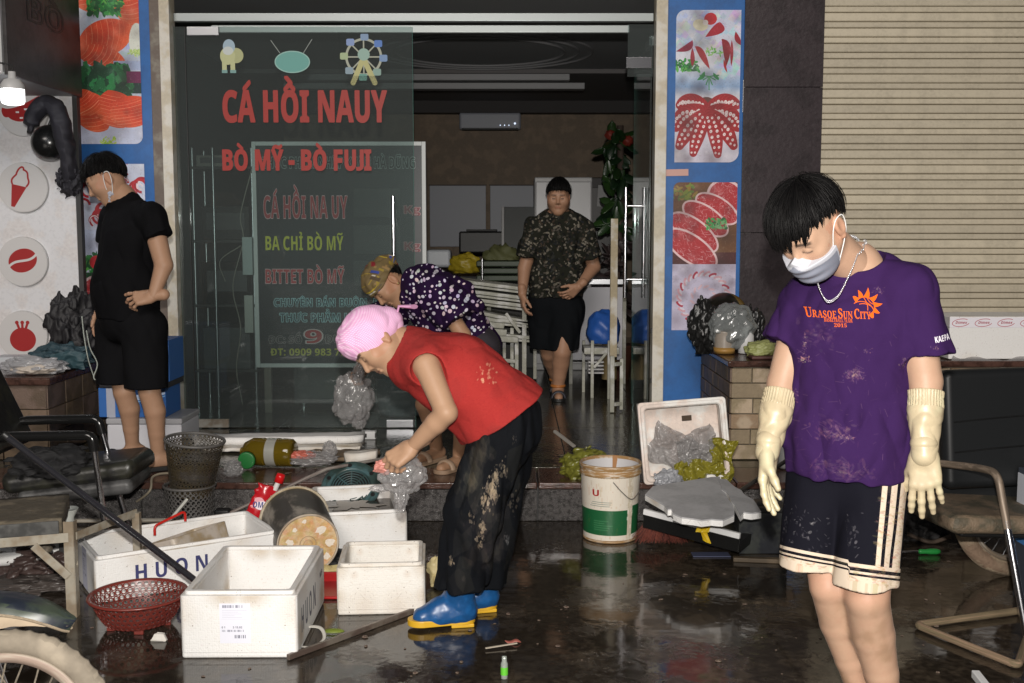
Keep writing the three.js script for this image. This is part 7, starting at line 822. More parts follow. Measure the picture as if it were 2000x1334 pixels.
// hair: a cap that follows the skull out to a hairline, and locks lying on it
function hair(m, o) {
  const c = o.c ?? V(0, 0.036, -0.014), r = o.r ?? V(0.084, 0.102, 0.107), w = (o.whorl ?? V(0, 0.93, -0.37)).clone().normalize(), a = V(0, 0, 1).addScaledVector(w, -w.z).normalize(), b = w.clone().cross(a).negate();
  const lim = (phi) => { const t = Math.abs(phi) / PI * (o.line.length - 1), i = Math.min(o.line.length - 2, Math.floor(t)); return lerp(o.line[i], o.line[i + 1], t - i) * D2R + (o.side ?? 0) * Math.sin(phi) * D2R; };
  const pt = (th, phi, k) => { const d = V(0, 0, 0).addScaledVector(w, Math.cos(th)).addScaledVector(a, Math.cos(phi) * Math.sin(th)).addScaledVector(b, Math.sin(phi) * Math.sin(th)); return V(c.x + d.x * r.x * k, c.y + d.y * r.y * k, c.z + d.z * r.z * k); };
  const e = elli(c, r), q = V(), f = (x, y, z) => { const d = e(x, y, z); if (d > 0.03) return d; q.set((x - c.x) / r.x, (y - c.y) / r.y, (z - c.z) / r.z).normalize(); const th = Math.acos(clamp(q.dot(w), -1, 1)), phi = Math.atan2(q.dot(b), q.dot(a)), ragged = 0.05 * N3(phi * 9, o.seed, 1); return smax(d + 0.003 * N3(x * 60, y * 60, z * 60), (th - lim(phi) + 0.1 + ragged) * 0.085, 0.012); };
  const base = sdfMesh(f, V(-0.13, -0.14, -0.16), V(0.13, 0.17, 0.15), 0.0045, { lip: 2 });
  const rr = rng(o.seed * 13 + 5), locks = [], locksB = [];
  for (let i = 0; i < o.n; i++) {
    const phi = (rr() * 2 - 1) * PI, cl = o.clumps ?? 22, pc = (Math.floor(phi / PI * cl) + 0.5 + 0.4 * N3(Math.floor(phi / PI * cl) * 1.7, o.seed, 4)) / cl * PI, L0 = lim(phi) * (0.93 + rr() * 0.1 + (o.ragged ?? 0.06) * N3(pc * 9, o.seed, 2)), t0 = rr() < 0.3 ? 0.03 + rr() * 0.2 : L0 * (0.1 + 0.62 * rr()), fly = rr() < 0.1, k0 = 1.0 + rr() * (o.puff ?? 0.05) * (fly ? 2 : 1), sw = (rr() - 0.5) * (o.swirl ?? 0.35), pts = [], N = 7, end = Math.min(L0, t0 + (o.len ?? 1.1) * (0.6 + rr() * 0.5));
    for (let s = 0; s <= N; s++) { const t = s / N, p = pt(lerp(t0, end, t), lerp(phi, pc, (o.clump ?? 0.7) * t * t * (end > L0 * 0.8 ? 1 : 0.3)) + sw * t * (1 - t), k0 + (o.lift ?? 0.03) * Math.sin(t * PI) + (o.tip ?? 0) * t * t); pts.push(p); }
    const wd = (o.wd ?? 0.0035) * (0.6 + rr() * 0.8) * (fly ? 0.5 : 1); (rr() < 0.5 ? locks : locksB).push(sweep(pts, (t) => wd * (0.35 + 0.65 * Math.sin(PI * clamp(t * 0.85 + 0.12))) * (t > 0.98 ? 0.2 : 1), 4, 0.55));
  }
  return [join([base, ...locks]).applyMatrix4(m), join(locksB).applyMatrix4(m)];
}
const hairMat = [phys(L(0.003, 0.0028, 0.003), 0.55, { specularIntensity: 0.22 }), phys(L(0.006, 0.0055, 0.0055), 0.5, { specularIntensity: 0.32 })];
function addHair(parent, m, o, base) { const [h1, h2] = hair(m, o); const k = mesh('hair', h1.translate(-base.x, -base.y, -base.z), hairMat[0], parent); mesh('hair_locks', h2.translate(-base.x, -base.y, -base.z), hairMat[1], k); return k; }
// folds in cloth: ridges that run along dir
const folds = (seed, amp, fx, fy, fz) => (x, y, z) => amp * (0.12 - 0.9 * Math.abs(N3(x * fx + seed, y * fy, z * fz))) + amp * 0.25 * (N3(x * fx * 2.1, y * fy * 2.1 + seed, z * fz * 2.1) - 0.6);
function cloth(name, f, pts, pad, cell, mat, parent, base, uvf) { const [lo, hi] = boundsOf(pts, pad), g = sdfMesh(f, lo, hi, cell, { lip: 1.8 }); if (uvf) uvf(g); return mesh(name, g.translate(-base.x, -base.y, -base.z), mat, parent); }
const below = (p, n) => (x, y, z) => (x - p.x) * n.x + (y - p.y) * n.y + (z - p.z) * n.z; // > 0 beyond the plane
const cutBy = (f, ...ps) => (x, y, z) => { let d = f(x, y, z); for (const p of ps) d = smax(d, p(x, y, z), 0.006); return d; };

function boyInPurple() {
  const d0 = 3.1, base = V(at(1690, 1430, d0).x, 0, -d0), T = thing('person', 'boy in a muddy purple T-shirt, black shorts, face mask and long yellow gloves looking down', 'person', base), tone = [0.45, 0.285, 0.195];
  const neck = at(1676, 512, 3.1), chest = at(1664, 640, 3.1), waist = at(1657, 860, 3.08), hem = at(1657, 920, 3.07), hipC = at(1655, 930, 3.1), side = V(0.92, 0, 0.39).normalize();
  const shR = at(1574, 588, 3.17), shL = at(1776, 566, 3.02), elR = at(1528, 748, 3.14), elL = at(1808, 745, 2.99), wrR = at(1500, 876, 3.06), wrL = at(1805, 882, 2.93);
  const hR = at(1604, 965, 3.13), hL = at(1704, 965, 3.04), kR = at(1618, 1145, 3.06), kL = at(1694, 1168, 2.98), anR = V(at(1680, 1410, 3.14).x, 0.085, -3.14), anL = V(at(1738, 1415, 3.04).x, 0.085, -3.05);
  const toe = V(-0.3, 0, 0.95).normalize(), ft = (a) => [cap(a, a.clone().addScaledVector(toe, 0.05).setY(0.05), 0.04, 0.035), cap(a.clone().addScaledVector(toe, -0.04).setY(0.035), a.clone().addScaledVector(toe, 0.16).setY(0.022), 0.034, 0.022)];
  const calf = (k, a) => { const m = k.clone().lerp(a, 0.34).add(V(0, 0, -0.016)); const r = k === kL ? 0.059 : 0.052, q = m.clone().lerp(a, 0.5); return [cap(k, m, r * 0.99, r), cap(m, q, r, r * 0.8), cap(q, a, r * 0.8, 0.034)]; };
  const body = union([ecap(hipC, chest, side, 0.15, 0.1, 0.15, 0.095), ecap(chest, neck.clone().add(V(0, -0.05, 0)), side, 0.15, 0.095, 0.09, 0.07), cap(shR, shL, 0.055), cap(neck.clone().add(V(0, -0.07, -0.01)), neck, 0.068, 0.058), limb(cap(shR, elR, 0.054, 0.043), cap(elR, wrR, 0.043, 0.028)), limb(cap(shL, elL, 0.055, 0.044), cap(elL, wrL, 0.044, 0.028)), limb(cap(hR, kR, 0.085, 0.052), ...calf(kR, anR), ...ft(anR)), limb(cap(hL, kL, 0.088, 0.059), ...calf(kL, anL), ...ft(anL))], 0.035);
  const [lo, hi] = boundsOf([neck, shR, shL, elR, elL, wrR, wrL, V(anR.x, 0, anR.z), anL.clone().addScaledVector(toe, 0.16).setY(0)], 0.09);
  const bg = sdfMesh(body, lo, hi, 0.0065, { color: (x, y, z) => { const c = skinTone(tone, x, y, z), k = 0.62 * sstep(0.02, 0.5, fbm(x * 9, y * 6, z * 9, 5)) * sstep(0.66, 0.2, y), red = 0.25 * sstep(0.07, 0.0, Math.abs(y - 0.47)) + 0.12 * fbm(x * 30, y * 30, z * 30, 2); return [c[0] * (1 + 0.05 * red), c[1] * (1 - 0.3 * red), c[2] * (1 - 0.3 * red)].map((v, i) => lerp(v, [0.27, 0.17, 0.1][i], k)); } });
  const H = frame(at(1584, 445, 2.98), V(-0.54, -0.71, 0.455), V(-0.54, 0.707, 0.455)), hg = headGeo(H, tone, { neckTo: neck.clone().add(V(0.0, -0.03, 0)), closed: true, cell: 0.003 });
  const body3 = mesh('body', mergeSkin([bg, hg]).translate(-base.x, -base.y, -base.z), skinMat, T); void body3;
  addHair(T, H, { seed: 3, n: 3800, r: V(0.088, 0.1, 0.113), c: V(-0.006, 0.034, -0.004), line: [115, 109, 97, 91, 103, 112, 118], side: 7, puff: 0.08, lift: 0.03, tip: 0.03, len: 1.3, wd: 0.0017, swirl: 0.5, clumps: 26, clump: 0.85, ragged: 0.09 }, base);
  // T-shirt
  const tex = canvasTex(2048, 2048, (x, w, h) => {
    x.fillStyle = '#331c49'; x.fillRect(0, 0, w, h); const r = rng(41); for (let i = 0; i < 16000; i++) { x.fillStyle = `rgba(${r() < 0.5 ? '18,8,34' : '96,70,126'},0.05)`; x.fillRect(r() * w, r() * h, 2 + r() * 6, 2 + r() * 3); }
    const S = w / 0.7, px = (q) => w / 2 + (q - 1680) * S / 694, py = (q) => (q - 470) * S / 694 + 0; // picture of the print, measured in the shirt's own plane
    const mud = (X, Y, a, b, n, seed, al = 0.5) => { const q = rng(seed); for (let i = 0; i < n; i++) { x.fillStyle = `rgba(${140 + q() * 45},${112 + q() * 40},${102 + q() * 40},${al * 0.8 * q()})`; x.save(); const gx = (q() + q() + q() - 1.5) * 1.3, gy = (q() + q() + q() - 1.5) * 1.3; x.translate(px(X) + gx * a * 3.4, py(Y) + gy * b * 3.4); x.rotate(q() * 3); x.beginPath(); x.ellipse(0, 0, 2 + q() * a * 0.9, 2 + q() * b * 0.5, 0, 0, 7); x.fill(); x.restore(); } };
    mud(1597, 668, 3, 16, 60, 3, 0.55); mud(1597, 698, 9, 7, 60, 4, 0.8); mud(1678, 722, 16, 12, 200, 5, 0.28); mud(1584, 775, 8, 16, 60, 6, 0.35); mud(1640, 830, 34, 20, 160, 7, 0.22); mud(1668, 840, 10, 5, 40, 8, 0.5); mud(1725, 562, 10, 8, 40, 9, 0.35); mud(1620, 650, 26, 26, 120, 12, 0.14); mud(1700, 676, 6, 5, 20, 13, 0.4); mud(1655, 900, 50, 22, 160, 14, 0.16); mud(1820, 668, 8, 5, 30, 16, 0.4); mud(1770, 700, 8, 10, 50, 18, 0.4);
    for (let i = 0; i < 90; i++) { const X = px(1570 + r() * 190), Y = py(640 + r() * 290), l = 10 + r() * 60, an = r() * 3; x.strokeStyle = `rgba(190,160,150,${0.08 + r() * 0.22})`; x.lineWidth = 1 + r() * 3; x.beginPath(); x.moveTo(X, Y); x.lineTo(X + Math.cos(an) * l, Y + Math.sin(an) * l); x.stroke(); }
    const or = '#e2641c'; x.fillStyle = x.strokeStyle = or; x.textAlign = 'left';
    const line = (s, X0, X1, Y, big, small) => { let m = 0; const parts = s.split(' ').map((wd) => [wd[0], wd.slice(1)]); const fB = `bold ${big}px serif`, fS = `bold ${small}px serif`; for (const [a, b] of parts) { x.font = fB; m += x.measureText(a).width; x.font = fS; m += x.measureText(b).width + big * 0.14; } x.save(); x.translate(px(X0), py(Y)); x.scale((px(X1) - px(X0)) / m, 1); let X = 0; for (const [a, b] of parts) { x.font = fB; x.fillText(a, X, 0); X += x.measureText(a).width; x.font = fS; x.fillText(b, X, 0); X += x.measureText(b).width + big * 0.14; } x.restore(); };
    line('URASOE SUN CITY', 1598, 1707, 616, 108, 78); x.font = 'bold 40px serif'; x.save(); x.translate(px(1626), py(623)); x.scale((px(1672) - px(1626)) / x.measureText('BASKETBALL TEAM').width, 1); x.fillText('BASKETBALL TEAM', 0, 0); x.restore(); x.font = 'bold 40px serif'; x.fillText('2015', px(1641), py(632));
    // half sun with flames round a ball
    const bx0 = px(1697), by = py(592), R0 = 16.5 * S / 694; x.lineWidth = 9; x.beginPath(); x.arc(bx0, by, R0, -2.75, 1.1); x.stroke(); x.lineWidth = 6; x.beginPath(); x.arc(bx0 - R0 * 0.2, by + R0 * 1.1, R0 * 1.35, -1.9, -0.75); x.stroke(); x.beginPath(); x.arc(bx0 - R0 * 0.4, by + R0 * 0.8, R0 * 1.3, -2.2, -0.3); x.stroke(); x.beginPath(); x.moveTo(bx0 - R0 * 0.1, by - R0); x.quadraticCurveTo(bx0 + R0 * 0.35, by - R0 * 0.2, bx0 + R0 * 0.2, by + R0 * 0.5); x.stroke(); x.beginPath(); x.moveTo(bx0 + R0 * 0.3, by - R0 * 0.9); x.quadraticCurveTo(bx0 + R0 * 0.5, by - R0 * 0.3, bx0 + R0 * 0.9, by - R0 * 0.2); x.stroke();
    for (let i = 0; i < 7; i++) { const an = -2.5 + i * 0.58, l = [0.5, 0.8, 1.1, 1.0, 0.95, 0.7, 0.45][i] * R0, c = Math.cos(an), s = Math.sin(an), tx = -s, ty = c, A = [bx0 + c * R0 * 1.0 - tx * R0 * 0.3, by + s * R0 * 1.0 - ty * R0 * 0.3], B = [bx0 + c * (R0 * 1.05 + l) + tx * R0 * 0.1, by + s * (R0 * 1.05 + l) + ty * R0 * 0.1], C = [bx0 + c * R0 * 1.0 + tx * R0 * 0.3, by + s * R0 * 1.0 + ty * R0 * 0.3]; x.beginPath(); x.moveTo(...A); x.quadraticCurveTo(bx0 + c * R0 * 1.4 - tx * R0 * 0.05, by + s * R0 * 1.4 - ty * R0 * 0.05, ...B); x.quadraticCurveTo(bx0 + c * R0 * 1.5 + tx * R0 * 0.4, by + s * R0 * 1.5 + ty * R0 * 0.4, ...C); x.fill(); }
    x.fillStyle = '#e6e2e8'; x.save(); x.translate(px(1818), py(659)); x.rotate(-0.16); x.font = 'bold 66px sans-serif'; x.scale(0.72, 1); x.fillText('KAEPA', 0, 0); x.restore();
  });
  const slR = at(1533, 668, 3.16), slL = at(1809, 692, 3.0), fo = folds(3, 0.022, 6, 2.4, 6), f2 = folds(9, 0.011, 10, 7, 10);
  const ar = slR.clone().sub(shR).normalize(), al = slL.clone().sub(shL).normalize(), upN = neck.clone().sub(H.elements ? V(H.elements[12], H.elements[13], H.elements[14]) : neck).normalize();
  const torso = union([ecap(hem.clone().add(V(0, -0.05, 0)), waist, side, 0.16, 0.122, 0.158, 0.117), ecap(waist, chest, side, 0.158, 0.117, 0.166, 0.116), ecap(chest, neck.clone().add(V(0, -0.055, 0)), side, 0.17, 0.118, 0.075, 0.075), cap(shR, neck.clone().add(V(-0.04, -0.02, -0.02)), 0.062, 0.048), cap(shL, neck.clone().add(V(0.04, -0.02, 0.01)), 0.064, 0.05)], 0.06);
  const sleeves = union([cap(shR, slR.clone().addScaledVector(ar, 0.05), 0.062, 0.063), cap(shL, slL.clone().addScaledVector(al, 0.05), 0.066, 0.068)], 0.02);
  const cR = below(slR, ar.clone().add(V(0.1, 0, 0)).normalize()), cL = below(slL, al.clone().add(V(-0.1, -0.1, 0)).normalize()), cH = (x, y, z) => hem.y - y + 0.004 * N3(x * 7, 2, z * 7), hole = elli(neck.clone().add(V(-0.022, 0.03, 0.03)), V(0.085, 0.062, 0.085)), bandC = neck.clone().add(V(-0.012, -0.012, 0.02)); void upN; void bandC;
  const tf = (x, y, z) => { let a = smax(torso(x, y, z), cH(x, y, z), 0.006), b = smax(smax(sleeves(x, y, z), cR(x, y, z) * (x < chest.x ? 1 : 0) - (x < chest.x ? 0 : 1), 0.006), cL(x, y, z) * (x > chest.x ? 1 : 0) - (x > chest.x ? 0 : 1), 0.006); let d = smin(a, b, 0.035); d += fo(x, y, z) * sstep(chest.y + 0.1, hem.y + 0.1, y) * 0.8 + f2(x, y, z) * 0.6; return smax(d, -hole(x, y, z), 0.006); };
  cloth('shirt', tf, [hem, neck, shR, shL, slR, slL], 0.15, 0.0055, phys(0xffffff, 0.9, { map: tex, bumpMap: rep(grainBump, 8), bumpScale: 0.0004, specularIntensity: 0.25 }), T, base, (g) => planarUV(g, at(1657, 470, 3.07).add(V(-0.35, 0, 0)), V(1, 0, 0), V(0, 1, 0), 0.7, 0.7) && warpUV(g));
  function warpUV(g) { const u = g.attributes.uv, n = g.attributes.normal; for (let i = 0; i < u.count; i++) { u.setY(i, 1 + u.getY(i)); if (n.getZ(i) < -0.25) u.setXY(i, 0.02 + 0.02 * u.getX(i), u.getY(i)); } }
  const bandPts = []; for (let i = 0; i <= 48; i++) { const a = i / 48 * 2 * PI, c = hole; let p = neck.clone().add(V(-0.022 + 0.0, 0, 0.03)), q = V(Math.cos(a), 0, Math.sin(a)); let best = null; for (let y = 0.06; y > -0.14; y -= 0.004) { const w2 = V(p.x + q.x * 0.082, neck.y + y, p.z + q.z * 0.082); if (tf(w2.x, w2.y, w2.z) < 0.002) { best = w2; break; } } void c; if (best) bandPts.push(best); } void bandPts;
  // shorts
  const heR = at(1580, 1104, 3.08), heL = at(1690, 1138, 2.98), tR = at(1602, 960, 3.12), tL = at(1704, 960, 3.04), fs = folds(21, 0.01, 6, 2, 6);
  const shTex = canvasTex(1024, 1024, (x, w, h) => { x.fillStyle = '#14141c'; x.fillRect(0, 0, w, h); const r = rng(61), cr = '#cbbba8', bands = () => { x.fillStyle = cr; x.fillRect(0, h * 0.8, w, h * 0.2); x.fillStyle = '#15151b'; x.fillRect(0, h * 0.842, w, h * 0.038); x.fillRect(0, h * 0.906, w, h * 0.024); }; x.fillStyle = cr; x.fillRect(w * 0.19, 0, w * 0.16, h * 0.86); x.fillStyle = '#15151b'; x.fillRect(w * 0.255, 0, w * 0.02, h * 0.87); x.fillRect(w * 0.308, 0, w * 0.018, h * 0.87); bands(); for (let i = 0; i < 700; i++) { x.fillStyle = `rgba(${125 + r() * 50},${100 + r() * 40},${76 + r() * 36},${0.05 + r() * 0.3})`; x.beginPath(); const inB = r() < 0.6; x.ellipse(inB ? w * (0.18 + r() * 0.18) : r() * w, inB ? r() * h : h * (0.84 + r() * 0.16), 2 + r() * 16, 2 + r() * 12, r() * 3, 0, 7); x.fill(); } for (let i = 0; i < 80; i++) { x.fillStyle = `rgba(190,185,180,${0.05 + r() * 0.22})`; x.beginPath(); x.ellipse(w * (0.42 + r() * 0.3), h * (0.25 + r() * 0.55), 1 + r() * 7, 4 + r() * 24, (r() - 0.5), 0, 7); x.fill(); } });
  const leg = (t, e, w0, d0, w1, d1) => ecap(t.clone().lerp(e, -0.12), e.clone().lerp(t, -0.15), side, w0, d0, w1, d1), sR = leg(tR, heR, 0.094, 0.105, 0.083, 0.088), sL = leg(tL, heL, 0.094, 0.105, 0.086, 0.09), hp = ecap(hipC, hipC.clone().add(V(0, 0.06, 0)), side, 0.158, 0.115, 0.155, 0.11), nR = below(heR, V(-0.02, -1, 0.05).normalize()), nL = below(heL, V(0.02, -1, 0.05).normalize()), cut = below(hipC.clone().add(V(0, 0.05, 0)), UP);
  const sf = (x, y, z) => { const a = smax(sR(x, y, z), nR(x, y, z), 0.005), b = smax(sL(x, y, z), nL(x, y, z), 0.005); return smax(smin(smin(a, b, 0.012), hp(x, y, z), 0.03) + fs(x, y, z) * 0.8, cut(x, y, z), 0.01); };
  const mat = phys(0xffffff, 0.85, { map: shTex, specularIntensity: 0.15 });
  cloth('shorts', sf, [hipC, heR, heL, tR, tL], 0.16, 0.0065, mat, T, base, (g) => { const p = g.attributes.position, uv = g.attributes.uv, q = V(), mid = (heR.x + heL.x) / 2, fw = V(0, 1, 0).cross(side).negate(); for (let i = 0; i < p.count; i++) { q.fromBufferAttribute(p, i); const l = q.x > mid + (q.y - heR.y) * 0.02, t = l ? tL : tR, e = l ? heL : heR, ax = e.clone().sub(t), k = q.clone().sub(t).dot(ax) / ax.lengthSq(), c = q.clone().sub(t.clone().addScaledVector(ax, k)), an = Math.atan2(c.dot(fw), c.dot(side) * (l ? 1 : -1)); uv.setXY(i, clamp(0.265 + 0.16 * ((Math.abs(an) < 2.6 ? an : 2.6 * Math.sign(an)) + (l ? -0.72 : 0.6)), 0, 1), 1 - clamp(k, 0, 1)); } });
  // gloves
  const gm = stainMat([0.53, 0.48, 0.315], [0.42, 0.35, 0.23], 0.3, 0.4, { seed: 200 });
  const glove = (wr, el, dir, pn, left, o) => {
    const hand = handGeo(wr, dir, pn, left, { scale: 1.0, fat: 1.07, wrist: 0.036, stub: 0.02, ...o }, null, 0.0034), ax = el.clone().sub(wr), len = ax.length(), t0 = 0.86; ax.normalize();
    const sl = sdfMesh((() => { const a = cap(wr.clone().addScaledVector(ax, -0.01), wr.clone().addScaledVector(ax, len * 0.55), 0.034, 0.043), b = cap(wr.clone().addScaledVector(ax, len * 0.5), wr.clone().addScaledVector(ax, len * t0 + 0.02), 0.043, 0.05), e = below(wr.clone().addScaledVector(ax, len * t0), ax), s1 = V(0, 0, 1).cross(ax).normalize(), s2 = ax.clone().cross(s1); return (x, y, z) => { const qx = x - wr.x, qy = y - wr.y, qz = z - wr.z, k = (qx * ax.x + qy * ax.y + qz * ax.z) / len, an = Math.atan2(qx * s1.x + qy * s1.y + qz * s1.z, qx * s2.x + qy * s2.y + qz * s2.z); let d = smin(a(x, y, z), b(x, y, z), 0.02); d += k > 0.62 ? 0.0011 * Math.sin(an * 34) : 0.0052 * (0.45 - Math.abs(N3(x * 12 + 3, y * 15, z * 12))) * sstep(0.64, 0.5, k) * sstep(-0.1, 0.12, k); return smax(d, e(x, y, z), 0.004); }; })(), ...boundsOf([wr, el], 0.07), 0.0036);
    const m = mesh('glove', mergeGeometries([hand, sl].map((q) => uvm(q))).translate(-base.x, -base.y, -base.z), gm, T); return m;
  };
  glove(wrR, elR, V(-0.1, -0.97, 0.16), V(0.85, -0.05, 0.52), false, { curl: [0.14, 0.16, 0.18, 0.22], thumb: [0.42, 0.5], spread: 0.015 });
  glove(wrL, elL, V(0.02, -0.98, 0.14), V(0.42, 0.1, -0.9), true, { curl: [0.16, 0.14, 0.16, 0.2], thumb: [0.5, 0.3], spread: 0.01 });
  // mask with ear loops
  const hf = headField({}), smooth = union([elli(V(0, -0.042, 0.036), V(0.066, 0.078, 0.066)), cap(V(0, 0.0, 0.09), V(0, -0.035, 0.1), 0.011, 0.017), elli(V(0, -0.1, 0.06), V(0.03, 0.026, 0.03))], 0.055), mk = (x, y, z) => { let d = smin(smooth(x, y, z), hf(x, y, z), 0.02) - 0.0055 + 0.0018 * Math.sin(y * 210) * sstep(0.075, 0.02, Math.abs(x)); return smax(smax(d, y + 0.033 - 0.85 * Math.max(0, 0.032 - Math.abs(x)), 0.002), smax(-(y + 0.112), 0.03 - z, 0.002), 0.002); };
  const mg = sdfMesh(mk, V(-0.1, -0.13, 0.01), V(0.1, 0.02, 0.14), 0.0026, { color: (x, y, z) => (y > -0.046 + 0.85 * Math.max(0, 0.032 - Math.abs(x)) || z < 0.037 ? [0.47, 0.48, 0.53] : [0.21 + 0.02 * N3(x * 300, y * 300, z * 300), 0.225, 0.28]) }).applyMatrix4(H), mm = mesh('face_mask', mg.translate(-base.x, -base.y, -base.z), std(0xffffff, 0.8, { vertexColors: true }), T);
  for (const s of [-1, 1]) { const P = (x, y, z) => V(s * x, y, z).applyMatrix4(H).sub(base); mesh('ear_loop', tube([P(0.069, -0.037, 0.034), P(0.08, 0.006, 0.016), P(0.085, 0.024, -0.008), P(0.09, 0.018, -0.03), P(0.086, -0.02, -0.026), P(0.08, -0.05, 0.0), P(0.066, -0.088, 0.034)], 0.0016, 50, 6), M.white, mm); }
  // silver chain
  { const neckF = cap(V(0, -0.05, -0.022).applyMatrix4(H), neck.clone().add(V(0, -0.03, 0)), 0.053, 0.06); const P = [[1655, 462, 3.2], [1679, 472, 3.1], [1674, 500, 3.0], [1655, 545, 2.955], [1635, 580, 2.94], [1618, 589, 2.945], [1604, 572, 2.965], [1596, 545, 3.0], [1598, 515, 3.06], [1625, 480, 3.2]].map(([a, b, c]) => at(a, b, c)), nearS = P.map((p) => p), cv = new THREE.CatmullRomCurve3(nearS, true), links = [], n = 150; for (let i = 0; i < n; i++) { const p = cv.getPointAt(i / n), t = cv.getTangentAt(i / n); for (let k = 0; k < 24 && Math.min(tf(p.x, p.y, p.z), body(p.x, p.y, p.z), neckF(p.x, p.y, p.z)) < 0.0035; k++) { p.z += 0.0035; p.x += 0.0025 * Math.sign(p.x - neck.x + 0.03); } links.push(new THREE.TorusGeometry(0.0033, 0.0011, 5, 10).rotateY(PI / 2).rotateX(i % 2 ? PI / 2 : 0).applyQuaternion(new THREE.Quaternion().setFromUnitVectors(V(0, 0, 1), t)).translate(p.x, p.y, p.z)); } const m = mesh('necklace', join(links).translate(-base.x, -base.y, -base.z), std(L(0.75, 0.75, 0.77), 0.25, { metalness: 0.55 }), T); m.userData.kind = 'stuff'; }
  return T;
}
boyInPurple();
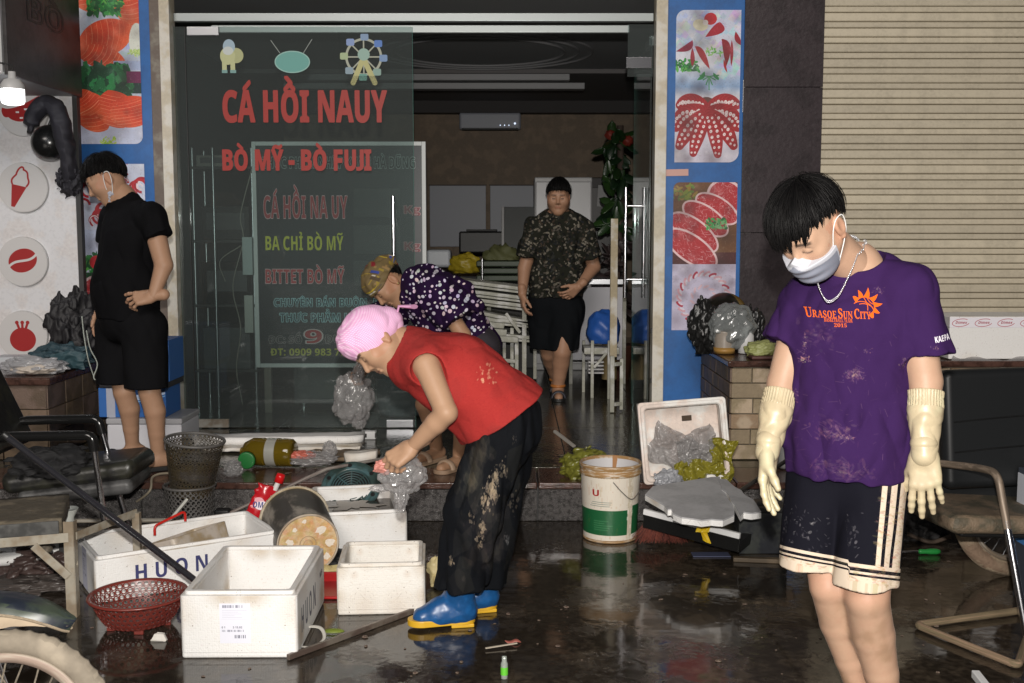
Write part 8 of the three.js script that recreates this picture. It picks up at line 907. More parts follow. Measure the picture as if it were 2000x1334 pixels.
// ---------- the other people ----------
const calfs = (k, a, rk, rc, ra, back) => { const m = k.clone().lerp(a, 0.3).add(back.multiplyScalar(0.6)); rc = rk * 0.98; const q = m.clone().lerp(a, 0.5); return [cap(k, m, rk, rc), cap(m, q, rc, lerp(rc, ra, 0.62)), cap(q, a, lerp(rc, ra, 0.62), ra)]; };
function womanInRed() {
  const base = fl(905, 1218), T = thing('person', 'woman in red sleeveless top, pink gingham headscarf and muddy black trousers bending over', 'person', base), tone = [0.42, 0.255, 0.16];
  const A = (x, y, d) => at(x, y, d), z1 = V(0.12, 0, 0.99).normalize();
  const shM = A(818, 705, 4.05), mid = A(893, 735, 4.05), hip = A(978, 812, 4.05), nk = A(783, 668, 4.05), shN = A(832, 712, 3.87), shF = A(815, 705, 4.24), elN = A(872, 806, 3.8), elF = A(868, 818, 4.24), wrN = A(806, 872, 3.86), wrF = A(815, 868, 4.06);
  const hN = A(984, 838, 3.96), hF = A(992, 834, 4.16), kN = A(926, 1000, 3.9), kF = A(965, 1000, 4.16), aN = A(897, 1180, 3.96), aF = A(943, 1165, 4.14);
  const body = union([ecap(shM, mid, z1, 0.15, 0.1, 0.17, 0.12), ecap(mid, hip, z1, 0.17, 0.12, 0.17, 0.125), cap(shN.clone().lerp(shF, 0.12), shF.clone().lerp(shN, 0.12), 0.05), cap(nk, shM, 0.058, 0.07), limb(cap(shN, elN, 0.047, 0.039), cap(elN, elN.clone().lerp(wrN, 0.3), 0.039, 0.038), cap(elN.clone().lerp(wrN, 0.3), wrN, 0.038, 0.025)), limb(cap(shF, elF, 0.046, 0.039), cap(elF, wrF, 0.038, 0.025)), limb(cap(hN, kN, 0.09, 0.06), cap(kN, aN, 0.055, 0.04)), limb(cap(hF, kF, 0.09, 0.06), cap(kF, aF, 0.055, 0.04))], 0.035);
  const [lo, hi] = boundsOf([shM, nk, shN, shF, elN, elF, wrN, wrF, hip, aN, aF, kN, kF], 0.13), col = (x, y, z) => skinTone(tone, x, y, z);
  const bg = sdfMesh(body, lo, hi, 0.009, { color: col });
  const H = frame(A(735, 670, 4.03), V(-0.47, -0.78, 0.41), V(-0.84, 0.52, 0)), hg = headGeo(H, tone, { neckTo: shM.clone().lerp(nk, 0.6), fat: 0.005, closed: true });
  const h1 = handGeo(wrN, V(-0.78, -0.5, 0.15), V(-0.1, -0.75, -0.62), true, { curl: [0.75, 0.8, 0.85, 0.9], thumb: [0.55, 0.7], scale: 0.98, wrist: 0.026 }, tone), h2 = handGeo(wrF, V(-0.8, -0.55, 0.1), V(0.1, -0.6, 0.7), false, { curl: [0.7, 0.75, 0.8, 0.85], thumb: [0.5, 0.6], scale: 0.98, wrist: 0.025 }, tone);
  mesh('body', mergeSkin([bg, hg, h1, h2]).translate(-base.x, -base.y, -base.z), skinMat, T);
  addHair(T, H, { seed: 17, n: 420, r: V(0.08, 0.097, 0.102), line: [92, 92, 98, 112, 118, 118], puff: 0.02, lift: 0.0, len: 0.7, wd: 0.0014, swirl: 0.5 }, base);
  // headscarf: pulled tight over the skull, gathered at the front, tied at the nape
  { const sk = union([elli(V(0, 0.04, -0.014), V(0.098, 0.106, 0.112)), elli(V(0, 0.0, -0.1), V(0.05, 0.05, 0.045)), elli(V(0, 0.085, 0.045), V(0.055, 0.045, 0.05))], 0.04), f = (x, y, z) => { let d = sk(x, y, z) + 0.006 * (0.5 - Math.abs(N3(x * 14 + 3, y * 9, z * 14))) * 0.7 + 0.002 * N3(x * 40, y * 18, z * 30) * sstep(0.02, 0.09, z); return smax(d, -(y - 0.52 * z + 0.026 + 0.008 * Math.sin(z * 40)), 0.005); };
    const g = sdfMesh(f, V(-0.13, -0.13, -0.18), V(0.13, 0.17, 0.14), 0.0045); planarUV(g, V(0, 0, 0), V(0.35, 0, 0.94).normalize(), V(0.5, 0.86, 0).normalize(), 0.046, 0.046); const gt = canvasTex(256, 256, (x) => { x.fillStyle = '#edc2df'; x.fillRect(0, 0, 256, 256); x.fillStyle = 'rgba(214,130,190,0.3)'; for (let i = 0; i < 8; i++) { x.fillRect(i * 32, 0, 14, 256); x.fillRect(0, i * 32, 256, 14); } x.fillStyle = 'rgba(250,235,246,0.5)'; for (let i = 0; i < 8; i++) for (let j = 0; j < 8; j++) x.fillRect(i * 32 + 17, j * 32 + 17, 12, 12); }, true);
    const sc = mesh('headscarf', g.applyMatrix4(H).translate(-base.x, -base.y, -base.z), std(0xffffff, 0.85, { map: gt }), T); const P = (x, y, z) => V(x, y, z).applyMatrix4(H).sub(base); mesh('scarf_knot', sweep([P(0.02, -0.01, -0.13), P(0.035, 0.0, -0.155), P(0.03, -0.03, -0.175), P(0.05, -0.05, -0.18)], (t) => 0.012 + 0.01 * t, 8, 0.4), std(L(0.55, 0.28, 0.45), 0.85), sc); }
  // sleeveless top
  const fo = folds(31, 0.014, 5, 3, 5), f2 = folds(35, 0.005, 9, 5, 9), hemP = A(984, 813, 4.05), hemN = V(0.55, -0.835, 0), arm1 = cap(shN.clone().lerp(elN, 0.1).add(V(0, 0, 0.03)), elN.clone().add(V(0, 0, 0.03)), 0.056, 0.05), arm2 = cap(shF.clone().lerp(elF, 0.12), elF, 0.054, 0.05), hole = elli(A(768, 672, 4.03), V(0.07, 0.085, 0.1));
  const t0 = union([ecap(shM, mid, z1, 0.175, 0.115, 0.195, 0.145), ecap(mid, hip.clone().add(V(0.03, -0.03, 0)), z1, 0.195, 0.145, 0.222, 0.178), cap(shN, nk.clone().lerp(shM, 0.45), 0.064, 0.055), cap(shF, nk.clone().lerp(shM, 0.45), 0.064, 0.055)], 0.06);
  const tf = (x, y, z) => { let d = t0(x, y, z); const w = A; void w; d += fo(x, y, z) * 0.8 + f2(x, y, z) * 0.5; d = smax(d, below(hemP, hemN)(x, y, z) + 0.003 * N3(x * 9, 3, z * 9), 0.006); d = smax(d, -hole(x, y, z), 0.006); return smax(d, -(arm1(x, y, z) - 0.004), 0.005) ; };
  const redTex = canvasTex(512, 512, (x, w, h) => { x.fillStyle = '#a83431'; x.fillRect(0, 0, w, h); const r = rng(71); for (let i = 0; i < 9000; i++) { x.fillStyle = r() < 0.5 ? 'rgba(90,8,18,0.06)' : 'rgba(230,90,90,0.05)'; x.fillRect(r() * w, r() * h, 2 + r() * 4, 2); } for (let i = 0; i < 26; i++) { x.fillStyle = `rgba(225,190,150,${0.15 + r() * 0.4})`; x.beginPath(); x.ellipse(300 + (r() - 0.5) * 60, 260 + (r() - 0.5) * 60, 1 + r() * 4, 1 + r() * 6, r() * 3, 0, 7); x.fill(); } for (let i = 0; i < 40; i++) { x.fillStyle = 'rgba(90,40,40,0.05)'; x.beginPath(); x.ellipse(r() * w, r() * h, 20 + r() * 50, 16 + r() * 30, r() * 3, 0, 7); x.fill(); } });
  cloth('top', tf, [shM, nk, shN, shF, hip, mid], 0.24, 0.0062, phys(0xffffff, 0.9, { specularIntensity: 0.25, map: redTex, bumpMap: rep(grainBump, 6), bumpScale: 0.0005 }), T, base, (g) => planarUV(g, A(760, 880, 4.0), V(1, 0, 0), UP, 0.62, 0.62));
  // trousers
  const fp = folds(41, 0.024, 8, 2.6, 8), eN = A(901, 1140, 3.92), eF = A(946, 1138, 4.12), pt = union([ecap(hip.clone().add(V(0.02, 0.02, 0)), hN.clone().lerp(hF, 0.5), z1, 0.165, 0.118, 0.17, 0.118)], 0.05), lN = union([cap(hN, kN, 0.104, 0.094), cap(kN, eN.clone().lerp(kN, -0.2), 0.095, 0.086)], 0.03), lF = union([cap(hF, kF, 0.104, 0.091), cap(kF, eF.clone().lerp(kF, -0.2), 0.09, 0.076)], 0.03), cN = below(eN, V(0, -1, 0)), cF = below(eF, V(0, -1, 0)), wst = below(hemP.clone().addScaledVector(hemN, -0.05), hemN.clone().negate());
  const trf = (x, y, z) => { let d = smin(smin(smax(lN(x, y, z), cN(x, y, z), 0.005), smax(lF(x, y, z), cF(x, y, z), 0.005), 0.02), pt(x, y, z), 0.05) + fp(x, y, z) * 0.8; return smax(d, wst(x, y, z), 0.01); };
  const mudTex = canvasTex(1024, 1024, (x, w, h) => { x.fillStyle = '#101216'; x.fillRect(0, 0, w, h); const r = rng(83); for (let i = 0; i < 5000; i++) { x.fillStyle = 'rgba(60,66,76,0.05)'; x.fillRect(r() * w, r() * h, 2, 3 + r() * 8); } const splat = (X, Y, S, n, al, c = [172, 156, 134]) => { for (let i = 0; i < n; i++) { const gx = (r() + r() + r() - 1.5) * S, gy = (r() + r() + r() - 1.5) * S * 1.25; const dk = r() * 45; x.fillStyle = `rgba(${c[0] - dk},${c[1] - dk},${c[2] - dk},${al * (0.3 + 0.6 * r())})`; x.beginPath(); const m = 1.5 + r() * r() * S * 0.5; for (let k = 0; k < 8; k++) x.lineTo(X + gx + Math.cos(k / 8 * 6.28) * m * (0.4 + r()), Y + gy + Math.sin(k / 8 * 6.28) * m * (0.4 + r() * 1.1)); x.fill(); } };
    const U = (q) => (q - 850) / 215 * w, W = (q) => (q - 760) / 410 * h; splat(U(962), W(945), 60, 80, 0.85); splat(U(950), W(960), 36, 50, 0.9); splat(U(968), W(925), 40, 30, 0.7); splat(U(945), W(1010), 30, 40, 0.8); splat(U(942), W(1033), 34, 36, 0.75); splat(U(985), W(900), 34, 34, 0.55); splat(U(970), W(905), 30, 24, 0.5); splat(U(885), W(1080), 26, 26, 0.7); splat(U(990), W(1070), 26, 24, 0.5, [150, 150, 150]); splat(U(1003), W(1000), 40, 26, 0.45); splat(U(1005), W(845), 24, 16, 0.3); splat(U(925), W(985), 30, 16, 0.6); splat(U(930), W(900), 200, 60, 0.1); splat(U(960), W(1020), 260, 90, 0.09); });
  cloth('trousers', trf, [hip, hN, hF, kN, kF, eN, eF], 0.2, 0.0062, phys(0xffffff, 0.8, { specularIntensity: 0.2, map: mudTex, bumpMap: rep(grainBump, 4), bumpScale: 0.0006 }), T, base, (g) => { const p0 = A(850, 1170, 3.95), p1 = A(1065, 760, 3.95); planarUV(g, p0, V(1, 0, 0), UP, p1.x - p0.x, p1.y - p0.y); });
  // rubber boots
  const boot = (heel, dir, an, sole) => { const toe = heel.clone().addScaledVector(dir, 0.235), k = heel.clone().addScaledVector(dir, 0.05), side = V(0, 1, 0).cross(dir); const f0 = union([ecap(heel.clone().addScaledVector(dir, 0.035).setY(0.05), heel.clone().addScaledVector(dir, 0.12).setY(0.055), side, 0.038, 0.045, 0.043, 0.05), ecap(heel.clone().addScaledVector(dir, 0.12).setY(0.055), heel.clone().addScaledVector(dir, 0.195).setY(0.042), side, 0.043, 0.048, 0.04, 0.032), cap(k.clone().setY(0.07), V(an.x, 0.23, an.z), 0.052, 0.066)], 0.035), hollow = cap(V(an.x, 0.28, an.z), V(an.x, 0.4, an.z), 0.05, 0.06), cut = (x, y, z) => Math.max(-(y - 0.016), y - 0.21); void toe;
    const g = sdfMesh((x, y, z) => smax(smax(f0(x, y, z) + 0.0014 * N3(x * 25, y * 25, z * 25), cut(x, y, z), 0.004), -hollow(x, y, z), 0.004), ...boundsOf([heel, toe, V(an.x, 0.2, an.z)], 0.07), 0.0045); const bm = stainMat([0.012, 0.095, 0.28], [0.01, 0.066, 0.2], 0.5, 0.36, { seed: 210, freq: 8 });
    const b = mesh('boot', uvm(g).translate(-base.x, -base.y, -base.z), bm, T); const sh = new THREE.Shape(); sh.absellipse(0.19, 0, 0.056, 0.046, -PI / 2, PI / 2); sh.lineTo(0.09, 0.037); sh.absellipse(0.04, 0, 0.045, 0.04, PI / 2, 1.5 * PI); sh.lineTo(0.19, -0.046);
    const sg = extrude(sh, 0.024, 0.003, 12).rotateX(-PI / 2), hg2 = extrude(sh, 0.012, 0.002, 12); void hg2; const ang = Math.atan2(-dir.z, dir.x); const so = mesh('sole', join([sg, bx(0.085, 0.014, 0.07, 0.045, -0.012, 0, 0.004)]).rotateY(ang).translate(heel.x - base.x, 0.012 - base.y, heel.z - base.z), std(L(0.62, 0.36, 0.02), 0.45), b); void so; void sole; };
  const b1 = fl(928, 1219); boot(V(b1.x - 0.005, 0, b1.z), V(-0.985, 0, 0.17), A(897, 1160, 3.94)); const b2 = fl(968, 1190); boot(V(b2.x, 0, b2.z), V(-0.97, 0, 0.25), A(944, 1158, 4.12));
  // plastic bag in her hands
  const bg2 = thing('plastic_bag', 'grey plastic bag with a piece of meat in the hands of the woman in red', 'bag', A(786, 925, 3.92)); mesh('bag', crumple(220, 0.1, 0.078, 0.065, 0.15, -2, 0.045), M.bag, bg2); mesh('tail', crumple(224, 0.03, 0.06, 0.03, 0.2, -2, 0.08), M.bag, bg2).position.set(-0.005, -0.08, 0.01); mesh('neck', crumple(225, 0.025, 0.04, 0.025, 0.2, -2, 0.08), M.bag, bg2).position.set(0.03, 0.055, -0.01); mesh('meat', crumple(226, 0.045, 0.03, 0.025, 0.2, -2, 0.08), std(L(0.55, 0.22, 0.18), 0.4), bg2).position.set(-0.062, 0.028, 0.02); mesh('corner', crumple(228, 0.04, 0.014, 0.014, 0.25, -2, 0.1), M.bag, bg2).position.set(-0.085, -0.055, 0.0);
}
womanInRed();
function womanInPurple() {
  const d = 5.85, base = V(at(880, 905, d).x, PY, -d), T = thing('person', 'woman in purple blouse with white dots and patterned headscarf bending behind the woman in red', 'person', base), tone = [0.37, 0.21, 0.125], A = (x, y, k = d) => at(x, y, k);
  const z1 = V(0.1, 0, 1).normalize(), nk = A(792, 565, 5.83), chest = A(826, 568, 5.85), mid = A(872, 604, 5.88), hip = A(912, 662, 5.9), shN = A(850, 572, 5.66), shF = A(795, 590, 6.05), elN = A(905, 655, 5.6), wrN = A(870, 735, 5.6), elF = A(765, 640, 6.1), wrF = A(712, 712, 6.0), kN = A(905, 790, 5.7), kF = A(832, 790, 5.9), aN = A(897, 890, 5.78), aF = A(852, 892, 5.98), hN = A(935, 685, 5.8), hF = A(915, 685, 6.0);
  const f1 = V(-0.55, 0, 0.83).normalize(), foot = (a, f) => [cap(V(a.x, PY + 0.045, a.z).addScaledVector(f, -0.03), V(a.x, PY + 0.028, a.z).addScaledVector(f, 0.16), 0.036, 0.026)];
  const body = union([ecap(chest, mid, z1, 0.16, 0.11, 0.17, 0.13), ecap(mid, hip, z1, 0.17, 0.13, 0.17, 0.14), cap(shN, shF, 0.06), cap(nk, chest, 0.055, 0.075), limb(cap(shN, elN, 0.046, 0.04), cap(elN, wrN, 0.04, 0.026)), limb(cap(shF, elF, 0.046, 0.04), cap(elF, wrF, 0.04, 0.026)), limb(cap(hN, kN, 0.09, 0.057), ...calfs(kN, V(aN.x, PY + 0.08, aN.z), 0.057, 0.06, 0.036, V(0.02, 0, 0)), ...foot(aN, f1)), limb(cap(hF, kF, 0.09, 0.057), ...calfs(kF, V(aF.x, PY + 0.08, aF.z), 0.057, 0.06, 0.036, V(0.02, 0, 0)), ...foot(aF, f1))], 0.035);
  const [lo, hi] = boundsOf([nk, chest, hip, shN, shF, elN, elF, wrN, wrF, V(aN.x - 0.15, PY, aN.z + 0.15), V(aF.x - 0.15, PY, aF.z)], 0.16), bg = sdfMesh(body, lo, hi, 0.011, { color: (x, y, z) => skinTone(tone, x, y, z) });
  const H = frame(A(757, 556, 5.83), V(-0.45, -0.78, 0.42), V(-0.8, 0.5, 0.1)), hg = headGeo(H, tone, { neckTo: chest.clone().lerp(nk, 0.6), fat: 0.004, closed: true, cell: 0.0042 });
  const h1 = handGeo(wrF, V(-0.5, -0.8, 0.2), V(0.6, -0.2, 0.7), false, { curl: [0.8, 0.85, 0.9, 0.9], wrist: 0.025 }, tone, 0.0042), h2 = handGeo(wrN, V(-0.4, -0.9, 0.1), V(-0.7, 0.1, -0.4), true, { wrist: 0.025 }, tone, 0.0042);
  const bm = mesh('body', mergeSkin([bg, hg, h1, h2]).translate(-base.x, -base.y, -base.z), skinMat, T); const ep = V(0.083, -0.04, -0.008).applyMatrix4(H).sub(base); mesh('earring', new THREE.SphereGeometry(0.006, 10, 8).translate(ep.x, ep.y, ep.z), std(L(0.8, 0.65, 0.3), 0.2, { metalness: 1 }), bm);
  addHair(T, H, { seed: 23, n: 700, r: V(0.082, 0.099, 0.106), line: [96, 96, 98, 100, 118, 124], puff: 0.03, lift: 0.02, len: 0.8, wd: 0.0018 }, base);
  { const sk = union([elli(V(0, 0.042, -0.008), V(0.092, 0.108, 0.115)), elli(V(0, 0.06, -0.1), V(0.05, 0.05, 0.05))], 0.04), f = (x, y, z) => smax(sk(x, y, z) + 0.01 * (0.5 - Math.abs(N3(x * 13, y * 10, z * 9 + 4))), -(y - 0.25 * z - 0.022 + 0.02 * Math.sin(z * 22)), 0.006), g = sdfMesh(f, V(-0.13, -0.08, -0.19), V(0.13, 0.18, 0.15), 0.006); planarUV(g, V(-0.2, -0.2, 0), V(0.25, 0, 0.97).normalize(), V(0.3, 0.95, 0).normalize(), 0.3, 0.3);
    const tx = canvasTex(256, 256, (x) => { const r = rng(19), c = ['#6b5a34', '#8f7a2c', '#b29a30', '#4a3b28', '#7a1a22', '#2c3f8e', '#b9b3a6', '#8a6f44', '#574a30']; x.fillStyle = '#6b5a38'; x.fillRect(0, 0, 256, 256); for (let i = 0; i < 120; i++) { x.fillStyle = c[Math.floor(r() * c.length)]; x.save(); x.translate(r() * 256, r() * 256); x.rotate(r() < 0.5 ? 0.2 : 1.7); x.fillRect(0, 0, 6 + r() * 34, 4 + r() * 12); x.restore(); } }, true); mesh('headscarf', g.applyMatrix4(H).translate(-base.x, -base.y, -base.z), std(0xffffff, 0.75, { map: tx }), T); }
  const fo = folds(51, 0.03, 5, 4, 5), dots = canvasTex(1024, 1024, (x, w, h) => { x.fillStyle = '#241033'; x.fillRect(0, 0, w, h); const r = rng(29), put = []; for (let i = 0; i < 900; i++) { const X = r() * w, Y = r() * h, s = 5 + r() * 12; if (put.some(([a, b]) => Math.hypot(a - X, b - Y) < 21)) continue; put.push([X, Y]); x.fillStyle = `rgba(${215 + r() * 30},${205 + r() * 30},${215 + r() * 30},0.92)`; for (const ox of [-w, 0, w]) for (const oy of [-h, 0, h]) { x.beginPath(); x.ellipse(X + ox, Y + oy, s, s * (0.6 + r() * 0.4), r() * 3, 0, 7); x.fill(); } } }, true);
  const slN = A(896, 622, 5.62), aD = elN.clone().sub(shN).normalize(), hole = elli(A(778, 560, 5.86), V(0.085, 0.1, 0.1)), hemP = A(940, 668, 5.9), hemN = V(0.35, -0.93, 0);
  const bl = union([ecap(chest, mid, z1, 0.19, 0.13, 0.2, 0.155), ecap(mid, hip.clone().add(V(0.02, -0.06, 0)), z1, 0.2, 0.155, 0.2, 0.16), cap(shN, shF, 0.075), ball(A(760, 618, 5.98), 0.07), cap(shF, A(745, 612, 6.02), 0.07, 0.06), cap(shN, slN, 0.075, 0.085)], 0.06), bf = (x, y, z) => { let q = bl(x, y, z) + fo(x, y, z); q = smax(q, below(hemP.clone().add(V(0, -0.12, 0)), hemN)(x, y, z), 0.006); const near = (z > slN.z - 0.1) ? below(slN.clone().addScaledVector(aD, 0.01), aD)(x, y, z) : -1; const inArm = cap(shN, elN, 0.12)(x, y, z) < 0 ? near : -1; return smax(smax(q, -hole(x, y, z), 0.008), Math.min(inArm, 0.05), 0.006); };
  cloth('blouse', bf, [nk, chest, hip, shN, shF, mid, A(740, 630, 6.0)], 0.24, 0.0085, phys(0xffffff, 0.85, { map: dots, specularIntensity: 0.25 }), T, base, (g) => planarUV(g, A(700, 700), V(1, 0.15, 0).normalize(), V(-0.15, 1, 0).normalize(), 0.72, 0.72));
  const pf = union([cap(hN, kN.clone().lerp(hN, 0.1), 0.12, 0.085), cap(hF, kF.clone().lerp(hF, 0.1), 0.12, 0.085), ecap(hip, hip.clone().add(V(0, -0.05, 0)), z1, 0.17, 0.14, 0.17, 0.14)], 0.05); cloth('trousers', (x, y, z) => smax(pf(x, y, z) + fo(x, y, z) * 0.4, A(0, 778).y - y, 0.006), [hN, hF, kN, kF, hip], 0.16, 0.011, std(L(0.02, 0.016, 0.022), 0.8), T, base);
  for (const a of [aN, aF]) { const o = V(a.x, PY, a.z).addScaledVector(f1, 0.065).sub(base), an = Math.atan2(-f1.z, f1.x), s = mesh('sandal', extrude(rrect(0.26, 0.095, 0.045), 0.022, 0.004).rotateX(-PI / 2).rotateY(an).translate(o.x, 0.001, o.z), std(L(0.3, 0.2, 0.13), 0.6), T); mesh('strap', new THREE.TorusGeometry(0.046, 0.012, 8, 20, PI).scale(1, 0.9, 1.6).rotateY(an + PI / 2).translate(o.x + f1.x * 0.05, 0.018, o.z + f1.z * 0.05), std(L(0.36, 0.25, 0.17), 0.55), s); }
  const bagP = A(690, 778, 5.9), bagT = thing('plastic_bag', 'large grey plastic bag hanging from the hand of the woman in purple', 'bag', bagP); mesh('bag', crumple(240, 0.125, 0.155, 0.1, 0.15, -2, 0.045), M.bag, bagT); mesh('bag_neck', crumple(243, 0.035, 0.06, 0.035, 0.2, -2, 0.09), M.bag, bagT).position.set(0.03, 0.14, 0); mesh('bag_tail', crumple(246, 0.045, 0.05, 0.04, 0.2, -2, 0.09), M.bag, bagT).position.set(0.03, -0.12, 0.01);
}
womanInPurple();
function manInBlack() {
  const d = 5.8, base = V(at(275, 905, d).x, PY, -d), T = thing('person', 'man in black T-shirt and black shorts with hand on hip looking down at left', 'person', base), tone = [0.4, 0.235, 0.15], A = (x, y, k = d) => at(x, y, k), side = V(0.5, 0, 0.866);
  const nk = A(246, 398, 5.85), ch = A(252, 465), be = A(246, 555), hp = A(250, 620), shN = A(296, 425, 5.66), shF = A(222, 425, 5.98), elN = A(320, 518, 5.62), wrN = A(300, 578, 5.58), elF = A(215, 520, 6.05), wrF = A(200, 600, 6.0), hN = A(282, 640, 5.72), hF = A(228, 640, 5.92), kN = A(292, 765, 5.68), kF = A(242, 765, 5.88), aN = V(A(306, 880, 5.72).x, PY + 0.08, -5.74), aF = V(A(254, 872, 5.92).x, PY + 0.08, -5.96), ff = V(-0.85, 0, 0.5).normalize();
  const body = union([ecap(nk, ch, side, 0.08, 0.07, 0.165, 0.11), ecap(ch, be, side, 0.165, 0.11, 0.165, 0.135), ecap(be, hp, side, 0.165, 0.135, 0.16, 0.12), cap(shN, shF, 0.06), cap(nk, nk.clone().add(V(-0.02, 0.05, 0)), 0.06), limb(cap(shN, elN, 0.055, 0.046), cap(elN, wrN, 0.046, 0.029)), limb(cap(shF, elF, 0.055, 0.046), cap(elF, wrF, 0.046, 0.029)), limb(cap(hN, kN, 0.09, 0.055), ...calfs(kN, aN, 0.055, 0.062, 0.034, V(0.025, 0, 0))), limb(cap(hF, kF, 0.09, 0.055), ...calfs(kF, aF, 0.055, 0.062, 0.034, V(0.025, 0, 0))), ...[aN, aF].map((a) => cap(V(a.x, PY + 0.05, a.z).addScaledVector(ff, -0.04), V(a.x, PY + 0.03, a.z).addScaledVector(ff, 0.16), 0.038, 0.028))], 0.035);
  const [lo, hi] = boundsOf([nk, shN, shF, elN, elF, wrN, wrF, V(aN.x, PY, aN.z), aN.clone().addScaledVector(ff, 0.2), aF.clone().addScaledVector(ff, 0.2)], 0.16), bg = sdfMesh(body, lo, hi, 0.011, { color: (x, y, z) => skinTone(tone, x, y, z) });
  const H = frame(A(207, 352, 5.84), V(-0.8, -0.54, 0.3), V(-0.53, 0.84, 0.05)), hg = headGeo(H, tone, { neckTo: nk.clone().add(V(0, -0.05, 0)), closed: true, cell: 0.0042, fat: 0.004 }), hd = handGeo(wrN, V(-0.93, -0.12, 0.15), V(0.05, -0.55, -0.85), true, { curl: [0.25, 0.45, 0.55, 0.6], spread: 0.12, thumb: [0.5, 0.5], wrist: 0.03 }, tone, 0.0042), h2 = handGeo(wrF, V(-0.2, -0.95, 0), V(0.6, 0, 0.5), false, { wrist: 0.028 }, tone, 0.0045);
  mesh('body', mergeSkin([bg, hg, hd, h2]).translate(-base.x, -base.y, -base.z), skinMat, T); addHair(T, H, { seed: 31, n: 2200, r: V(0.085, 0.1, 0.111), c: V(0, 0.036, -0.01), line: [106, 104, 101, 104, 114, 123], ragged: 0.1, clumps: 40, puff: 0.07, lift: 0.02, tip: 0.03, len: 0.6, wd: 0.002, swirl: 0.8 }, base);
  const slN = A(311, 462, 5.63), dN = slN.clone().sub(shN).normalize(), slF = A(214, 470, 6.02), dF = slF.clone().sub(shF).normalize(), fo = folds(61, 0.015, 6, 3, 6), hem = A(250, 618), blk = phys(L(0.0065, 0.0065, 0.0075), 0.9, { specularIntensity: 0.12 }), hole = elli(nk.clone().add(V(-0.03, 0.045, 0.01)), V(0.085, 0.06, 0.085));
  const st = union([ecap(nk.clone().add(V(0, -0.03, 0)), ch, side, 0.1, 0.085, 0.18, 0.125), ecap(ch, be, side, 0.18, 0.125, 0.185, 0.155), ecap(be, hp, side, 0.185, 0.155, 0.185, 0.15), cap(shN, nk, 0.066, 0.05), cap(shF, nk, 0.066, 0.05)], 0.06), sl = union([cap(shN, slN.clone().addScaledVector(dN, 0.05), 0.066, 0.066), cap(shF, slF.clone().addScaledVector(dF, 0.05), 0.066, 0.066)], 0.02), zM = (shN.z + shF.z) / 2;
  cloth('shirt', (x, y, z) => { const c = z > zM ? below(slN, dN)(x, y, z) : below(slF, dF)(x, y, z), q = smin(smax(st(x, y, z), hem.y - y, 0.006), smax(sl(x, y, z), c, 0.006), 0.03) + fo(x, y, z); return smax(q, -hole(x, y, z), 0.006); }, [nk, shN, shF, hp, slN, slF, ch], 0.2, 0.0085, blk, T, base);
  const eN = A(286, 757, 5.68), eF = A(228, 748, 5.86), sf = union([cap(hN, eN.clone().lerp(hN, -0.2), 0.115, 0.103), cap(hF, eF.clone().lerp(hF, -0.2), 0.11, 0.1), ecap(hp.clone().add(V(0, 0.05, 0)), hp, side, 0.17, 0.135, 0.175, 0.14)], 0.04); cloth('shorts', (x, y, z) => smax(sf(x, y, z) + fo(x, y, z) * 0.7, Math.max(eN.y - y, y - hem.y - 0.06), 0.006), [hN, hF, eN, eF, hp], 0.18, 0.0095, phys(L(0.0075, 0.0075, 0.0085), 0.9, { specularIntensity: 0.12 }), T, base);
  for (const a of [aN, aF]) { const o = V(a.x, PY, a.z).addScaledVector(ff, 0.06).sub(base), an = Math.atan2(-ff.z, ff.x), s = mesh('slipper', extrude(rrect(0.28, 0.1, 0.048), 0.024, 0.004).rotateX(-PI / 2).rotateY(an).translate(o.x, 0.001, o.z), M.black, T); mesh('strap', new THREE.TorusGeometry(0.05, 0.014, 8, 20, PI).scale(1, 1, 2).rotateY(an + PI / 2).translate(o.x + ff.x * 0.05, 0.018, o.z + ff.z * 0.05), M.black, s); }
  // mask pulled down under the chin
  const P = (x, y, z) => V(x, y, z).applyMatrix4(H).sub(base), mk = (x, y, z) => smax(smax(headField({ fat: 0.004 })(x, y, z) - 0.006, y + 0.088 + 0.25 * z, 0.003), 0.0 - z, 0.003); void mk; const cm = mesh('face_mask', sdfMesh((x, y, z) => { const a = cap(V(0.05, -0.075, 0.02), V(0.012, -0.118, 0.055), 0.02, 0.016)(x, y, z), b = cap(V(-0.05, -0.075, 0.02), V(-0.012, -0.118, 0.055), 0.02, 0.016)(x, y, z); return smin(a, b, 0.02) + 0.003 * N3(x * 60, y * 60, z * 60); }, V(-0.1, -0.16, -0.02), V(0.1, -0.03, 0.1), 0.004).applyMatrix4(H).translate(-base.x, -base.y, -base.z), std(L(0.42, 0.44, 0.52), 0.8), T); for (const s of [-1, 1]) mesh('ear_loop', tube([P(s * 0.062, -0.07, 0.03), P(s * 0.078, -0.03, 0.02), P(s * 0.086, 0.02, -0.004), P(s * 0.092, 0.015, -0.03), P(s * 0.086, -0.03, -0.02), P(s * 0.066, -0.085, 0.012)], 0.0022, 40, 6), M.white, cm);
}
manInBlack();
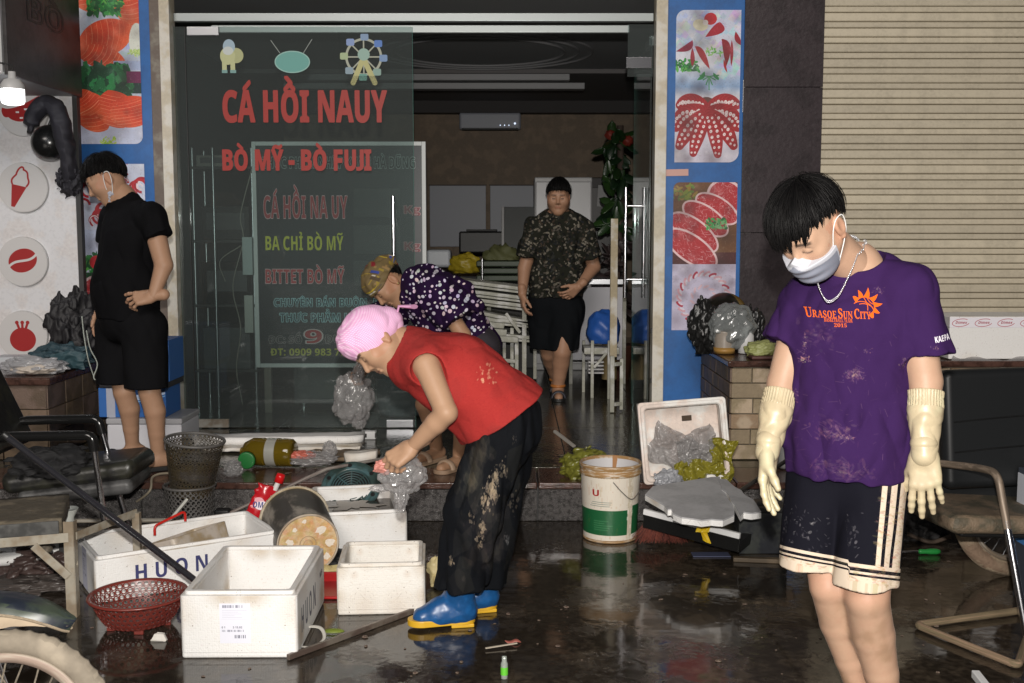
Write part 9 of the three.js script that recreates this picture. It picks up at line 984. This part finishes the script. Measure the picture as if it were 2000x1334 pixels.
function boyInCamouflage() {
  const d = 8.36, base = V(at(1088, 775, d).x, PY, -d), T = thing('person', 'heavy boy in camouflage T-shirt and black shorts walking inside the shop', 'person', base), tone = [0.36, 0.2, 0.125], A = (x, y, k = d) => at(x, y, k), side = V(0.99, 0, 0.1).normalize();
  const nk = A(1091, 420), ch = A(1092, 465), be = A(1090, 545), hp = A(1084, 590), sR = A(1046, 446, 8.36), sL = A(1138, 446, 8.34), eR = A(1024, 525, 8.3), wR = A(1020, 575, 8.2), eL = A(1160, 522, 8.36), wL = A(1130, 560, 8.18), hR = A(1062, 605), hL = A(1108, 605, 8.3), kR = A(1073, 690, 8.4), kL = A(1098, 688, 8.18), aR = V(A(1088, 745, 8.5).x, PY + 0.1, -8.62), aL = V(A(1090, 762, 8.25).x, PY + 0.08, -8.26);
  const ff = V(0, 0, 1), body = union([ecap(nk, ch, side, 0.09, 0.075, 0.18, 0.13), ecap(ch, be, side, 0.18, 0.13, 0.18, 0.15), ecap(be, hp, side, 0.18, 0.15, 0.18, 0.14), cap(sR, sL, 0.065), limb(cap(sR, eR, 0.06, 0.05), cap(eR, wR, 0.05, 0.032)), limb(cap(sL, eL, 0.06, 0.05), cap(eL, wL, 0.05, 0.032)), limb(cap(hR, kR, 0.1, 0.066), ...calfs(kR, aR, 0.066, 0.07, 0.042, V(0, 0, -0.02))), limb(cap(hL, kL, 0.1, 0.066), ...calfs(kL, aL, 0.066, 0.072, 0.042, V(0, 0, -0.02))), ...[aR, aL].map((a) => cap(V(a.x, PY + 0.05, a.z - 0.03), V(a.x, PY + 0.03, a.z + 0.15), 0.04, 0.03))], 0.04);
  const [lo, hi] = boundsOf([nk, sR, sL, eR, eL, wR, wL, V(aL.x, PY, aL.z + 0.15), aR], 0.17), bg = sdfMesh(body, lo, hi, 0.013, { color: (x, y, z) => skinTone(tone, x, y, z) }), H = frame(A(1091, 386, 8.3), V(-0.08, -0.12, 0.98), V(0, 1, 0.1)), hg = headGeo(H, tone, { neckTo: nk.clone().add(V(0, -0.03, 0)), cell: 0.0042, fat: 0.012, plain: true }), h1 = handGeo(wR, V(0.05, -0.98, 0.1), V(0.9, 0, -0.2), false, { curl: [0.3, 0.35, 0.4, 0.45], wrist: 0.032 }, tone, 0.005), h2 = handGeo(wL, V(-0.7, -0.6, 0.3), V(-0.5, 0.2, -0.8), true, { curl: [0.4, 0.5, 0.5, 0.5], wrist: 0.032 }, tone, 0.005);
  mesh('body', mergeSkin([bg, hg, h1, h2]).translate(-base.x, -base.y, -base.z), skinMat, T); addHair(T, H, { seed: 41, n: 1200, r: V(0.087, 0.104, 0.112), c: V(0, 0.04, -0.01), line: [104, 102, 100, 103, 112, 120], ragged: 0.1, clumps: 40, puff: 0.07, lift: 0.03, len: 0.7, wd: 0.0024, swirl: 0.6 }, base);
  const camo = canvasTex(512, 512, (x, w, h) => { const r = rng(37), c = ['#26282a', '#3c3a34', '#55504a', '#6c675c', '#1c1d1e', '#453c34', '#323432', '#7a756a']; x.fillStyle = '#24251f'; x.fillRect(0, 0, w, h); for (let i = 0; i < 420; i++) { x.fillStyle = c[Math.floor(r() * c.length)]; const X = r() * w, Y = r() * h; for (const ox of [-w, 0, w]) for (const oy of [-h, 0, h]) { x.beginPath(); x.ellipse(X + ox, Y + oy, 5 + r() * 16, 4 + r() * 9, r() * 3, 0, 7); x.fill(); } x.strokeStyle = 'rgba(15,15,12,0.7)'; x.lineWidth = 2; x.beginPath(); x.ellipse(X, Y, 9 + r() * 10, 6 + r() * 6, r() * 3, 0, 5); x.stroke(); } }, true);
  const slR = A(1031, 503, 8.32), dR = slR.clone().sub(sR).normalize(), slL = A(1154, 503, 8.34), dL = slL.clone().sub(sL).normalize(), fo = folds(71, 0.026, 5, 3, 5), hem = A(1090, 578), st = union([ecap(nk.clone().add(V(0, -0.02, 0)), ch, side, 0.11, 0.09, 0.195, 0.145), ecap(ch, be, side, 0.195, 0.145, 0.2, 0.17), ecap(be, hp, side, 0.2, 0.17, 0.2, 0.165), cap(sR, nk, 0.07, 0.05), cap(sL, nk, 0.07, 0.05)], 0.06), sl = union([cap(sR, slR.clone().addScaledVector(dR, 0.05), 0.078, 0.088), cap(sL, slL.clone().addScaledVector(dL, 0.05), 0.078, 0.088)], 0.02), hole = elli(nk.clone().add(V(0, 0.04, 0.02)), V(0.09, 0.06, 0.09));
  cloth('shirt', (x, y, z) => { const c = x < ch.x ? below(slR, dR)(x, y, z) : below(slL, dL)(x, y, z), q = smin(smax(st(x, y, z), hem.y - y, 0.006), smax(sl(x, y, z), c, 0.006), 0.03) + fo(x, y, z); return smax(q, -hole(x, y, z), 0.006); }, [nk, sR, sL, hp, slR, slL, ch], 0.22, 0.011, phys(0xffffff, 0.9, { map: camo, specularIntensity: 0.2 }), T, base, (g) => planarUV(g, A(1000, 600), V(1, 0, 0), UP, 0.42, 0.42));
  const oR = A(1066, 680, 8.36), oL = A(1098, 677, 8.25), sf = union([cap(hR, oR.clone().lerp(hR, -0.2), 0.125, 0.11), cap(hL, oL.clone().lerp(hL, -0.2), 0.125, 0.11), ecap(hp.clone().add(V(0, 0.05, 0)), hp, side, 0.195, 0.15, 0.2, 0.155)], 0.05); cloth('shorts', (x, y, z) => smax(sf(x, y, z) + fo(x, y, z) * 0.7, Math.max(oR.y - y, y - hem.y - 0.06), 0.006), [hR, hL, oR, oL, hp], 0.2, 0.012, phys(L(0.007, 0.008, 0.0095), 0.9, { specularIntensity: 0.12 }), T, base);
  for (const a of [aR, aL]) { const o = V(a.x, PY, a.z + 0.06).sub(base), s = mesh('sandal', extrude(rrect(0.1, 0.27, 0.045), 0.024, 0.004).rotateX(-PI / 2).translate(o.x, 0.001, o.z), M.black, T); mesh('strap', new THREE.TorusGeometry(0.048, 0.012, 8, 20, PI).scale(1, 1, 1.8).translate(o.x, 0.02, o.z + 0.05), std(L(0.03, 0.03, 0.04), 0.5), s); mesh('strap', new THREE.TorusGeometry(0.046, 0.013, 8, 24).rotateX(PI / 2).translate(o.x, 0.1, o.z - 0.06), std(L(0.4, 0.14, 0.03), 0.5), s); }
}
boyInCamouflage();
renderer.render(scene, camera);
